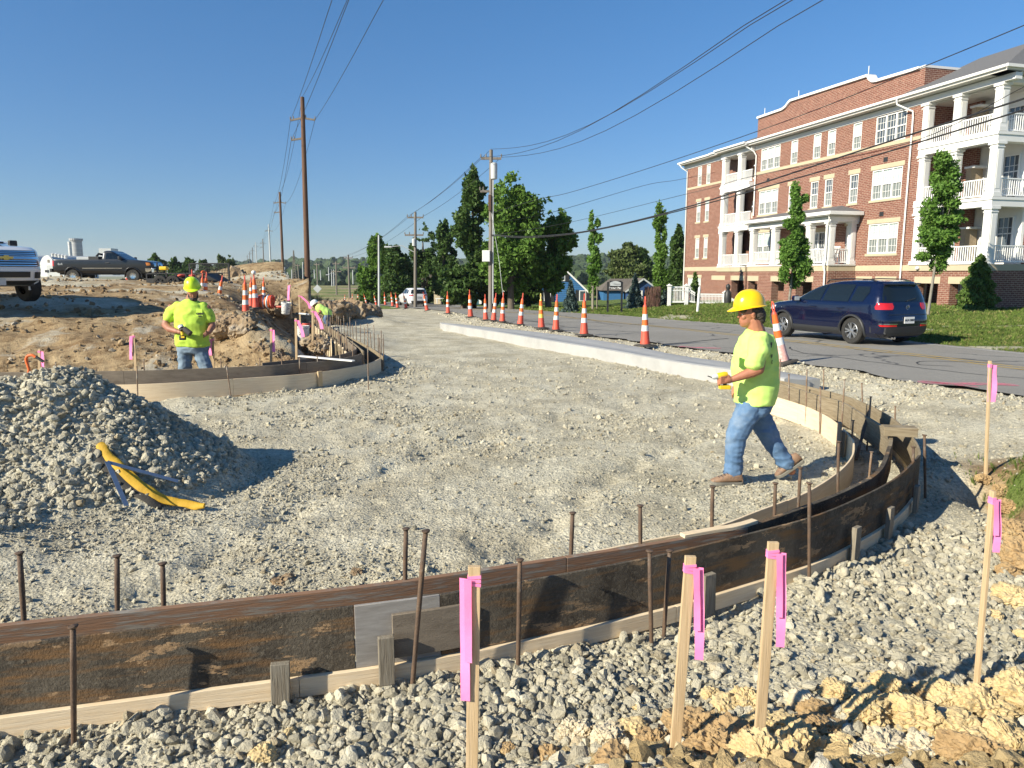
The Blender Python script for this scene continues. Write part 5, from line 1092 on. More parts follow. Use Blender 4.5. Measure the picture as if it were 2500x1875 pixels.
bbox(pc[0]-.25, pc[0]+.0, .02, po-.6, -.8, 2.13, 'wall', BK)
# left balcony bay
bo = .35; bc = [bs(1800-5, bo), bs(1757, bo)]; b0 = SA; b1 = bc[1]+.3
for k in range(3):
    z0, z1 = zf[k], zf[k+1]; fl = z0+(.08 if k == 0 else .12); top = z1-(.0 if k == 2 else .34)
    for s_ in bc: column(s_, bo-.2, fl, top, .42)
    railing(b0+.05, bc[0]-.22, fl, bo-.2); railing(bc[0]+.22, bc[1]-.22, fl, bo-.2); railing(-1.7, bo-.4, fl, bc[1], ax='o')
    if k < 2: bbox(b0, b1, -.1, bo+.05, z1-.34, z1-.02, 'deck_beam', WH); bbox(b0, b1+.05, -2, bo+.1, z1-.02, z1+.12, 'deck_edge', WH)
    bbox(b0, b1-.1, -2.4, -.1, z1-.06, z1+.0, 'balcony_ceiling', SOF); wall_holes(b0, b1+.1, z0, z1, -2.2, [(18.4, 19.3, z0+.8, z1-.9)])
    window(18.4, 19.3, z0+.8, z1-.9, -2.2, 1, gl=(GLB, GLS)); bbox(16.7, 17.3, -2.18, -1.0, z0, z0+1.5, 'tan_partition', TANS); bbox(16.6, 17.4, -2.18, -.95, z0+1.5, z0+1.6, 'partition_cap', WH); window(15.9, 16.6, z0+.9, z1-.6, -2.15, 1, gl=(GLD, GLD))
eave(SA, b1+.2, bo-.05, 11.121)
bbox(b0, b1, -.1, bo+.08, 2.13, 2.46, 'stone_band', STN); bbox(b0, b1, -.1, bo+.12, 2.462, 2.53, 'deck_edge', WH)
gopen(SA, b1, bo, [(bs(u1, bo), bs(u0, bo)) for u0, u1 in ((1741, 1770), (1788, 1817))])
# left brick wing, set back a little
lo = -1.2; l0 = b1-.3; l1 = bs(1671, lo)
LW = [(bs(1725.5, lo), bs(1716, lo)), (bs(1705, lo), bs(1695.5, lo))]; LW = [(a, b) for a, b in LW]
hl = [(a, b, *z) for a, b in LW for z in ((3.35, 5.15), (6.55, 8.35), (9.75, 11.40))]+[(bs(1712.5, lo), bs(1681, lo), .3, 1.6)]
wall_holes(l0, l1, -1.5, 11.45, lo, hl)
for a, b in LW:
    for k, z in enumerate(((3.35, 5.15), (6.55, 8.35), (9.75, 11.40))):
        window(a, b, *z, lo, 1)
        if k < 2: lint(a, b, z[1], lo, .24); sill(a, b, z[0], lo)
window(hl[-1][0], hl[-1][1], .3, 1.6, lo, 3); lint(hl[-1][0], hl[-1][1], 1.6, lo)
bbox(l0, l1, lo-.05, lo+.03, 9.55, 9.74, 'string_course', STN); bbox(l0, l1+.02, lo-.05, lo+.03, 2.2, 2.55, 'stone_band', STN)
bbox(l0, l1+.6, lo-.35, lo+.05, 11.45, 11.78, 'frieze', WH); bbox(l0, l1+.62, lo-.3, lo+.62, 11.80, 11.84, 'soffit', SOF); bbox(l0, l1+.62, lo+.5, lo+.62, 11.845, 12.0, 'fascia', WH); bbox(l0, l1+.62, lo+.625, lo+.76, 11.9, 12.05, 'gutter', WH, bevel=.02)
roof(l0-1, l1+.7, lo+.7, lo-9, 12.02, 13.6, 0, 3.)
bbox(l1-.3, l1, lo-12, lo-.31, -1.5, 11.45, 'wall', BK)
def spout(pts): MB().tube(pts, .055, 6).obj('downspout', WH, apt, auto=60)
sd_ = bs(2220, .1); spout([(-1.35, -.72, 11.6), (-1.32, -.70, 11.3), (-.75, -.12, 10.85), (-.72, -.10, 10.5), (-.72, -.10, 0)])
spout([(-15.9, -.8, 11.6), (-15.9, -.75, 11.4), (-15.55, -.3, 11.0), (-15.5, -.10, 10.7), (-15.5, -.10, 6.3)]); spout([(-l1-.3, -(lo+.7), 11.9), (-l1-.1, -(lo+.6), 11.6), (-l1+.1, -(lo+.08), 11.2), (-l1+.1, -(lo+.08), -.5)])
spout([(-(pc[0]-.35), -(po+.3), 5.5), (-(pc[0]-.4), -(po+.25), 5.3), (-(pc[0]-.1), -(po+.12), 4.9), (-(pc[0]-.1), -(po+.12), 2.7), (-(pc[0]-.1), -(po+.22), 2.4), (-(pc[0]-.1), -(po+.12), 2.1), (-(pc[0]-.1), -(po+.12), -.2)])
for s_, z in ((-.5, 2.28), (-4.55, 2.3)): MB().lathe([(.01, -.1), (.10, -.06), (.12, 0), (.10, .06), (.01, .1)], 10, c=(-s_, -.15, z)).obj('wall_lamp', WH, apt, auto=60)
# white rocking chairs on the porch
def rocker(s, z, o, face, label):
    e = empty('rocking_chair', (0, 0, 0), 0, label, 'rocking chair', 'white chairs on the building balconies'); q = P0+DB*s+NO*o; e.location = (q[0], q[1], z); e.rotation_euler = (0, 0, face)
    MB().box((0, 0, .42), (.5, .48, .04)).obj('seat', WH, e); mb = MB()
    for k in range(6): mb.bar((-.2+.08*k, .22, .44), (-.2+.08*k, .38, 1.1), .045, .02)
    mb.bar((-.24, .38, 1.1), (.24, .38, 1.1), .05, .05).obj('backrest', WH, e)
    for x in (-.24, .24): MB().bar((x, -.22, .06), (x, -.22, .66), .04).bar((x, .22, .06), (x, .22, .5), .04).bar((x, -.28, .66), (x, .3, .66), .06, .03).tube([(x, -.4, .08), (x, -.1, .02), (x, .2, .02), (x, .5, .10)], .02, 5).obj('leg', WH, e)
rocker(bs(2034, .9), 2.56, .9, BRZ+.4, 'white rocking chair behind the end railing of the long porch'); rocker(bs(1995, 1.0), 2.56, 1.0, BRZ+.1, 'white rocking chair behind the front railing of the porch')
rocker(-3.4, 5.75, -1.3, BRZ+PI/2, 'white chair on the middle corner balcony'); rocker(-3.3, 8.85, -1.3, BRZ+PI/2, 'white chair on the top corner balcony')
# ================================================================ trees and shrubs
def leaf_mat(name, c, c2, c3):
    m, nt, b = nodes(name); g = nt.nodes.new('ShaderNodeNewGeometry'); w = nt.nodes.new('ShaderNodeMapRange'); w.inputs[1].default_value = .0; w.inputs[2].default_value = .6; nt.links.new(g.outputs['Random Per Island'], w.inputs[0])
    o_ = mix(nt, w.outputs[0], c, c2); w2 = nt.nodes.new('ShaderNodeMapRange'); w2.inputs[1].default_value = .85; w2.inputs[2].default_value = 1; nt.links.new(g.outputs['Random Per Island'], w2.inputs[0]); o_ = mix(nt, w2.outputs[0], o_, c3)
    nt.links.new(o_, b.inputs['Base Color']); b.inputs['Roughness'].default_value = .55; b.inputs['Specular IOR Level'].default_value = .25
    tl = nt.nodes.new('ShaderNodeBsdfTranslucent'); nt.links.new(o_, tl.inputs[0]); ms = nt.nodes.new('ShaderNodeMixShader'); ms.inputs[0].default_value = .28
    nt.links.new(b.outputs[0], ms.inputs[1]); nt.links.new(tl.outputs[0], ms.inputs[2]); nt.links.new(ms.outputs[0], nt.nodes['Material Output'].inputs[0]); return m
LV = {'mid': leaf_mat('leaves_green', (.075, .155, .022), (.13, .235, .04), (.19, .30, .06)), 'dark': leaf_mat('leaves_dark', (.040, .085, .02), (.075, .135, .03), (.12, .18, .045)), 'olive': leaf_mat('leaves_olive', (.07, .105, .03), (.11, .15, .045), (.16, .18, .07)),
    'young': leaf_mat('leaves_young', (.08, .17, .025), (.13, .25, .045), (.20, .32, .07)), 'blue': leaf_mat('spruce_needles', (.06, .10, .085), (.11, .16, .145), (.17, .22, .20)), 'arb': leaf_mat('cedar_needles', (.075, .14, .03), (.12, .20, .045), (.20, .24, .08)), 'plum': leaf_mat('reeds', (.12, .10, .05), (.22, .12, .10), (.30, .2, .14))}
BRK = M('bark', (.16, .13, .10), (.09, .07, .055), .9, 3, (6, 6, .6), bump=.01); BRG = M('smooth_bark', (.27, .25, .21), (.19, .17, .14), .9, 3, (6, 6, 1), bump=.004)
def leaves(P, size, seed, flat=0.):
    """one rhombus leaf clump per point"""
    r = np.random.default_rng(seed); n = len(P); a = r.normal(size=(n, 3)); a /= np.linalg.norm(a, axis=1)[:, None]; b = np.cross(a, r.normal(size=(n, 3))); b /= np.linalg.norm(b, axis=1)[:, None]
    s = size*r.uniform(.6, 1.3, n)[:, None]; c = np.cross(a, b)
    v = np.stack([P-a*s, P+b*s*.55+c*s*.15, P+a*s, P-b*s*.55+c*s*.15], 1).reshape(-1, 3); return v, np.arange(4*n).reshape(n, 4)
def lobes_pts(lobes, n, seed, shell=.55, gap=.0):
    r = np.random.default_rng(seed); w = np.array([a[3]*a[4]*a[5] for a in lobes])**.72; k = r.choice(len(lobes), n, p=w/w.sum()); L = np.array([a[:6] for a in lobes])[k]
    d = r.normal(size=(n, 3)); d /= np.linalg.norm(d, axis=1)[:, None]; rad = r.random(n)**(1/3)*(1-shell)+shell*r.random(n)**.3
    ang = d*3.1+L[:, :1]*1.7; rr = 1+.22*np.sin(ang[:, 0]*2.3+L[:, 1])*np.cos(ang[:, 2]*2.9)+.14*np.sin(ang[:, 1]*5.1+ang[:, 0]*3.7)
    P = L[:, :3]+d*L[:, 3:6]*(rad*rr)[:, None]
    if gap: q = fbm(P[:, 0]*.9+P[:, 1]*.5, P[:, 2]*.9, 3, seed); P = P[q > -gap]
    return P
def tree(base, hgt, lobes, n, leaf, size_, label, tr=.2, bark=BRK, kind='tree', group=None, limbs=6, seed=0, th=.5, lean=(0, 0), gap=.35, stems=1, shell=.55):
    """lobes: (x,y,z,rx,ry,rz) in metres from the trunk foot"""
    n = int(n*2.1); size = size_*.66; e = empty(kind.replace(' ', '_'), base, 0, label, kind, group); r = random.Random(seed); mb = MB()
    for s_ in range(stems):
        ox = (s_-(stems-1)/2)*.5; top = Vector((lean[0]+ox*2, lean[1], hgt*th*1.5)); mb.tube([(ox, 0, -.4), (ox, 0, 0), Vector((ox*1.3, 0, 0)).lerp(top, .4)+Vector((r.uniform(-.1, .1), 0, 0)), top*.75, top], [tr*1.25, tr, tr*.72, tr*.5, tr*.2], 9)
    for i in range(limbs):
        l = lobes[i % len(lobes)]; z0 = min(hgt*th*r.uniform(.55, 1.1), l[2]); a = Vector((lean[0]*z0/hgt, 0, z0)); b = Vector((l[0]+r.uniform(-.3, .3)*l[3], l[1]+r.uniform(-.3, .3)*l[4], l[2]+r.uniform(-.2, .5)*l[5])); m_ = a.lerp(b, .5)+Vector((0, 0, -.08*hgt*r.random())); mb.tube([a, m_, b], [tr*.42, tr*.25, tr*.08], 6)
    mb.obj('trunk', bark, e, auto=60); P = lobes_pts(lobes, n, seed, shell=shell, gap=gap); v, f = leaves(P, size, seed); link('crown', npmesh('crown', v, f, LV[leaf]), e); return e
def blob(seed, cx, cz, w, h, k, d=None, top=.5, jit=1.):
    """k lobes filling an upright oval w wide and h tall centred on (cx, cz)"""
    r = random.Random(seed); d = d or w; out = []
    for i in range(k):
        t = (i+r.random())/k; env = math.sqrt(max(.06, 1-abs(2*t-.85)**2.2*.80)); ww = w/2*env; a = r.uniform(0, 2*PI); q = math.sqrt(r.random())*.78; s_ = r.uniform(.26, .46)
        out.append((cx+math.cos(a)*ww*q, math.sin(a)*d/2*env*q, cz-h/2+h*(.05+.9*t), ww*s_+w*.05, d/2*env*s_+w*.05, min(h*.12, w*.30)*r.uniform(.7, 1.2)))
    return out
def tpx(u, v, Y): return D(u, v, Y)
def mpp(Y): return Y/F0*1.0
def bigtree(uc, vt, vb, w_px, Y, leaf, label, n, k, size=.26, seed=0, crown_from=.12, tr=.28, base_v=None, group=None, dens=1., extra=(), **kw):
    b = D(uc, vb, Y); b.z = gz(b.x, b.y)-.1; H = D(uc, vt, Y).z-b.z; w = w_px*Y/F0
    lb = blob(seed, 0, H*(crown_from+1)/2, w, H*(1-crown_from)*.92, int(k*2.2))+[tuple(x*(Y/F0) if i in (0, 3) else x for i, x in enumerate(q)) for q in extra]
    return tree(b, H, lb, n, leaf, size, label, tr=tr, seed=seed, group=group, **kw)
GT = 'mature trees beyond the road'
bigtree(925, 572, 735, 84, 82, 'mid', 'leftmost dense dark tree beside the far bend of the road', 9000, 16, .34, 1, .05, group=GT); bigtree(968, 592, 740, 84, 76, 'dark', 'dark rounded tree behind the street lamp pole', 9000, 16, .34, 2, .05, group=GT)
bigtree(1035, 530, 738, 70, 82, 'dark', 'tall thin-leaved dark tree right of the white car', 7500, 16, .30, 3, .06, group=GT, limbs=10, gap=.12); bigtree(1085, 536, 738, 62, 78, 'dark', 'dark open tree standing left of the tall narrow one', 6500, 15, .30, 4, .05, group=GT, gap=.15)
bigtree(1156, 392, 741, 72, 60, 'dark', 'tallest narrow dark tree left of the transformer pole', 9500, 20, .27, 5, .18, group=GT, gap=.2, limbs=10, extra=((-14, 0, 6.5, 36, 1.6, 1.8), (26, 0, 4.5, 40, 1.6, 1.5)))
bigtree(1132, 640, 741, 120, 58, 'dark', 'low dark spreading tree under the tall narrow one', 9000, 14, .28, 6, .1, group=GT); bigtree(1248, 420, 741, 140, 55, 'mid', 'big bright green tree right behind the transformer pole', 15000, 22, .26, 7, .10, group=GT, gap=.16, limbs=10)
bigtree(1340, 485, 741, 112, 57, 'mid', 'broad bright tree with ragged right side above the blue house', 11000, 18, .27, 8, .14, group=GT, gap=.14, lean=(-.6, 0), limbs=10); bigtree(1290, 640, 741, 110, 62, 'dark', 'dark low tree filling the gap left of the blue house', 8000, 12, .3, 9, .08, group=GT)
bigtree(895, 690, 742, 60, 84, 'dark', 'low dark bush at the left end of the tree row', 4000, 8, .25, 10, .0, tr=.1, group=GT, kind='bush'); bigtree(1010, 690, 740, 90, 88, 'dark', 'dark low shrubs behind the white car', 4500, 8, .28, 11, .0, tr=.1, group=GT, kind='bush')
bigtree(1205, 650, 741, 90, 60, 'dark', 'dark undergrowth behind the foot of the transformer pole', 6000, 9, .28, 12, .05, tr=.15, group=GT, kind='bush')
bigtree(1532, 588, 735, 104, 105, 'olive', 'broad olive green tree behind the small blue garage', 8500, 14, .42, 13, .05, group=GT); bigtree(1560, 600, 735, 70, 112, 'dark', 'dark tree right behind the olive green one', 5000, 12, .42, 14, .05, group=GT)
bigtree(1651, 545, 740, 46, 78, 'dark', 'dark tree half hidden behind the left end of the brick building', 6500, 16, .3, 15, .08, group=GT); bigtree(1660, 575, 740, 60, 84, 'dark', 'second dark tree tucked behind the brick building corner', 5000, 12, .3, 16, .05, group=GT)
bigtree(1480, 690, 736, 110, 125, 'dark', 'low distant trees between the blue houses', 4000, 8, .4, 17, 0, tr=.1, group=GT, kind='bush')
# columnar street trees
def colum(uc, vt, vb, w_px, Y, vcb, label, n, seed, leaf='young', size=.13, base_u=None, k=15, tr=.07):
    u0 = base_u or uc; b = D(u0, vb, Y); b.z = gz(b.x, b.y)-.02; b2 = b.copy(); H = D(uc, vt, Y).z-b.z; zc = D(uc, vcb, Y).z-b.z; w = w_px*Y/F0; r = random.Random(seed); lb = []; dx = (uc-u0)*Y/F0
    for i in range(k):
        t = (i+.3)/k; ww = w/2*(math.sin(PI*min(1, (t*.82+.18))**.8)**.8 if t < .97 else .2); ww = w/2*(1.0-.62*t)*min(1, (t+.10)*3.2)+.08; a = i*2.4+r.random(); q = r.uniform(.15, .75)
        lb.append((dx*(.4+.6*t)+math.cos(a)*ww*q, math.sin(a)*ww*q, zc+(H-zc)*t, ww*r.uniform(.28, .8), ww*r.uniform(.35, .8), (H-zc)/k*r.uniform(.7, 2.0)))
    return tree(b, H, lb, int(n*.62), leaf, size, label, tr=tr, bark=BRG, seed=seed, limbs=12, group='young street trees', kind='tree', th=.58, gap=9, lean=(dx, 0), shell=.3)
colum(1447, 522, 738, 42, 50, 712, 'slim young tree with bare top twig tied to a stake by the blue house', 3600, 31, size=.15); colum(1607, 506, 740, 56, 52, 716, 'slim columnar tree left of the brick building', 6500, 32, 'mid', size=.15)
colum(1936, 458, 738, 92, 34, 688, 'street tree in front of the long white porch', 8500, 33, base_u=1925, size=.115); colum(2286, 382, 745, 122, 33, 645, 'street tree in front of the corner balconies, right of the dark blue car', 11000, 34, base_u=2267, size=.12, k=18)
for (u, vt, vb, Y, lb) in ((1448, 698, 738, 49.5, 'grey wooden support stake beside the slim young tree'), (1458, 700, 739, 49.8, 'thinner support stake right of the slim young tree'), (1602, 700, 739, 51, 'grey support stake by the columnar tree')):
    b = D(u, vb, Y); b.z = gz(b.x, b.y)-.1; o = MB().tube([b, D(u, vt, Y)], .05, 7).obj('tree_stake', MT['greywood'], auto=60); tag(o, lb, 'stake')
def conifer(u, vt, vb, w_px, Y, leaf, label, n, seed, size=.12, kind='spruce', pw=1.):
    b = D(u, vb, Y); b.z = gz(b.x, b.y)-.02; H = D(u, vt, Y).z-b.z; w = w_px*Y/F0/2; r = np.random.default_rng(seed); t = 1-r.random(n)**.62; t = np.clip(t, 0, 1); a = r.uniform(0, 2*PI, n)
    tier = 1+.22*np.sin(t*H*9+a*.5)+.18*np.sin(a*7+t*20); rad = w*(1-t)**pw*tier*(r.random(n)**.35); P = np.stack([rad*np.cos(a), rad*np.sin(a), t*H*.99-.10*rad+.05], -1); e = empty(kind.replace(' ', '_'), b, 0, label, kind, 'small evergreens')
    MB().tube([(0, 0, -.2), (0, 0, H*.9)], [.07, .02], 6).obj('trunk', BRK, e); v, f = leaves(P, size, seed); link('crown', npmesh('crown', v, f, LV[leaf]), e); return e
conifer(1393, 684, 739, 40, 46, 'blue', 'small blue spruce in front of the blue gabled house', 2600, 41); conifer(1549, 668, 739, 44, 50, 'blue', 'tallest blue spruce right of the dark sign', 3200, 42); conifer(1619, 684, 739, 34, 52, 'blue', 'blue spruce just left of the white fence gate', 2200, 43)
conifer(2383, 622, 748, 84, 36, 'arb', 'bushy light green cedar in front of the brick corner', 8000, 44, .10, 'cedar', .62); conifer(1695, 665, 736, 24, 55, 'arb', 'small leaning yellow green cedar behind the white fence', 1200, 45, .14, 'cedar', .7)
b = D(1592, 738, 50); b.z = gz(b.x, b.y); e = empty('tall_grass', b, 0, 'clump of purplish ornamental reeds left of the white fence', 'ornamental grass'); r_ = np.random.default_rng(5); n = 1500; a = r_.uniform(0, 2*PI, n); q = r_.random(n)**.5; P = np.stack([q*np.cos(a)*.45*1.3, q*np.sin(a)*.5, r_.random(n)*1.35], -1); s = .10
v = np.stack([P+[-.01, 0, -.12], P+[.01, 0, -.12], P+np.stack([.02+0*a, 0*a, .16+0*a], -1), P+[-.0, 0, .16]], 1).reshape(-1, 3); link('reeds', npmesh('reeds', v, np.arange(4*n).reshape(n, 4), LV['plum']), e)
# small trees behind the trailer, left
GL = 'trees on the left skyline'
for k, (u, vt, vb, w, Y, lf, lb) in enumerate(((383, 617, 662, 50, 130, 'dark', 'round dark tree behind the dark pickup hood'), (427, 627, 668, 32, 140, 'dark', 'small dark tree above the lime hard hat'), (462, 628, 670, 42, 140, 'dark', 'bushy dark tree above the black trailer'), (500, 632, 672, 40, 145, 'dark', 'low dark tree behind the trailer ramp'), (538, 622, 676, 46, 140, 'olive', 'olive green tree above the right end of the trailer'), (566, 624, 684, 34, 138, 'olive', 'thin leaved tree above the spoil heap'), (10, 655, 680, 30, 150, 'dark', 'small dark tree behind the white truck'))):
    bigtree(u, vt, vb, w, Y, lf, lb, 2600, 8, .5, 60+k, .1, tr=.3, group=GL)
# wooded hills on the horizon
def forest():
    r = np.random.default_rng(8); n = 5200; th_ = np.radians(r.uniform(-38, 40, n)); d = 330*(1500/330)**r.random(n); x = d*np.sin(th_); y = d*np.cos(th_); z = gza(x, y); s = r.uniform(4.5, 8.5, n)*(.7+d/1500)
    k = ~(inside(x, y, ROADP) | ((seg_dist(x, y, RN)[0] < 14))) & (x/y > -.40); x, y, z, s = x[k], y[k], z[k], s[k]; n = len(x)
    m, nt, b = nodes('far_foliage'); oi = nt.nodes.new('ShaderNodeObjectInfo'); o_ = mix(nt, oi.outputs['Random'], (.022, .045, .016), (.06, .095, .03)); o_ = mix(nt, nz(nt, vec(nt), 3, 6, .7, .3, .7), o_, (.035, .06, .02)); nt.links.new(o_, b.inputs['Base Color']); b.inputs['Roughness'].default_value = .9; bumpn(nt, b, nz(nt, vec(nt), 5, 5, .7, .2, .8), .5, 1.)
    gn_scatter('far_woods', np.stack([x, y, z+s*.35], -1), np.stack([0*x, 0*x, r.uniform(0, 6, n)], -1), np.stack([s, s, s*r.uniform(.8, 1.3, n)], -1), r.integers(0, 4, n), coll_of('far_tree_kinds', [rock_mesh(70+i, 3, .85, .5, m) for i in range(4)]))
forest()
# ================================================================ houses, sign, fence beyond the lawn
BLU = M('blue_clapboard', (.035, .145, .33), (.03, .12, .28), .6, 2, (1, 1, 1)); BLD = M('dark_blue_siding', (.02, .06, .17), (.02, .05, .14), .6, 2); RFB = M('brown_shingles', (.10, .085, .07), (.15, .13, .11), .9, 9, bump=.01)
def clap(mb, x0, x1, y, z0, z1, f, mi=0, st=.2):    # lap boards clipped to the gable: f(z) -> (xa, xb)
    z = z0
    while z < z1-.01:
        za = min(z+st, z1); a0, b0_ = f(z); a1, b1_ = f(za); mb.add([(a0, y-.035, z), (b0_, y-.035, z), (b1_, y, za), (a1, y, za)], [(0, 1, 2, 3)], mi); z = za
def house():
    Y = 96; b = D(1367, 745, Y); s = Y/F0; zb = b.z; zt = D(1367, 647, Y).z-zb; ze = D(1430, 708, Y).z-zb; hw = 63*s; e = empty('blue_house', b, 0, 'bright blue clapboard house with steep gable and dark shutters', 'house')
    mb = MB(); Yd = 9; mb.box((0, Yd/2+.02, ze/2), (2*hw-.05, Yd, ze)); mb.prism([(-hw, ze), (hw, ze), (0, zt-.05)], lambda p, w: Vector((p[0]*.99, w, p[1])), .03, Yd); mb.obj('wall', BLU, e)
    f = lambda z: (-hw, hw) if z < ze else (-hw*(zt-z)/(zt-ze), hw*(zt-z)/(zt-ze)); mb = MB(); clap(mb, -hw, hw, 0, 0, zt-.02, f, st=.26)
    k = 0
    for i in range(0, len(mb.f)): MB().add([mb.v[j] for j in mb.f[i]]+[(mb.v[j][0], mb.v[j][1]+.03, mb.v[j][2]) for j in mb.f[i]], [(0, 1, 2, 3), (4, 7, 6, 5), (0, 4, 5, 1), (2, 6, 7, 3)]).obj('siding_board', BLU, e)
    mb = MB()
    for sx in (-1, 1): mb.add([(0, -.3, zt+.02), (sx*(hw+.35), -.3, ze-.33), (sx*(hw+.35), Yd+.3, ze-.33), (0, Yd+.3, zt+.02), (0, -.3, zt+.16), (sx*(hw+.35), -.3, ze-.2), (sx*(hw+.35), Yd+.3, ze-.2), (0, Yd+.3, zt+.16)], [(0, 1, 2, 3), (4, 7, 6, 5), (0, 4, 5, 1), (1, 5, 6, 2), (2, 6, 7, 3)])
    rf = mb.obj('roof', RFB, e)
    mb = MB(); 
    for sx in (-1, 1): mb.bar((0, -.32, zt), (sx*(hw+.35), -.32, ze-.34), .05, .2)
    mb.obj('rake_board', MT['white'], e)
    c = D(1368, 672, Y)-b; w = MB().box((c.x+.15, -.09, c.z), (.95, .1, 1.5)).obj('window', MT['white'], e); MB().box((c.x+.15, -.15, c.z+.33), (.72, .03, .56)).box((c.x+.15, -.15, c.z-.33), (.72, .03, .56)).obj('pane', GLD, w)
    for dx in (-.62, .92): MB().box((c.x+dx, -.08, c.z), (.46, .06, 1.6)).obj('shutter', MT['black'], e)
    for cc in ((1336, 722), (1422, 722)):
        c = D(*cc, Y)-b; w = MB().box((c.x, -.09, c.z), (.9, .1, 1.4)).obj('window', MT['white'], e); MB().box((c.x, -.15, c.z), (.68, .03, 1.2)).obj('pane', GLD, w)
        for dx in (-.72, .72): MB().box((c.x+dx, -.08, c.z), (.42, .06, 1.5)).obj('shutter', MT['black'], e)
    MB().box((-.15, 3.5, zt+.35), (.9, .7, 1.5)).obj('chimney', BK, rf)
house()
def garage():
    Y = 92; b = D(1565, 742, Y); s = Y/F0; zb = b.z; zt = D(1570, 682, Y).z-zb; ze = D(1600, 708, Y).z-zb; hw = 36*s; e = empty('blue_garage', b, 0, 'low dark blue garage with brown roof behind the dark sign', 'garage')
    MB().box((.2, 4, ze/2), (2*hw, 8, ze)).prism([(-hw, ze), (hw, ze), (0, zt)], lambda p, w: Vector((p[0]+.2, w, p[1])), .0, 8).obj('wall', BLD, e)
    x1 = D(1478, 720, Y).x-b.x; MB().box(((x1-hw)/2, 5, ze/2-.1), (abs(x1+hw), 6, ze-.2)).obj('side_wall', BLU, e); z2 = D(1500, 681, Y).z-zb
    MB().add([(x1-.4, 1.6, ze-.1), (-hw+1, 1.6, ze-.1), (-hw+1.5, 5, z2), (x1+1.2, 5, z2), (x1-.4, 8.4, ze-.1), (-hw+1, 8.4, ze-.1)], [(0, 1, 2, 3), (3, 2, 5, 4), (0, 3, 4)]).obj('roof', RFB, e)
    mb = MB()
    for sx in (-1, 1): mb.bar((.2, 3.9, zt+.1), (.2+sx*(hw+.4), 3.9, ze-.2), 8.4, .12, up=(0, 0, 1))
    mb.obj('roof', RFB, e); mb = MB()
    for sx in (-1, 1): mb.bar((.2, -.35, zt+.06), (.2+sx*(hw+.4), -.35, ze-.24), .05, .18)
    mb.obj('rake_board', MT['pale'], e); MB().box((-hw*.35, -.04, ze*.42), (1.6, .06, 1.9)).obj('garage_door', MT['white'], e)
garage()
# neighbours behind the trees: pale wall, teal wall, benches
b = D(1105, 740, 80); e = empty('cream_house', b, 0, 'cream coloured house wall glimpsed under the dark trees', 'house'); MB().box((0, 3, 1.3), (4.2, 5, 3)).obj('wall', M('cream', (.55, .47, .33), None, .8), e); MB().box((0, 3, 2.95), (5, 6, .3)).obj('roof', RFB, e)
b = D(1165, 742, 72); e = empty('teal_house', b, 0, 'dark teal house wall with white posts under the trees', 'house'); MB().box((1.1, 3, 1.2), (5.6, 5, 2.6)).obj('wall', M('teal', (.03, .10, .13), None, .7), e); MB().box((1.1, 3, 2.65), (6.2, 6, .25)).obj('roof', RFB, e)
for x in (-.9, .3, 2.6, 3.6): MB().box((x, .3, 1.2), (.25, .25, 2.4)).obj('post', MT['white'], e)
for k, (u, lb) in enumerate(((1082, 'left'), (1114, 'right'))):
    b = D(u, 741, 60); e = empty('picnic_bench', b, 0, '%s low white bench on the grass behind the cones' % lb, 'bench', 'white benches on the grass'); MB().box((0, 0, .42), (1.25, .35, .05)).obj('seat', MT['white'], e)
    for x in (-.5, .5): MB().box((x, 0, .2), (.06, .3, .4)).obj('leg', MT['white'], e)
# dark sign
Y = 44; b = D(1502, 738, Y); b.z = gz(b.x, b.y); e = empty('place_sign', b, 0, 'black framed sign reading Terrace Place with a pale arched panel', 'sign'); sx = lambda u: D(u, 700, Y).x-b.x; sz_ = lambda v: D(1500, v, Y).z-b.z
for u in (1484.5, 1518.5): MB().box((sx(u), 0, sz_(688)/2-.15), (.11, .11, sz_(688)+.3)).obj('post', MT['black'], e)
MB().box((0, 0, sz_(702)), (sx(1516)-sx(1487), .07, .18)).box((0, 0, sz_(694)), (sx(1516)-sx(1487), .05, .42)).obj('sign_board', MT['black'], e)
xa, xb = sx(1489), sx(1515); za, zb_ = sz_(698), sz_(690); arc = [(xa, za), (xb, za), (xb, zb_)]+[(xb+(xa-xb)*i/8, zb_+.10*math.sin(PI*i/8)) for i in range(1, 8)]+[(xa, zb_)]
MB().prism(arc, lambda p, w: Vector((p[0], w, p[1])), -.06, -.03).obj('arched_panel', MT['pale'], e)
text('Terrace Place', .155, MT['white'], e, Vector((0, -.045, sz_(703))), bold=.006); text('Community', .085, MT['poleg'], e, Vector((.06, -.065, sz_(693.5))))
# white fence with gate posts and ramp rail
Y = 50; e = empty('white_fence', D(1635, 740, Y), 0, 'white picket fence with capped posts and a sloping ramp rail', 'fence'); b = Vector(e.location)
def picket(u0, u1, vt0, vt1, vb0, vb1, nm='picket_panel'):
    n = max(3, int(abs(u1-u0)/3.4)); a0, a1 = D(u0, vt0, Y)-b, D(u1, vt1, Y)-b; c0, c1 = D(u0, vb0, Y)-b, D(u1, vb1, Y)-b; MB().bar(a0, a1, .06, .10).obj('rail', MT['vinyl'], e); MB().bar(c0, c1, .06, .10).obj('rail', MT['vinyl'], e); q0, q1 = a0.lerp(c0, .22), a1.lerp(c1, .22); MB().bar(q0, q1, .05, .06).obj('rail', MT['vinyl'], e)
    for i in range(n): t = (i+.5)/n; MB().bar(a0.lerp(a1, t), c0.lerp(c1, t), .035, .035, up=(0, 1, 0)).obj('picket', MT['vinyl'], e)
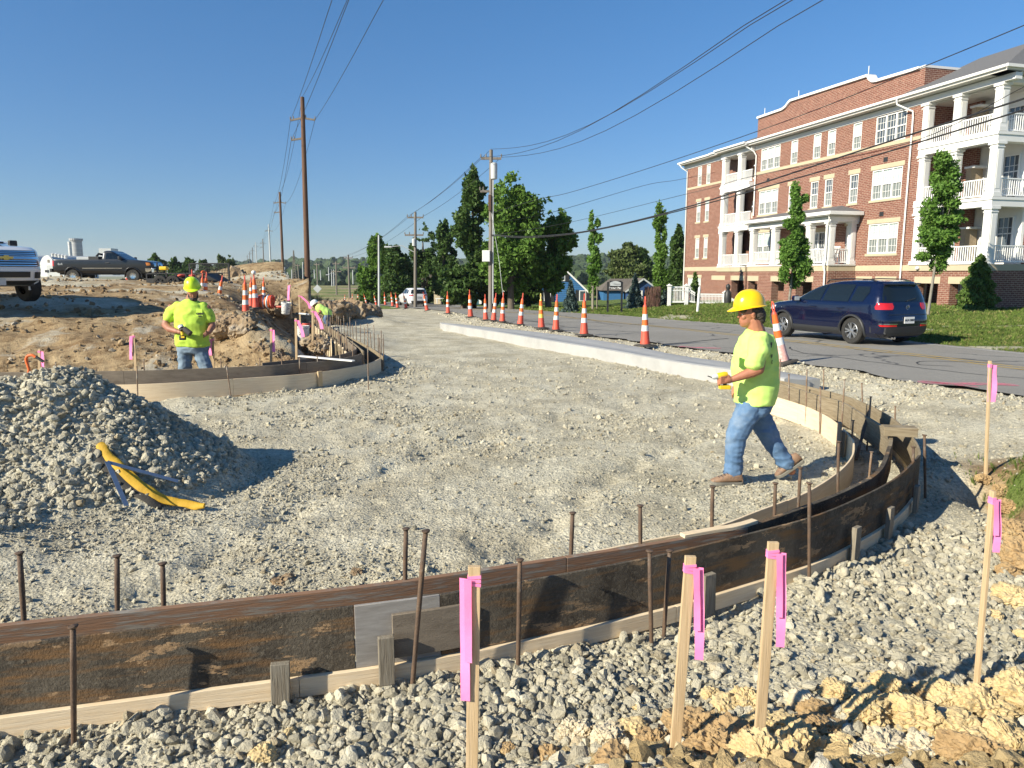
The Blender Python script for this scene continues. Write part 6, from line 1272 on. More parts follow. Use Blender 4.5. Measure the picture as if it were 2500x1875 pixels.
def fpost(u, vt, vb, w=.22):
    a = D(u, vb, Y)-b; t = D(u, vt, Y)-b; MB().box((a.x, 0, (a.z+t.z)/2-.2), (w, w, t.z-a.z+.4)).box((a.x, 0, t.z+.03), (w+.1, w+.1, .07)).lathe([(w*.6, t.z+.06), (.02, t.z+.15)], 4, c=(a.x, 0, 0)).obj('post', MT['vinyl'], e)
for u, vt, vb in ((1633, 698, 740), (1675, 698, 740), (1769, 715, 740)): fpost(u, vt, vb)
picket(1638, 1671, 701, 701, 737, 737); picket(1679, 1697, 704, 716, 735, 738); picket(1703, 1766, 718, 719, 739, 740); picket(1773, 1793, 722, 733, 741, 742)
picket(1640-32+2, 1629, 703, 703, 736, 736) if False else None
b2 = D(1703, 753, 38.5); o = MB().lathe([(.07, -.3), (.07, 1.25), (.05, 1.35), (.01, 1.38)], 10).obj('marker_post', MT['white'], auto=50); o.location = (b2.x, b2.y, gz(b2.x, b2.y)); t = D(1709, 690, 38.5); o.rotation_euler = (Vector((t.x-b2.x, 0, t.z-o.location.z))).to_track_quat('Z', 'Y').to_euler(); tag(o, 'leaning white marker post on the lawn in front of the picket fence', 'post')
o = MB().lathe([(.22, 0), (.25, .4), (.22, .8), (.1, .95), (.16, 1.1), (.14, 1.25), (.02, 1.35)], 12).obj('garden_urn', MT['black'], auto=50); p = D(1776, 741, 48); o.location = (p.x, p.y, gz(p.x, p.y)); tag(o, 'dark urn beside the right post of the white fence', 'urn')
# ================================================================ farm buildings far left
WB = M('white_sheet_metal', (.62, .63, .62), (.55, .56, .56), .5, .6); e = empty('silo', D(183, 690, 330), 0, 'tall grey concrete silo with castellated rim, the right of the pair', 'silo'); 
def silo(u, w, vt, vb, Y, label, mat, crenel=False):
    b = D(u, vb, Y); e = empty('silo', b, 0, label, 'silo', 'farm silos'); H = D(u, vt, Y).z-b.z; r0 = w*Y/F0/2; MB().lathe([(r0, -3), (r0, H)], 28).obj('drum', mat, e, auto=40)
    for k in range(8): MB().lathe([(r0*1.012, H*k/8+.4), (r0*1.012, H*k/8+.7)], 28).obj('hoop', MT['pale'], e, auto=40)
    if crenel:
        for k in range(18): a = 2*PI*k/18; MB().box((r0*math.cos(a), r0*math.sin(a), H+.5), (.8, .8, 1.0), rz=a).obj('merlon', mat, e)
bpy.data.objects.remove(e); CN = M('silo_concrete', (.42, .43, .44), (.36, .37, .38), .8, .5, (1, 1, .2))
silo(193, 25, 588, 672, 330, 'tall grey silo with castellated rim behind the dark pickup', CN, True); silo(177, 8, 590, 672, 322, 'slim white silo tube touching the left side of the tall grey one', WB)
def arch(u, w, vt, vb, Y, L, label, rz=0):
    b = D(u, vb, Y); e = empty('arched_barn', b, rz, label, 'barn', 'arched farm barns'); H = D(u, vt, Y).z-b.z; r0 = w*Y/F0/2; pr = [(-r0, -1)]+[(-r0*math.cos(a), H*math.sin(a)) for a in np.linspace(0, PI, 20)]+[(r0, -1)]
    MB().prism(pr, lambda p, q: Vector((p[0], q, p[1])), 0, .3).obj('end_wall', WB, e); MB().prism([(x*1.02, z*1.02) for x, z in pr], lambda p, q: Vector((p[0], q, p[1])), .31, L).obj('shell', MT['pale'], e); MB().box((r0*.45, -.05, H*.3), (1.4, .1, 2.2)).obj('door', MT['poleg'], e); MB().box((r0*.2, -.05, H*.75), (1., .1, 1.)).obj('vent', MT['poleg'], e)
    return e
arch(118, 62, 624, 678, 250, 16, 'white arched barn behind the dark pickup bed', -.35); arch(74, 70, 624, 678, 262, 16, 'second white arched barn behind the white truck', -.35)
e = empty('farm_shed', D(150, 676, 235), 0, 'low white farm annex with a small dark window', 'shed'); b = Vector(e.location); MB().box((0, 4, 1.0), (9, 8, 5.4)).obj('wall', WB, e); MB().box((-4.5, -.05, 1.8), (1.2, .1, .8)).obj('window', MT['black'], e)
e = empty('farm_shed', D(258, 672, 330), 0, 'small pale block building behind the pickup cab', 'shed'); MB().box((0, 4, 6), (5.5, 6, 12)).obj('wall', MT['pale'], e); e = empty('farm_shed', D(350, 672, 330), 0, 'distant low white shed right of the pickup cab', 'shed'); MB().box((0, 4, 3), (10, 6, 7)).obj('wall', WB, e)
for k in range(5): 
    p = D(129+8*k, 622+1.2*k, 240); o = MB().lathe([(.5, -.6), (.5, .2), (.7, .3), (.05, .7)], 8).obj('roof_ventilator', WB, auto=40); o.location = p; tag(o, '%s small white roof ventilator from the left above the barns' % ORD[k], 'ventilator', 'ventilators above the barns')
# ================================================================ people
from mathutils import noise as mno
def organic(mb, voxel, it, name, mats, parent, wr=0, ws=9., fold=(1, 1, 1), seed=0, deci=None):
    me = mb.mesh(mats, 'raw'); ob = bpy.data.objects.new('raw', me); COL.objects.link(ob)
    m = ob.modifiers.new('r', 'REMESH'); m.mode = 'VOXEL'; m.voxel_size = voxel; m.use_smooth_shade = True; s = ob.modifiers.new('s', 'SMOOTH'); s.factor = .5; s.iterations = it
    dg = bpy.context.evaluated_depsgraph_get(); out = bpy.data.meshes.new_from_object(ob.evaluated_get(dg)); bpy.data.objects.remove(ob)
    if wr:
        n = len(out.vertices); co = np.empty(n*3, np.float32); out.vertices.foreach_get('co', co); no = np.empty(n*3, np.float32); out.vertex_normals.foreach_get('vector', no); co = co.reshape(-1, 3); no = no.reshape(-1, 3)
        d = np.empty(n, np.float32); o_ = Vector((seed*3.1, seed*1.7, seed))
        for i in range(n):
            p = Vector((co[i][0]*fold[0], co[i][1]*fold[1], co[i][2]*fold[2]))*ws+o_; a = mno.noise(p); d[i] = (1-2.6*abs(a))*.7+.45*mno.noise(p*2.3)
        co += no*(d*wr)[:, None]; out.vertices.foreach_set('co', co.ravel()); out.update()
    out.materials.clear()
    for m_ in (mats if isinstance(mats, (list, tuple)) else [mats]): out.materials.append(m_)
    o = link(name, out, parent, True); return o
def ell(mb, c, r, rot=None, n=14, mi=0):
    M_ = Matrix.Translation(c) @ ((rot.to_4x4()) if rot else Matrix.Identity(4)) @ Matrix.Diagonal((*r, 1)); vs = [M_ @ Vector((0, 0, -1))]; m = n//2
    for i in range(1, m): a = -PI/2+PI*i/m; vs += [M_ @ Vector((math.cos(a)*math.cos(2*PI*k/n), math.cos(a)*math.sin(2*PI*k/n), math.sin(a))) for k in range(n)]
    vs.append(M_ @ Vector((0, 0, 1))); fs = [(0, 1+(k+1) % n, 1+k) for k in range(n)]
    for i in range(m-2): fs += [(1+i*n+k, 1+i*n+(k+1) % n, 1+(i+1)*n+(k+1) % n, 1+(i+1)*n+k) for k in range(n)]
    e = len(vs)-1; fs += [(e, 1+(m-2)*n+k, 1+(m-2)*n+(k+1) % n) for k in range(n)]; return mb.add(vs, fs, mi)
def limb(mb, pts, rs, n=12):
    for p, r in ((pts[0], rs[0]), (pts[-1], rs[-1])): ell(mb, p, (r, r, r), n=10)
    for a, b, ra, rb in zip(pts[:-1], pts[1:], rs[:-1], rs[1:]): mb.tube([a, b], [ra, rb], n)
    for p, r in zip(pts[1:-1], rs[1:-1]): ell(mb, p, (r, r, r), n=12)
    return mb
def rings(mb, L, n=24, pw=2.2):
    """L: (centre, rx, ry)"""
    vs = []; fs = []
    for c, rx, ry in L:
        for k in range(n):
            a = 2*PI*k/n; ca, sa = math.cos(a), math.sin(a); vs.append(Vector(c)+Vector((rx*math.copysign(abs(ca)**(2/pw), ca), ry*math.copysign(abs(sa)**(2/pw), sa), 0)))
    for i in range(len(L)-1):
        for k in range(n): k2 = (k+1) % n; fs.append((i*n+k, i*n+k2, (i+1)*n+k2, (i+1)*n+k))
    fs += [tuple(range(n))[::-1], tuple((len(L)-1)*n+k for k in range(n))]; return mb.add(vs, fs)
def skin_m(name, a, b): 
    m = M(name, a, b, .55, 9, bump=.0008, bscale=60, lo=.35, hi=.7); bb = m.node_tree.nodes['Principled BSDF']; bb.inputs['Subsurface Weight'].default_value = .06; bb.inputs['Subsurface Radius'].default_value = (.6, .25, .15); bb.inputs['Subsurface Scale'].default_value = .02; return m
SK1 = skin_m('tanned_skin', (.40, .165, .095), (.31, .12, .068)); SK2 = skin_m('ruddy_skin', (.36, .16, .10), (.28, .12, .075)); HAIR = M('dark_hair', (.030, .022, .018), (.075, .06, .05), .75, 30, bump=.006, bscale=70); HV = M('hi_vis_shirt', (.58, .84, .22), (.50, .76, .16), .8, 5); HVD = M('dirty_hi_vis_shirt', (.52, .76, .09), (.44, .64, .06), .8, 3, c3=(.22, .30, .035), s3=6, lo3=.58, hi3=.72)
JN = M('worn_jeans', (.065, .135, .25), (.12, .21, .35), .85, 5, c3=(.22, .28, .36), s3=3, lo3=.52, hi3=.75, bump=.0006, bscale=300); JN2 = M('grey_blue_jeans', (.12, .18, .25), (.20, .27, .34), .85, 5, c3=(.30, .33, .34), s3=3, lo3=.55, hi3=.75)
BOOT = M('tan_shoe_leather', (.30, .19, .12), (.22, .135, .085), .7, 14, c3=(.14, .10, .08), s3=18, lo3=.55, hi3=.65, bump=.001); SOLE = M('grey_sole', (.13, .125, .11), (.20, .19, .16), .85, 10); HY = M('yellow_helmet', (.86, .54, .005), None, .22, coat=.5); HL = M('lime_helmet', (.60, .83, .02), (.54, .76, .02), .35, 3, coat=.3); HWm = M('white_helmet', (.80, .80, .78), None, .3, coat=.3)
YT = M('yellow_tool_plastic', (.75, .50, .02), None, .4)
def helmet(par_, c, rx, ry, rz, yaw, pitch, mat, brim=.05, roll=0.):
    """local +x is the peak side"""
    e = Matrix.Translation(c) @ Matrix.Rotation(yaw, 4, 'Z') @ Matrix.Rotation(pitch, 4, 'Y') @ Matrix.Rotation(roll, 4, 'X'); mb = MB(); vs = []; fs = []; n = 40; m = 12
    for i in range(m+1):
        t = i/m; a = t*PI/2
        for k in range(n):
            b = 2*PI*k/n; ridge = 1+.035*max(0, 1-abs(((b+PI) % PI)-PI if ((b+PI) % PI) > PI/2 else (b+PI) % PI)/.22)*math.sin(min(1, (1-t)*1.6)*PI/2)*(t > .12)
            rr = math.cos(a)**.82 if i < m else 0.001; vs.append(e @ Vector((rx*rr*math.cos(b), ry*rr*math.sin(b)*ridge, rz*math.sin(a)**.95*(1+.02*(abs(math.sin(b)) < .25)*(t > .2)))))
    for i in range(m):
        for k in range(n): k2 = (k+1) % n; fs.append((i*n+k, i*n+k2, (i+1)*n+k2, (i+1)*n+k))
    fs.append(tuple(range(n))[::-1]); h = mb.add(vs, fs).obj('hard_hat', mat, par_, auto=50)
    mb = MB(); vs = []; fs = []
    for k in range(n):
        b = 2*PI*k/n; f = max(0, math.cos(b))**1.2; w = .012+brim*f; 
        for (o_, z) in ((-.004, .012), (w, .002-.022*f), (w, -.004-.024*f), (-.004, -.006)): vs.append(e @ Vector(((rx+o_)*math.cos(b), (ry+min(o_, .018))*math.sin(b), z)))
    for k in range(n):
        k2 = (k+1) % n
        for j in range(4): fs.append((k*4+j, k*4+(j+1) % 4, k2*4+(j+1) % 4, k2*4+j))
    mb.add(vs, fs).obj('brim', mat, h, auto=50); return h
def shoe(par_, toe, yaw, pitch, L=.30, label=None):
    """toe point on the ground, local +x forward"""
    Mx = Matrix.Translation(toe) @ Matrix.Rotation(yaw, 4, 'Z') @ Matrix.Rotation(pitch, 4, 'Y'); S_ = [(-.30, .028, .075, .10), (-.285, .036, .05, .115), (-.24, .041, .03, .125), (-.19, .040, .028, .125), (-.14, .042, .028, .10), (-.09, .048, .028, .078), (-.045, .047, .028, .062), (-.015, .036, .028, .05), (0, .018, .03, .04)]
    mb = MB(); vs = []; fs = []; n = 14
    for x, hw, z0, z1 in S_:
        for k in range(n): a = 2*PI*k/n; ca, sa = math.cos(a), math.sin(a); vs.append(Mx @ Vector((x, hw*math.copysign(abs(ca)**.7, ca), (z0 if x > -.29 else .03)*.7+.005+(z1-z0*.7)*(.5+.5*math.copysign(abs(sa)**.8, sa)))))
    for i in range(len(S_)-1): 
        for k in range(n): k2 = (k+1) % n; fs.append((i*n+k, i*n+k2, (i+1)*n+k2, (i+1)*n+k))
    fs += [tuple(range(n))[::-1], tuple((len(S_)-1)*n+k for k in range(n))]; o = mb.add(vs, fs).obj('shoe', BOOT, par_, auto=70)
    pr = [(x, -(hw+.006)) for x, hw, _, _ in S_]+[(.008, 0)]+[(x, hw+.006) for x, hw, _, _ in S_[::-1]]; MB().prism(pr, lambda p, w: Mx @ Vector((p[0], p[1], w+(.016*max(0, (p[0]+.06)/.06)**2*.6 if p[0] > -.06 else 0))), .0, .03).obj('sole', SOLE, o, bevel=.004)
    mb = MB()
    for k in range(4): x = -.155+.026*k; z = .108-.012*k; mb.tube([Mx @ Vector((x, -.028, z)), Mx @ Vector((x+.008, 0, z+.012)), Mx @ Vector((x, .028, z))], .003, 5)
    mb.tube([Mx @ Vector((-.15, 0, .13)), Mx @ Vector((-.13, -.035, .125)), Mx @ Vector((-.12, -.045, .105))], .0025, 5); mb.obj('lace', MT['black'], o); return o
def face(par_, c, yaw, pitch, mat_skin, dark, s=1.):
    """c = centre of head, local +x is where the face looks; returns matrix"""
    return Matrix.Translation(c) @ Matrix.Rotation(yaw, 4, 'Z') @ Matrix.Rotation(pitch, 4, 'Y') @ Matrix.Scale(s, 4)
def head_into(mb, Mx, k=1.):
    f = lambda c, r: ell(mb, Mx @ Vector(c), [q*k for q in r], Mx.to_3x3().normalized())
    f((0, 0, .03), (.098, .077, .105)); f((.035, 0, -.055), (.062, .056, .062)); f((.060, 0, -.085), (.030, .030, .026)); f((.092, 0, -.008), (.016, .013, .026)); f((.103, 0, -.018), (.013, .014, .012)); f((.083, 0, -.050), (.016, .024, .007)); f((.081, 0, -.061), (.014, .021, .007)); f((.080, 0, .022), (.018, .055, .014))
    for s in (-1, 1): f((.070, s*.035, -.02), (.02, .022, .022)); f((-.005, s*.078, -.008), (.018, .010, .032)); f((.0, s*.086, .004), (.014, .008, .016))
def eyes(par_, Mx, dark):
    for s in (-1, 1): ell(MB(), (0, 0, 0), (1, 1, 1)); mb = ell(MB(), Mx @ Vector((.079, s*.031, .006)), (.011, .012, .010)); mb.obj('eye', HWm, par_, smooth=True); mb = ell(MB(), Mx @ Vector((.0885, s*.032, .005)), (.004, .005, .005), n=8); mb.obj('pupil', dark, par_, smooth=True); mb = MB().tube([Mx @ Vector((.090, s*.014, .024)), Mx @ Vector((.093, s*.032, .030)), Mx @ Vector((.082, s*.052, .024))], .003, 6); mb.obj('eyebrow', dark, par_, smooth=True)
def hand(mb, w, k, fdirs, s=1., thumb=None):
    """palm from wrist w to knuckle centre k; fdirs = list of 4 chains of offsets from the knuckle row"""
    limb(mb, [w, w.lerp(k, .5), k], [.026*s, .034*s, .034*s])
    for ch, r in fdirs: limb(mb, [Vector(p) for p in ch], [r*s, r*.95*s, r*.85*s, r*.75*s][:len(ch)], 8)
    if thumb: limb(mb, thumb, [.014*s, .012*s, .010*s][:len(thumb)], 8)
# ---- the walking worker
YW = 6.76
def q1(u, v, dy=0.): return D(u, v, YW+dy)
def worker1():
    foot = G(1850, 1186, 0); e = empty('person', (foot.x, YW, 0), 0, 'man in yellow hard hat, lime t-shirt and jeans walking left holding a cordless driver', 'person'); b = Vector(e.location)
    q = lambda u, v, dy=0.: q1(u, v, dy)-b; pm = 1/F0*YW/math.cos(PT)*1.01
    hm = Matrix.Translation(q(1831, 767)) @ Matrix.Rotation(PI+.05, 4, 'Z') @ Matrix.Rotation(.06, 4, 'Y') @ Matrix.Scale(1.06, 4)
    mb = MB(); head_into(mb, hm, 1.08); limb(mb, [q(1838, 778), q(1847, 812)], [.072, .085])
    sh, el, wr = q(1856, 842, -.20), q(1853, 902, -.27), q(1786, 927, -.24); limb(mb, [sh, q(1855, 875, -.25), el, el.lerp(wr, .25), el.lerp(wr, .6), wr], [.062, .056, .048, .052, .042, .029])
    sh2, el2, wr2 = q(1842, 842, .2), q(1838, 900, .27), q(1800, 940, .12); limb(mb, [sh2, el2, wr2], [.06, .047, .030])
    F = []
    for i in range(4): F.append(([q(1772, 919.5+5.0*i, -.262), q(1760, 921+5.1*i, -.272), q(1752.5, 925.5+4.6*i, -.250), q(1756.5, 929+4.0*i, -.222)], .0105-.0006*i))
    hand(mb, wr, q(1773, 928, -.245), F, 1., [q(1780, 919, -.255), q(1769, 913, -.25), q(1758, 914.5, -.24)])
    F = []
    for i in range(4): F.append(([q(1794, 945+3*i, .10-.01*i), q(1788, 952+4*i, .095-.01*i), q(1789, 961+3.2*i, .09)], .010))
    hand(mb, wr2, q(1796, 948, .11), F, 1., [q(1800, 945, .08), q(1795, 955, .06)])
    limb(mb, [q(1840, 980), q(1848, 850)], [.11, .10]); limb(mb, [q(1790, 1150, -.075), q(1791, 1172, -.07)], [.045, .042]); limb(mb, [q(1918, 1130, .085), q(1932, 1150, .08)], [.045, .042]); organic(mb, .0055, 3, 'body', SK1, e)
    eyes(e, hm, MT['black'])
    # hair
    mb = MB(); ell(mb, q(1849, 768), (.075, .088, .070)); ell(mb, q(1840, 758), (.098, .090, .05)); ell(mb, q(1854, 780, 0), (.052, .070, .048)); ell(mb, q(1815, 758, -.055), (.035, .025, .02)); organic(mb, .007, 2, 'hair', HAIR, e, .007, 45, seed=3)
    helmet(e, q(1829.5, 749), 38*pm, .117, 41*pm, PI, .09, HY, .045); 
    # t-shirt
    mb = MB(); R_ = [(804, 1840, 15, .075), (810, 1843, 25, .12), (818, 1850, 34, .185), (832, 1849, 41, .205), (850, 1846, 46, .21), (875, 1844, 51, .205), (900, 1843, 53.5, .20), (930, 1845, 52, .20), (955, 1846, 48, .20), (975, 1843, 45.5, .198), (984, 1841, 44.5, .20)]
    rings(mb, [(q(c, v), w*pm, yw) for v, c, w, yw in R_[::-1]]); limb(mb, [q(1855, 832, -.14), q(1854, 850, -.215), q(1842, 884, -.262)], [.10, .096, .086]); limb(mb, [q(1845, 832, .14), q(1842, 850, .21), q(1838, 884, .26)], [.09, .085, .08]); sh_ = organic(mb, .0085, 4, 'shirt', HV, e, .013, 5.2, (1, 1, 1.5), 1)
    MB().prism([(0, 0), (.09, 0), (.085, -.09), (.045, -.105), (.005, -.09)], lambda p, w: q(1796, 862, -.14)+Vector((p[0]*.25-.02, -p[0]*.9+w, p[1])), -.012, -.006).obj('pocket', HV, sh_)
    # back print, laid on the shirt's back and side
    ink = MT['black']; B_ = q(1883.5, 838, -.135); 
    for i, (t_, s_) in enumerate((('BUILD', .066), ('SITE', .048), ('WORK', .048), ('CREW', .048))): text(t_, s_, ink, e, B_+Vector((.012+.004*i, -.018, -.012-.052*i)), (PI/2, 0, .95), 'print', .001, bold=.002)
    # jeans
    mb = MB(); rings(mb, [(q(1838, 1012), 30*pm, .165), (q(1840, 998), 39*pm, .175), (q(1842, 982), 42*pm, .18), (q(1843, 965), 42*pm, .17)])
    limb(mb, [q(1830, 1000, -.075), q(1813, 1030, -.085), q(1797, 1066, -.09), q(1793, 1105, -.085), q(1790, 1142, -.075), q(1789, 1154, -.075)], [.120, .108, .094, .083, .085, .090]); limb(mb, [q(1846, 1000, .08), q(1862, 1035, .09), q(1883, 1072, .10), q(1900, 1103, .09), q(1916, 1127, .085), q(1920, 1132, .085)], [.115, .105, .092, .080, .080, .082]); j = organic(mb, .008, 3, 'jeans', JN, e, .013, 7, (1, 1, 1.8), 5)
    mb = MB(); mb.tube([q(1886, 966, -.10), q(1880, 972, -.14), q(1866, 981, -.175)], .012, 6); mb.obj('belt', MT['black'], j)
    for i in range(4): MB().tube([q(1888-3*i, 958+3*i, -.13), q(1880-3*i, 975+2*i, -.165)], .004, 5).obj('pen', MT['steel'], j)
    a = q(1730, 1184, -.06); a.z = .012; a.y = G(1770, 1186, 0).y-b.y; shoe(e, a, PI, 0); a = q(1897, 1182, .07); a.z = .015; shoe(e, a, PI, .60)
    # cordless driver
    t = empty('cordless_driver', q1(1768, 925, -.24), 0, 'yellow and grey cordless driver with a black bit held by the walking man', 'power tool'); b2 = Vector(t.location); qq = lambda u, v, dy=0.: q1(u, v, dy)-b2
    MB().tube([qq(1776, 914, -.24), qq(1770, 915, -.24), qq(1752, 918.5, -.25), qq(1750, 919, -.25)], [.022, .030, .030, .022], 12).obj('motor_housing', YT, t, auto=50); MB().tube([qq(1751, 918.5, -.25), qq(1742, 920.5, -.252), qq(1738, 921.5, -.252)], [.027, .023, .012], 12).obj('chuck', MT['pale'], t, auto=50); MB().tube([qq(1738, 921.5, -.252), qq(1728, 918, -.255)], .0055, 6).obj('bit', MT['black'], t)
    MB().tube([qq(1768, 918, -.245), qq(1770, 940, -.24)], .018, 10).obj('grip', MT['black'], t); MB().box(qq(1769, 945, -.24), (.10, .065, .035)).obj('battery', YT, t, bevel=.006)
worker1()
# ---- the bearded worker behind the form
YB = 12.9
def worker2():
    foot = D(470, 980, YB); gzv = gz(foot.x, YB); e = empty('person', (foot.x, YB, gzv), 0, 'bearded man in lime hard hat and dirty lime t-shirt standing behind the far form', 'person'); b = Vector(e.location)
    q = lambda u, v, dy=0.: D(u, v, YB+dy)-b; pm = YB/F0*1.0
    hm = Matrix.Translation(q(471, 716, -.02)) @ Matrix.Rotation(-PI/2+.42, 4, 'Z') @ Matrix.Rotation(.34, 4, 'Y')
    mb = MB(); head_into(mb, hm, 1.08); limb(mb, [q(468, 722), q(463, 742, .02)], [.078, .095])
    limb(mb, [q(418, 750, .02), q(411, 775, .02), q(403.5, 793, -.02), q(414, 803, -.14), q(433, 809, -.24)], [.06, .066, .065, .062, .042]); limb(mb, [q(507, 752, .02), q(513, 778, .05), q(518, 797, .0), q(510, 811, -.12)], [.06, .066, .062, .042])
    hand(mb, q(433, 809, -.24), q(441, 811, -.27), [([q(443, 806+3.0*i, -.29), q(448, 807+3.2*i, -.31), q(447, 810+3*i, -.34)], .0125) for i in range(4)], 1.1, [q(438, 805, -.30), q(443, 801, -.32)])
    hand(mb, q(510, 811, -.12), q(504, 815, -.17), [([q(503, 812+2.6*i, -.19), q(498, 814+2.6*i, -.2), q(497, 817+2.4*i, -.19)], .0125) for i in range(4)], 1.05, [q(507, 811, -.18), q(502, 808, -.2)])
    limb(mb, [q(468, 840), q(465, 775)], [.12, .10]); limb(mb, [q(463, 742, .02), q(465, 775, .03)], [.09, .10]); organic(mb, .0075, 3, 'body', SK2, e); eyes(e, hm, MT['black'])
    mb = MB(); rt = hm.to_3x3().normalized(); ell(mb, hm @ Vector((.045, 0, -.085)), (.072, .072, .052), rt); ell(mb, hm @ Vector((.075, 0, -.072)), (.030, .036, .018), rt)
    for s in (-1, 1): ell(mb, hm @ Vector((.02, s*.070, -.045)), (.035, .016, .05), rt)
    organic(mb, .008, 1, 'beard', HAIR, e, .006, 40); ell(MB(), hm @ Vector((-.02, 0, .05)), (.11, .088, .08), rt).obj('hair', HAIR, e, smooth=True)
    helmet(e, q(469.5, 700, -.0), 21.5*pm*1.02, .135, 24*pm, -PI/2+.42, .30, HL, .045, .12)
    mb = MB(); R_ = [(731, 464, 9, .09), (737, 464, 20, .13), (744, 465, 33, .15), (756, 466, 38, .17), (775, 466, 38, .185), (795, 467, 38.5, .20), (815, 468, 39, .20), (832, 469.5, 39.5, .19), (846, 471, 40, .18)]
    rings(mb, [(q(c, v), w*pm, d) for v, c, w, d in R_[::-1]]); limb(mb, [q(436, 750), q(420, 760, .02), q(413, 775, .02)], [.10, .098, .098]); limb(mb, [q(494, 751), q(507, 764, .02), q(513, 779, .03)], [.10, .095, .092]); s_ = organic(mb, .012, 5, 'shirt', HVD, e, .018, 4.2, (1, 1, 1.3), 7)
    MB().box(q(487, 763, -.215), (.11, .01, .13)).obj('pocket', HVD, s_, bevel=.004); text('CREW', .045, MT['black'], e, q(488, 766, -.225), bold=.002, name='print'); text('SITE', .03, MT['black'], e, q(488, 772, -.225), bold=.002, name='print')
    mb = MB(); rings(mb, [(q(471, 862), 36*pm, .15), (q(471, 850), 38.5*pm, .165), (q(471, 838), 38*pm, .16)])
    g0 = -b.z+gzv; zz = lambda u, v, dy: q(u, v, dy)
    limb(mb, [q(452, 862, 0), q(452, 895, -.02), q(453, 920, .0), q(455, 965, .02)], [.13, .115, .10, .09]); limb(mb, [q(490, 862, 0), q(502, 895, -.05), q(507, 920, -.02), q(510, 962, .04)], [.13, .115, .10, .09]); organic(mb, .012, 3, 'jeans', JN2, e, .013, 6, (1, 1, 1.5), 9)
    shoe(e, Vector((q(455, 968).x, -.18, .01)), -PI/2, 0); shoe(e, Vector((q(512, 968).x, -.16, .01)), -PI/2+.2, 0)
    t = empty('cordless_driver', D(444, 806, YB-.3), 0, 'black and yellow cordless driver held by the bearded man', 'power tool'); b2 = Vector(t.location); qq = lambda u, v, dy: D(u, v, YB+dy)-b2
    MB().tube([qq(438, 793, -.36), qq(441, 797, -.36), qq(446, 806, -.38)], [.02, .045, .045], 10).obj('motor_housing', MT['rubber'], t, auto=50); MB().tube([qq(440, 795, -.37), qq(443, 800, -.38)], .047, 10).obj('collar', MT['white'], t); MB().tube([qq(449, 802, -.37), qq(465, 815, -.40)], [.045, .05], 10).obj('dust_tube', MT['rubber'], t, auto=50)
    MB().tube([qq(444, 805, -.34), qq(446, 819, -.36)], .028, 8).obj('grip', YT, t); MB().box(qq(446, 825, -.37), (.085, .10, .075)).obj('battery', MT['black'], t, bevel=.008); MB().box(qq(446, 823, -.43), (.06, .004, .03)).obj('badge', YT, t)
worker2()
# ---- the crouching worker far back
YC = 27.
def worker3():
    b = D(785, 792, YC); b.z = gz(b.x, b.y)-.05; e = empty('person', b, 0, 'bent over worker in white hard hat and hi-vis vest deep in the trench', 'person'); q = lambda u, v, dy=0.: D(u, v, YC+dy)-b
    hm = Matrix.Translation(q(769, 744)) @ Matrix.Rotation(PI+.3, 4, 'Z') @ Matrix.Rotation(.75, 4, 'Y'); mb = MB(); head_into(mb, hm, 1.); limb(mb, [q(772, 745), q(777, 751)], [.06, .08]); limb(mb, [q(779, 753, -.18), q(783, 760, -.22), q(777, 768, -.25)], [.06, .05, .035]); limb(mb, [q(779, 753, .18), q(779, 761, .22), q(774, 768, .2)], [.06, .05, .035]); limb(mb, [q(779, 753), q(800, 764)], [.14, .15])
    hand(mb, q(777, 768, -.25), q(775, 771, -.25), [([q(774.5, 771+.5*i, -.26-.015*i), q(773, 774, -.26-.015*i)], .011) for i in range(4)], 1., [q(776, 771, -.24), q(774.5, 773, -.22)]); organic(mb, .012, 2, 'body', SK2, e)
    helmet(e, q(767.5, 741), .15, .13, .14, PI+.3, .55, HWm); mb = MB(); limb(mb, [q(780, 752, -.10), q(800, 764, -.08)], [.16, .17]); limb(mb, [q(780, 752, .10), q(800, 764, .08)], [.16, .17]); v_ = organic(mb, .015, 3, 'vest', HV, e, .01, 5)
    MB().tube([q(789, 752, -.02), q(788, 757, -.24), q(787, 764, -.22)], .022, 5).tube([q(797, 757, -.05), q(795, 762, -.24), q(793, 769, -.2)], .022, 5).obj('reflective_stripe', MT['pale'], v_)
    mb = MB(); limb(mb, [q(801, 766, -.10), q(794, 781, -.14), q(803, 800, -.12)], [.13, .10, .08]); limb(mb, [q(801, 766, .10), q(797, 783, .14), q(806, 800, .12)], [.13, .10, .08]); organic(mb, .015, 2, 'jeans', JN, e)
    for dy in (-.12, .12): a = q(795, 800, dy); a.z = 0; shoe(e, a, PI, 0)
worker3()
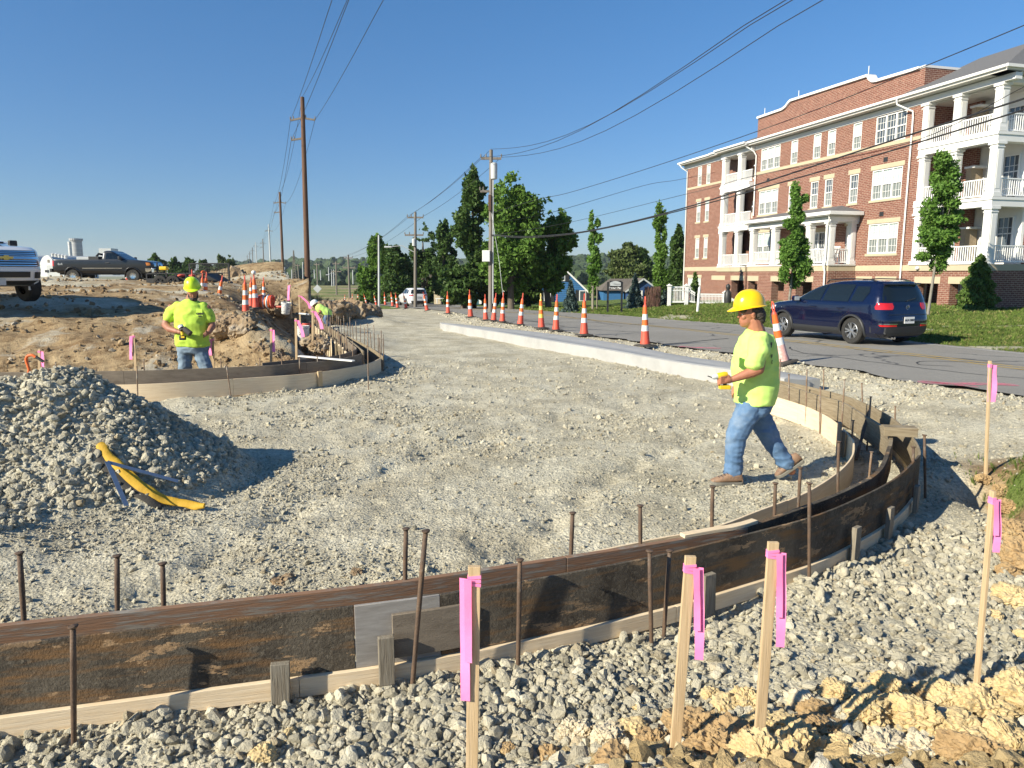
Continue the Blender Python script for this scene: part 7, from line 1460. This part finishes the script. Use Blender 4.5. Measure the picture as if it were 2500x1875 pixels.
# ================================================================ vehicles, built as stacked plan outlines
PB = M('dark_blue_paint', (.004, .008, .036), None, .14, metal=.35, coat=1.); PW = M('white_car_paint', (.72, .73, .74), None, .25, coat=1.); PG = M('dark_grey_paint', (.014, .017, .022), None, .3, metal=.2, coat=.5)
TY = M('tyre', (.016, .016, .016), (.03, .028, .025), .8, 8); AL = M('alloy', (.60, .61, .62), None, .3, metal=.9); CHR = M('chrome', (.72, .72, .72), None, .12, metal=1.); GL = M('car_glass', (.008, .012, .014), None, .06, coat=.35, spec=.5); PLK = M('black_trim', (.025, .026, .028), None, .55); RED = M('red_lens', (.50, .012, .012), None, .12, coat=1.); AMB = M('amber_lens', (.60, .20, .02), None, .12, coat=1.); CLR = M('clear_lens', (.55, .58, .60), None, .08, coat=1.)
class Car:
    def __init__(s, levels, n=6.): s.L = sorted(levels); s.n = n
    def at(s, z):
        L = s.L; z = min(max(z, L[0][0]), L[-1][0])
        for a, b in zip(L[:-1], L[1:]):
            if a[0] <= z <= b[0]: t = (z-a[0])/(b[0]-a[0]+1e-9); return [a[i]*(1-t)+b[i]*t for i in range(1, 4)]
    def yw(s, x, z):
        xr, xf, hw = s.at(z); a = (xf-xr)/2; c = (xf+xr)/2; q = min(abs((x-c)/a), .9999); return hw*(1-q**s.n)**(1/s.n)
    def xe(s, y, z, end):
        xr, xf, hw = s.at(z); a = (xf-xr)/2; c = (xf+xr)/2; q = min(abs(y/hw), .9999); return c+end*a*(1-q**s.n)**(1/s.n)
    def body(s, name, mat, par_, wheels=(), R_=.4, W_=.27, cut=None, N=132, sub=4):
        zs = []
        for a, b in zip(s.L[:-1], s.L[1:]): zs += [a[0]+(b[0]-a[0])*i/sub for i in range(sub)]
        zs.append(s.L[-1][0]); vs = []; fs = []
        for z in zs:
            xr, xf, hw = s.at(z); a = (xf-xr)/2; c = (xf+xr)/2
            for k in range(N): t = 2*PI*k/N; ct, st = math.cos(t), math.sin(t); vs.append((c+a*math.copysign(abs(ct)**(2/s.n), ct), hw*math.copysign(abs(st)**(2/s.n), st), z))
        for i in range(len(zs)-1):
            for k in range(N): k2 = (k+1) % N; fs.append((i*N+k, i*N+k2, (i+1)*N+k2, (i+1)*N+k))
        fs += [tuple(range(N))[::-1], tuple((len(zs)-1)*N+k for k in range(N))]; o = MB().add(vs, fs).obj(name, mat, par_)
        cm = MB()
        for (x, sd) in wheels: vs = []; cm.lathe([(R_, -.5), (R_, .5)], 28, M=Matrix.Rotation(PI/2, 4, 'X'), c=(x, sd*(.5+s.yw(x, .5)-W_), s.wz))
        if cut: cm.box(*cut)
        if cm.v:
            c = bpy.data.objects.new('c', cm.mesh(PLK)); COL.objects.link(c); c.parent = par_; md = o.modifiers.new('b', 'BOOLEAN'); md.object = c; md.solver = 'EXACT'; dg = bpy.context.evaluated_depsgraph_get(); me = bpy.data.meshes.new_from_object(o.evaluated_get(dg)); o.modifiers.clear(); o.data = me; bpy.data.objects.remove(c)
        for p in o.data.polygons: p.use_smooth = True
        bm = bmesh.new(); bm.from_mesh(o.data)
        for e in bm.edges:
            if len(e.link_faces) == 2 and e.calc_face_angle(0) > R(38): e.smooth = False
        bm.to_mesh(o.data); bm.free(); return o
    def side(s, name, rows, mat, par_, sd, off=.010, nx=10, nz=5):
        """rows: list of (z, x0, x1) from bottom to top -> curved panel lying on the flank"""
        vs = []; fs = []; R2 = []
        for a, b in zip(rows[:-1], rows[1:]): R2 += [tuple(a[i]+(b[i]-a[i])*k/nz for i in range(3)) for k in range(nz)]
        R2.append(rows[-1])
        for z, x0, x1 in R2:
            for k in range(nx+1): x = x0+(x1-x0)*k/nx; vs.append((x, sd*(s.yw(x, z)+off), z)); 
        n1 = len(vs)
        for z, x0, x1 in R2:
            for k in range(nx+1): x = x0+(x1-x0)*k/nx; vs.append((x, sd*(s.yw(x, z)-.03), z))
        w = nx+1; h = len(R2)
        for i in range(h-1):
            for k in range(nx): a = i*w+k; fs += [(a, a+1, a+w+1, a+w), (n1+a, n1+a+w, n1+a+w+1, n1+a+1)]
        for k in range(nx): fs += [(k+1, k, n1+k, n1+k+1), ((h-1)*w+k, (h-1)*w+k+1, n1+(h-1)*w+k+1, n1+(h-1)*w+k)]
        for i in range(h-1): fs += [(i*w, (i+1)*w, n1+(i+1)*w, n1+i*w), ((i+1)*w+nx, i*w+nx, n1+i*w+nx, n1+(i+1)*w+nx)]
        return MB().add(vs, fs).obj(name, mat, par_, auto=40)
    def end(s, name, rows, mat, par_, en, off=.010, ny=10, nz=4):
        vs = []; fs = []; R2 = []
        for a, b in zip(rows[:-1], rows[1:]): R2 += [tuple(a[i]+(b[i]-a[i])*k/nz for i in range(3)) for k in range(nz)]
        R2.append(rows[-1])
        for o_ in (off, -.03):
            for z, y0, y1 in R2:
                for k in range(ny+1): y = y0+(y1-y0)*k/ny; vs.append((s.xe(y, z, en)+en*o_, y, z))
        w = ny+1; h = len(R2); n1 = w*h
        for i in range(h-1):
            for k in range(ny): a = i*w+k; fs += [(a, a+1, a+w+1, a+w), (n1+a, n1+a+w, n1+a+w+1, n1+a+1)]
        for k in range(ny): fs += [(k+1, k, n1+k, n1+k+1), ((h-1)*w+k, (h-1)*w+k+1, n1+(h-1)*w+k+1, n1+(h-1)*w+k)]
        for i in range(h-1): fs += [(i*w, (i+1)*w, n1+(i+1)*w, n1+i*w), ((i+1)*w+ny, i*w+ny, n1+i*w+ny, n1+(i+1)*w+ny)]
        return MB().add(vs, fs).obj(name, mat, par_, auto=40)
def wheel(par_, x, y, r, w, sd, spokes=5, rim=AL, rr=.64):
    e = empty('wheel', (x, y, r)); e.parent = par_; RX = Matrix.Rotation(sd*-PI/2, 4, 'X')
    MB().lathe([(r*rr, -w/2), (r*.93, -w/2), (r, -w*.36), (r, w*.36), (r*.93, w/2), (r*rr, w/2)], 36, M=RX, caps=False).obj('tyre', TY, e, auto=35)
    m = MB().lathe([(r*rr, w*.44), (r*rr*.93, w*.50), (r*rr*.90, w*.30), (r*rr*.90, -w*.3), (r*rr, -w*.3)], 36, M=RX, caps=False); m.lathe([(.02, w*.30), (r*.17, w*.38), (r*.12, w*.48), (.01, w*.50)], 16, M=RX)
    for k in range(spokes):
        for d in (-.16, .16):
            a = 2*PI*k/spokes+d; p0 = RX @ Vector((math.cos(2*PI*k/spokes+d*.3)*r*.10, math.sin(2*PI*k/spokes+d*.3)*r*.10, w*.40)); p1 = RX @ Vector((math.cos(a+d*.4)*r*rr*.93, math.sin(a+d*.4)*r*rr*.93, w*.44)); m.bar(p0, p1, r*.10, .03, up=RX @ Vector((0, 0, 1)))
    m.obj('rim', rim, e, auto=35); MB().lathe([(r*rr*.88, -w*.1), (r*rr*.88, w*.15)], 24, M=RX).obj('brake_disc', PLK, e); return e
def arch_lip(par_, car, x, r, sd, mat=PLK, th=.035, rz=None):
    mb = MB(); pts = []; wz = car.wz
    for i in range(19):
        a = -.22+(PI+.44)*i/18; px = x+math.cos(a)*r; pz = wz+math.sin(a)*r; pts.append((px, sd*(car.yw(px, max(pz, .25))+.008), pz))
    mb.tube(pts, th, 6).obj('arch_trim', mat, par_, auto=60)
def seam(car, par_, pts, sd, w=.012):
    MB().tube([(x, sd*(car.yw(x, z)-.001), z) for x, z in pts], w/2, 4).obj('door_gap', MT['black'], par_)
# ---- dark blue compact suv
def suv():
    q = G(2082, 838, .175)[:2]; f = Vector((-.34, .94)).normalized(); lf = Vector((-f.y, f.x)); c = Vector(q)-lf*.80; e = empty('parked_car', (c.x, c.y, float(fr(c.x, c.y))+.0), math.atan2(f.y, f.x), 'dark blue compact SUV with silver wheels parked on the road, seen from behind', 'car')
    C_ = Car([(.20, -.78, 3.25, .80), (.32, -.92, 3.42, .885), (.50, -.965, 3.47, .905), (.66, -.965, 3.47, .905), (.82, -.93, 3.44, .905), (.92, -.905, 3.36, .90), (.99, -.885, 3.15, .895), (1.05, -.86, 2.62, .885), (1.10, -.845, 2.36, .865), (1.25, -.80, 2.05, .815), (1.40, -.735, 1.74, .755), (1.50, -.68, 1.46, .71), (1.57, -.66, 1.16, .67), (1.62, -.60, .85, .62), (1.655, -.40, .45, .50)], 6.5); C_.wz = .345
    C_.body('body', PB, e, [(0, 1), (0, -1), (2.60, 1), (2.60, -1)], .405, .24)
    for x in (0, 2.60):
        for sd in (1, -1): wheel(e, x, sd*.785, .345, .225, sd, 5); arch_lip(e, C_, x, .405, sd)
    for sd in (1, -1):
        C_.side('side_window', [(1.10, 1.18, 2.22), (1.30, 1.14, 1.86), (1.47, 1.10, 1.46), (1.535, 1.08, 1.22)], GL, e, sd); C_.side('side_window', [(1.10, .20, 1.10), (1.50, .12, 1.03), (1.545, .14, 1.01)], GL, e, sd); C_.side('quarter_window', [(1.12, -.28, .12), (1.35, -.40, .06), (1.50, -.36, .04)], GL, e, sd)
        C_.side('sill_trim', [(.24, .42, 2.20), (.40, .42, 2.20)], PLK, e, sd, .012); seam(C_, e, [(1.14, .30), (1.14, 1.10), (1.08, 1.52)], sd); seam(C_, e, [(2.28, .42), (2.30, .9), (2.24, 1.08)], sd); seam(C_, e, [(.48, .42), (.40, .66), (.16, .82), (.16, 1.08)], sd)
        for x in (1.42, .42): h_ = MB().tube([(x-.12, sd*(C_.yw(x, .93)+.012), .93), (x, sd*(C_.yw(x, .93)+.04), .935), (x+.12, sd*(C_.yw(x, .93)+.012), .93)], .016, 6).obj('door_handle', PB, e, auto=60)
        m_ = MB().box((1.98, sd*1.02, 1.13), (.13, .20, .15)).obj('wing_mirror', PB, e, bevel=.04); MB().box((1.915, sd*1.02, 1.13), (.008, .16, .11)).obj('mirror_glass', CLR, m_); MB().bar((2.0, sd*.86, 1.09), (1.98, sd*.95, 1.11), .05).obj('mirror_arm', PLK, m_)
        MB().tube([(1.25, sd*.60, 1.58), (1.15, sd*.59, 1.655), (.6, sd*.575, 1.69), (-.2, sd*.565, 1.68), (-.42, sd*.56, 1.63)], .017, 6).obj('roof_rail', PLK, e, auto=60)
        C_.end('tail_light', [(.925, sd*.50, sd*.82), (1.0, sd*.45, sd*.82), (1.09, sd*.47, sd*.79)], RED, e, -1, .012); C_.end('fog_reflector', [(.50, sd*.40, sd*.78), (.54, sd*.40, sd*.80)], RED, e, -1, .012); C_.side('head_light', [(.78, 3.02, 3.30), (.90, 2.94, 3.24)], CLR, e, sd, .01)
    C_.end('rear_window', [(1.13, -.70, .70), (1.25, -.68, .68), (1.40, -.62, .62), (1.52, -.56, .56)], GL, e, -1); C_.end('windscreen', [(1.10, -.72, .72), (1.3, -.66, .66), (1.5, -.56, .56)], GL, e, 1)
    C_.end('lower_bumper', [(.24, -.70, .70), (.34, -.84, .84), (.48, -.86, .86)], PLK, e, -1, .02); C_.end('chrome_strip', [(.555, .38, .80), (.575, .38, .80)], CHR, e, -1, .014); C_.end('chrome_strip', [(.555, -.80, -.38), (.575, -.80, -.38)], CHR, e, -1, .014)
    MB().prism([(-.50, 1.60), (-.76, 1.585), (-.755, 1.56), (-.60, 1.53)], lambda p, w: Vector((p[0], w, p[1])), -.56, .56).obj('spoiler', PB, e, bevel=.01); MB().bar((-.865, 0, 1.14), (-.83, -.32, 1.20), .02).obj('wiper', PLK, e)
    x = C_.xe(-.0, .66, -1)-.014; P_ = MB().box((x, 0, .66), (.012, .33, .165)).obj('number_plate', MT['white'], e); text('ALN 3007', .075, PLK, e, (x-.009, 0, .66), (PI/2, 0, -PI/2), 'plate_lettering', .001, bold=.002)
    x = C_.xe(0, .98, -1)-.012; MB().tube([(x, .055*math.cos(a), .985+.055*math.sin(a)) for a in np.linspace(0, 2*PI, 25)], .006, 6, caps=False).tube([(x, -.035, 1.015), (x, -.017, .965), (x, 0, .99), (x, .017, .965), (x, .035, 1.015)], .005, 5).tube([(x, -.018, 1.03), (x, 0, .998), (x, .018, 1.03)], .005, 5).obj('round_emblem', CHR, e); seam2 = MB().box((C_.xe(0, .80, -1)-.002, 0, .80), (.01, 1.25, .012)).obj('tailgate_gap', MT['black'], e)
    MB().tube([(-.70, .45, .22), (-.90, .45, .20)], .035, 8).tube([(-.70, .36, .22), (-.90, .36, .20)], .035, 8).obj('exhaust', CHR, e); MB().box((1.3, 0, .26), (3.7, 1.5, .12)).obj('underbody', PLK, e)
suv()
# ---- white suv far down the road
def suv2():
    h = hit(1019, 748, fr); f = Vector((-.50, .87)).normalized(); e = empty('parked_car', (h[0]-.1, h[1], float(fr(0, h[1]))), math.atan2(.90, -.36), 'white SUV driving away on the distant road beside the speed limit sign', 'car')
    C_ = Car([(.22, -.85, 3.4, .82), (.35, -1.0, 3.6, .93), (.60, -1.03, 3.65, .96), (.85, -1.0, 3.62, .96), (1.0, -.97, 3.3, .95), (1.08, -.95, 2.7, .93), (1.15, -.93, 2.4, .90), (1.35, -.85, 2.0, .83), (1.55, -.74, 1.5, .75), (1.66, -.62, 1.0, .67), (1.70, -.3, .5, .5)], 6.); C_.wz = .36; C_.body('body', PW, e, [(0, 1), (0, -1), (2.85, 1), (2.85, -1)], .42, .25)
    for x in (0, 2.85):
        for sd in (1, -1): wheel(e, x, sd*.83, .36, .24, sd, 5)
    for sd in (1, -1):
        C_.side('side_window', [(1.17, 1.2, 2.2), (1.55, 1.1, 1.45)], GL, e, sd); C_.side('side_window', [(1.17, .1, 1.1), (1.57, .1, 1.0)], GL, e, sd); C_.end('tail_light', [(1.0, sd*.50, sd*.86), (1.12, sd*.52, sd*.84)], RED, e, -1, .012); C_.side('side_window', [(1.2, -.5, 0), (1.5, -.45, 0)], GL, e, sd)
    C_.end('rear_window', [(1.18, -.72, .72), (1.56, -.60, .60)], GL, e, -1); C_.end('lower_bumper', [(.26, -.75, .75), (.55, -.88, .88)], PLK, e, -1, .02); x = C_.xe(0, .8, -1)-.014; MB().box((x, 0, .86), (.012, .33, .16)).obj('number_plate', MT['pale'], e)
suv2()
# ---- dark grey pickup, side on
def pickup():
    YT_ = 46.; b = D(490/2.458+0, 688, YT_); s = YT_/F0; xr_ = D(199, 686, YT_); e = empty('pickup_truck', (xr_.x, YT_, xr_.z-.06), 0.05, 'dark grey regular cab pickup with long bed and 4x4 lettering on the dirt', 'pickup truck')
    C_ = Car([(.55, -1.0, 4.55, .86), (.70, -1.22, 4.78, .96), (.90, -1.25, 4.82, .98), (1.10, -1.24, 4.80, .985), (1.25, -1.23, 4.66, .98), (1.33, -1.23, 4.2, .97), (1.38, -1.23, 3.35, .95)], 14.); C_.wz = .40
    C_.body('body', PG, e, [(0, 1), (0, -1), (3.62, 1), (3.62, -1)], .50, .28, cut=((.30, 0, 1.3), (2.75, 1.72, .95)))
    K = Car([(1.30, 1.72, 3.42, .945), (1.42, 1.74, 3.20, .93), (1.60, 1.78, 2.88, .88), (1.80, 1.83, 2.55, .81), (1.90, 1.90, 2.36, .76), (1.93, 2.0, 2.2, .6)], 9.); K.wz = .4; K.body('cab', PG, e)
    for x in (0, 3.62):
        for sd in (1, -1): wheel(e, x, sd*.82, .40, .27, sd, 8, CHR, .55); arch_lip(e, C_, x, .50, sd, PG, .05)
    for sd in (1, -1):
        K.side('side_window', [(1.42, 2.05, 3.02), (1.62, 2.05, 2.72), (1.78, 2.08, 2.46)], GL, e, sd); C_.side('chrome_strip', [(.83, .62, 3.02), (.87, .62, 3.02)], CHR, e, sd, .012); seam(C_, e, [(1.70, .6), (1.70, 1.33)], sd, .03); seam(C_, e, [(3.0, .7), (3.05, 1.33)], sd, .02); MB().tube([(2.05, sd*.99, 1.17), (2.28, sd*1.0, 1.17)], .03, 6).obj('door_handle', PLK, e)
        m_ = MB().box((2.95, sd*1.08, 1.47), (.12, .2, .2)).obj('wing_mirror', PLK, e, bevel=.03); C_.end('tail_light', [(.98, sd*.82, sd*.94), (1.30, sd*.82, sd*.94)], RED, e, -1, .012); C_.side('tail_light', [(.98, -1.24, -1.12), (1.32, -1.24, -1.12)], RED, e, sd, .012); C_.side('head_light', [(1.02, 4.50, 4.74), (1.2, 4.46, 4.70)], AMB, e, sd, .012); C_.side('front_bumper', [(.62, 4.42, 4.72), (.84, 4.42, 4.78)], CHR, e, sd, .02)
    text('4x4', .20, CLR, e, (-.68, -C_.yw(-.7, 1.1)-.012, 1.10), (PI/2, 0, 0), 'lettering'); K.end('rear_window', [(1.44, -.7, .7), (1.78, -.6, .6)], GL, e, -1); K.end('windscreen', [(1.40, -.82, .82), (1.82, -.66, .66)], GL, e, 1)
    C_.end('grille', [(.95, -.6, .6), (1.20, -.6, .6)], CHR, e, 1, .02); MB().box((4.86, 0, .72), (.16, 1.9, .28)).obj('front_bumper', CHR, e, bevel=.03); MB().box((-1.30, 0, .72), (.14, 1.85, .22)).obj('rear_bumper', PLK, e, bevel=.02); MB().bar((4.95, -.5, .5), (4.95, -.5, 1.2), .07).bar((4.95, .5, .5), (4.95, .5, 1.2), .07).bar((4.95, -.5, .9), (4.95, .5, .9), .06).obj('push_bar', PLK, e)
    MB().box((1.28, 0, 1.42), (.62, 1.7, .30)).obj('tool_box', PLK, e, bevel=.02); MB().box((.55, .1, 1.45), (.85, 1.4, .2)).obj('cargo_box', MT['pale'], e, bevel=.02); MB().tube([(1.15, -.2, 1.58), (1.25, -.1, 1.75), (1.4, .1, 1.7), (1.48, .2, 1.6)], .07, 7).obj('coiled_strap', PLK, e); MB().box((1.8, 0, .55), (5.4, 1.4, .2)).obj('underbody', PLK, e)
pickup()
# ---- white heavy pickup at the left edge, nose towards us
def white_truck():
    Yt = 19.0; b = D(20, 737, Yt); yaw = -.55; e = empty('pickup_truck', (b.x-3.1, b.y+1.1, b.z+.02), yaw, 'white heavy duty pickup with hood scoop and wide chrome grille at the left edge', 'pickup truck')
    C_ = Car([(.42, -1.2, 4.55, .90), (.55, -1.3, 4.86, 1.0), (.80, -1.3, 4.92, 1.03), (1.0, -1.3, 4.88, 1.03), (1.28, -1.28, 4.80, 1.02), (1.36, -1.27, 4.60, 1.0), (1.42, -1.27, 3.9, .96), (1.48, -1.27, 3.3, .90)], 5.5); C_.wz = .42
    C_.body('body', PW, e, [(0, 1), (0, -1), (3.95, 1), (3.95, -1)], .52, .30)
    K = Car([(1.40, -.0, 3.25, .97), (1.6, .0, 2.8, .90), (1.9, .1, 2.2, .8), (1.96, .3, 2.0, .6)], 7.); K.wz = .42; K.body('cab', PW, e)
    for x in (0, 3.95):
        for sd in (1, -1): wheel(e, x, sd*.86, .42, .28, sd, 8, CHR, .55); arch_lip(e, C_, x, .52, sd, PW, .03)
    K.end('windscreen', [(1.48, -.85, .85), (1.86, -.7, .7)], GL, e, 1)
    for sd in (1, -1): K.side('side_window', [(1.52, 1.2, 2.8), (1.85, 1.2, 2.15)], GL, e, sd)
    for z0, z1 in ((1.14, 1.27), (.88, 1.05)):
        g_ = C_.end('grille', [(z0, -.72, .72), (z1, -.72, .72)], PLK, e, 1, .014, 12)
        for k in range(3): z = z0+(z1-z0)*(k+.5)/3; C_.end('grille_bar', [(z-.012, -.70, .70), (z+.012, -.70, .70)], CHR, g_, 1, .03, 12, 1)
    C_.end('grille_band', [(1.065, -.98, .98), (1.125, -.98, .98)], CHR, e, 1, .035, 14, 1)
    for sd in (1, -1):
        C_.end('head_light', [(1.14, sd*.74, sd*1.0), (1.26, sd*.74, sd*.995)], CLR, e, 1, .018); C_.end('marker_light', [(.90, sd*.74, sd*1.01), (1.03, sd*.74, sd*1.01)], AMB, e, 1, .018); C_.end('fog_light', [(.60, sd*.62, sd*.84), (.75, sd*.62, sd*.84)], PLK, e, 1, .02); m_ = MB().box((2.75, sd*1.14, 1.48), (.12, .2, .22)).obj('wing_mirror', PLK, e, bevel=.03)
    C_.end('bumper_opening', [(.62, -.50, .50), (.76, -.50, .50)], PLK, e, 1, .02); C_.end('air_dam', [(.43, -.85, .85), (.53, -.90, .90)], PLK, e, 1, .03); x = C_.xe(0, 1.09, 1)+.045
    MB().prism([(-.16, .0), (-.055, .0), (-.055, .03), (.055, .03), (.055, 0), (.16, 0), (.14, -.05), (.055, -.05), (.055, -.08), (-.055, -.08), (-.055, -.05), (-.14, -.05)], lambda p, w: Vector((x+w, p[0], 1.12+p[1])), 0, .02).obj('bow_emblem', M('gold_emblem', (.60, .42, .12), None, .3, metal=.8), e)
    MB().prism([(3.3, 1.44), (4.15, 1.44), (4.05, 1.50), (3.35, 1.56)], lambda p, w: Vector((p[0], w, p[1])), -.42, .42).obj('hood_scoop', PW, e, bevel=.02); MB().box((4.10, 0, 1.478), (.10, .62, .035)).obj('scoop_opening', PLK, e); MB().box((4.97, -.25, .52), (.02, .32, .16)).obj('number_plate', MT['pale'], e); MB().box((1.8, 0, .5), (5.4, 1.5, .2)).obj('underbody', PLK, e)
white_truck()
# ---- black equipment trailer with loading ramp
def trailer():
    Yt = 34.; z = D(460, 707, Yt).z; e = empty('equipment_trailer', D(462, 707, Yt), 0, 'black utility trailer with mesh ramp carrying orange gear behind the bearded man', 'trailer'); b = Vector(e.location); q = lambda u, v, dy=0.: D(u, v, Yt+dy)-b
    x0, x1 = q(385, 700).x, q(525, 700).x; zd = q(460, 690).z; MB().box(((x0+x1)/2, 0, zd), (x1-x0, 1.9, .10)).obj('deck', MT['black'], e); mb = MB()
    for y in (-.95, .95): mb.bar((x0, y, zd+.10), (x1, y, zd+.10), .06, .2).bar((x0, y, zd+.42), (x1, y, zd+.42), .05)
    for k in range(7): x = x0+(x1-x0)*k/6; mb.bar((x, -.95, zd), (x, -.95, zd+.42), .05).bar((x, .95, zd), (x, .95, zd+.42), .05)
    mb.obj('side_rail', MT['black'], e); xa, xb = q(445, 700).x, q(543, 700).x; zt = q(500, 643).z; rm = empty('ramp'); rm.parent = e; mb = MB()
    mb.bar((xa, .9, zd), (xa, .9, zt), .06).bar((xb, .9, zd-.2), (xb, .9, zt), .07).bar((xa, .9, zt), (xb, .9, zt), .06).bar((xa, .9, (zd+zt)/2), (xb, .9, (zd+zt)/2), .04).obj('ramp_frame', MT['black'], rm); mb = MB()
    for k in range(26): x = xa+(xb-xa)*k/25; mb.bar((x, .9, zd), (x, .9, zt), .015)
    for k in range(9): z_ = zd+(zt-zd)*k/8; mb.bar((xa, .9, z_), (xb, .9, z_), .015)
    mb.obj('ramp_mesh', MT['black'], rm); p = [q(500, 668, -.6), q(540, 690, -.6), q(538, 706, -.6), q(498, 704, -.6)]
    MB().add([*p, *[a+Vector((0, 1.5, 0)) for a in p]], [(0, 1, 2, 3), (4, 7, 6, 5), (0, 4, 5, 1), (1, 5, 6, 2), (2, 6, 7, 3), (3, 7, 4, 0)]).obj('black_hopper', MT['black'], e, bevel=.02)
    for x in (q(420, 700).x, q(450, 700).x): wheel(e, x, -1.05, .33, .2, -1, 5, PLK)
    for k in range(7): x = x0+.2+k*.35; MB().tube([(x, -.6+.15*(k % 3), zd+.05), (x+.25, -.3, zd+.22+.06*(k % 2)), (x+.55, -.1, zd+.12)], .05+.02*(k % 2), 6).obj('hose', PLK if k % 2 else MT['rubber'], e, auto=60)
    MB().bar((x0, 0, zd), (x0-.9, 0, zd-.12), .08).obj('tongue', MT['black'], e); MB().box((q(393, 707).x, -1, q(420, 704).z), (1.6, .25, .2)).obj('timber', MT['greywood'], e)
    for (u, v, w_, h_, m_, nm) in ((444, 671, 16, 7, 'redor', 'orange gear bag slumped on the trailer deck'), (470, 671, 12, 5, 'redor', 'flat orange sheet lying on the trailer'), (498, 664, 8, 10, 'orange', 'upright orange drum top at the trailer ramp')):
        mb = ell(MB(), (0, 0, 0), (w_*Yt/F0*.55, .3, h_*Yt/F0*.6), n=14); o = mb.obj('gear_bag', MT[m_], smooth=True); o.location = D(u, v+2, Yt-.3); tag(o, nm, 'gear bag')
    o = MB().box((0, 0, 0), (.42, .3, .2)).obj('machine_hood', YT, bevel=.05); o.location = D(400, 655, 40); tag(o, 'small yellow machine hood seen right of the dark pickup nose', 'machine')
trailer()
# ---------------------------------------------------------------- the faint morning haze
m = bpy.data.materials.new('haze'); m.use_nodes = True; nt = m.node_tree; nt.nodes.clear(); pv = nt.nodes.new('ShaderNodeVolumePrincipled'); pv.inputs['Density'].default_value = .00015; pv.inputs['Color'].default_value = (.80, .88, 1., 1); pv.inputs['Anisotropy'].default_value = .2
mo = nt.nodes.new('ShaderNodeOutputMaterial'); nt.links.new(pv.outputs[0], mo.inputs['Volume'])
o = MB().box((0, 1000, 25), (6200, 4400, 130)).obj('haze', m); tag(o, kind='stuff')
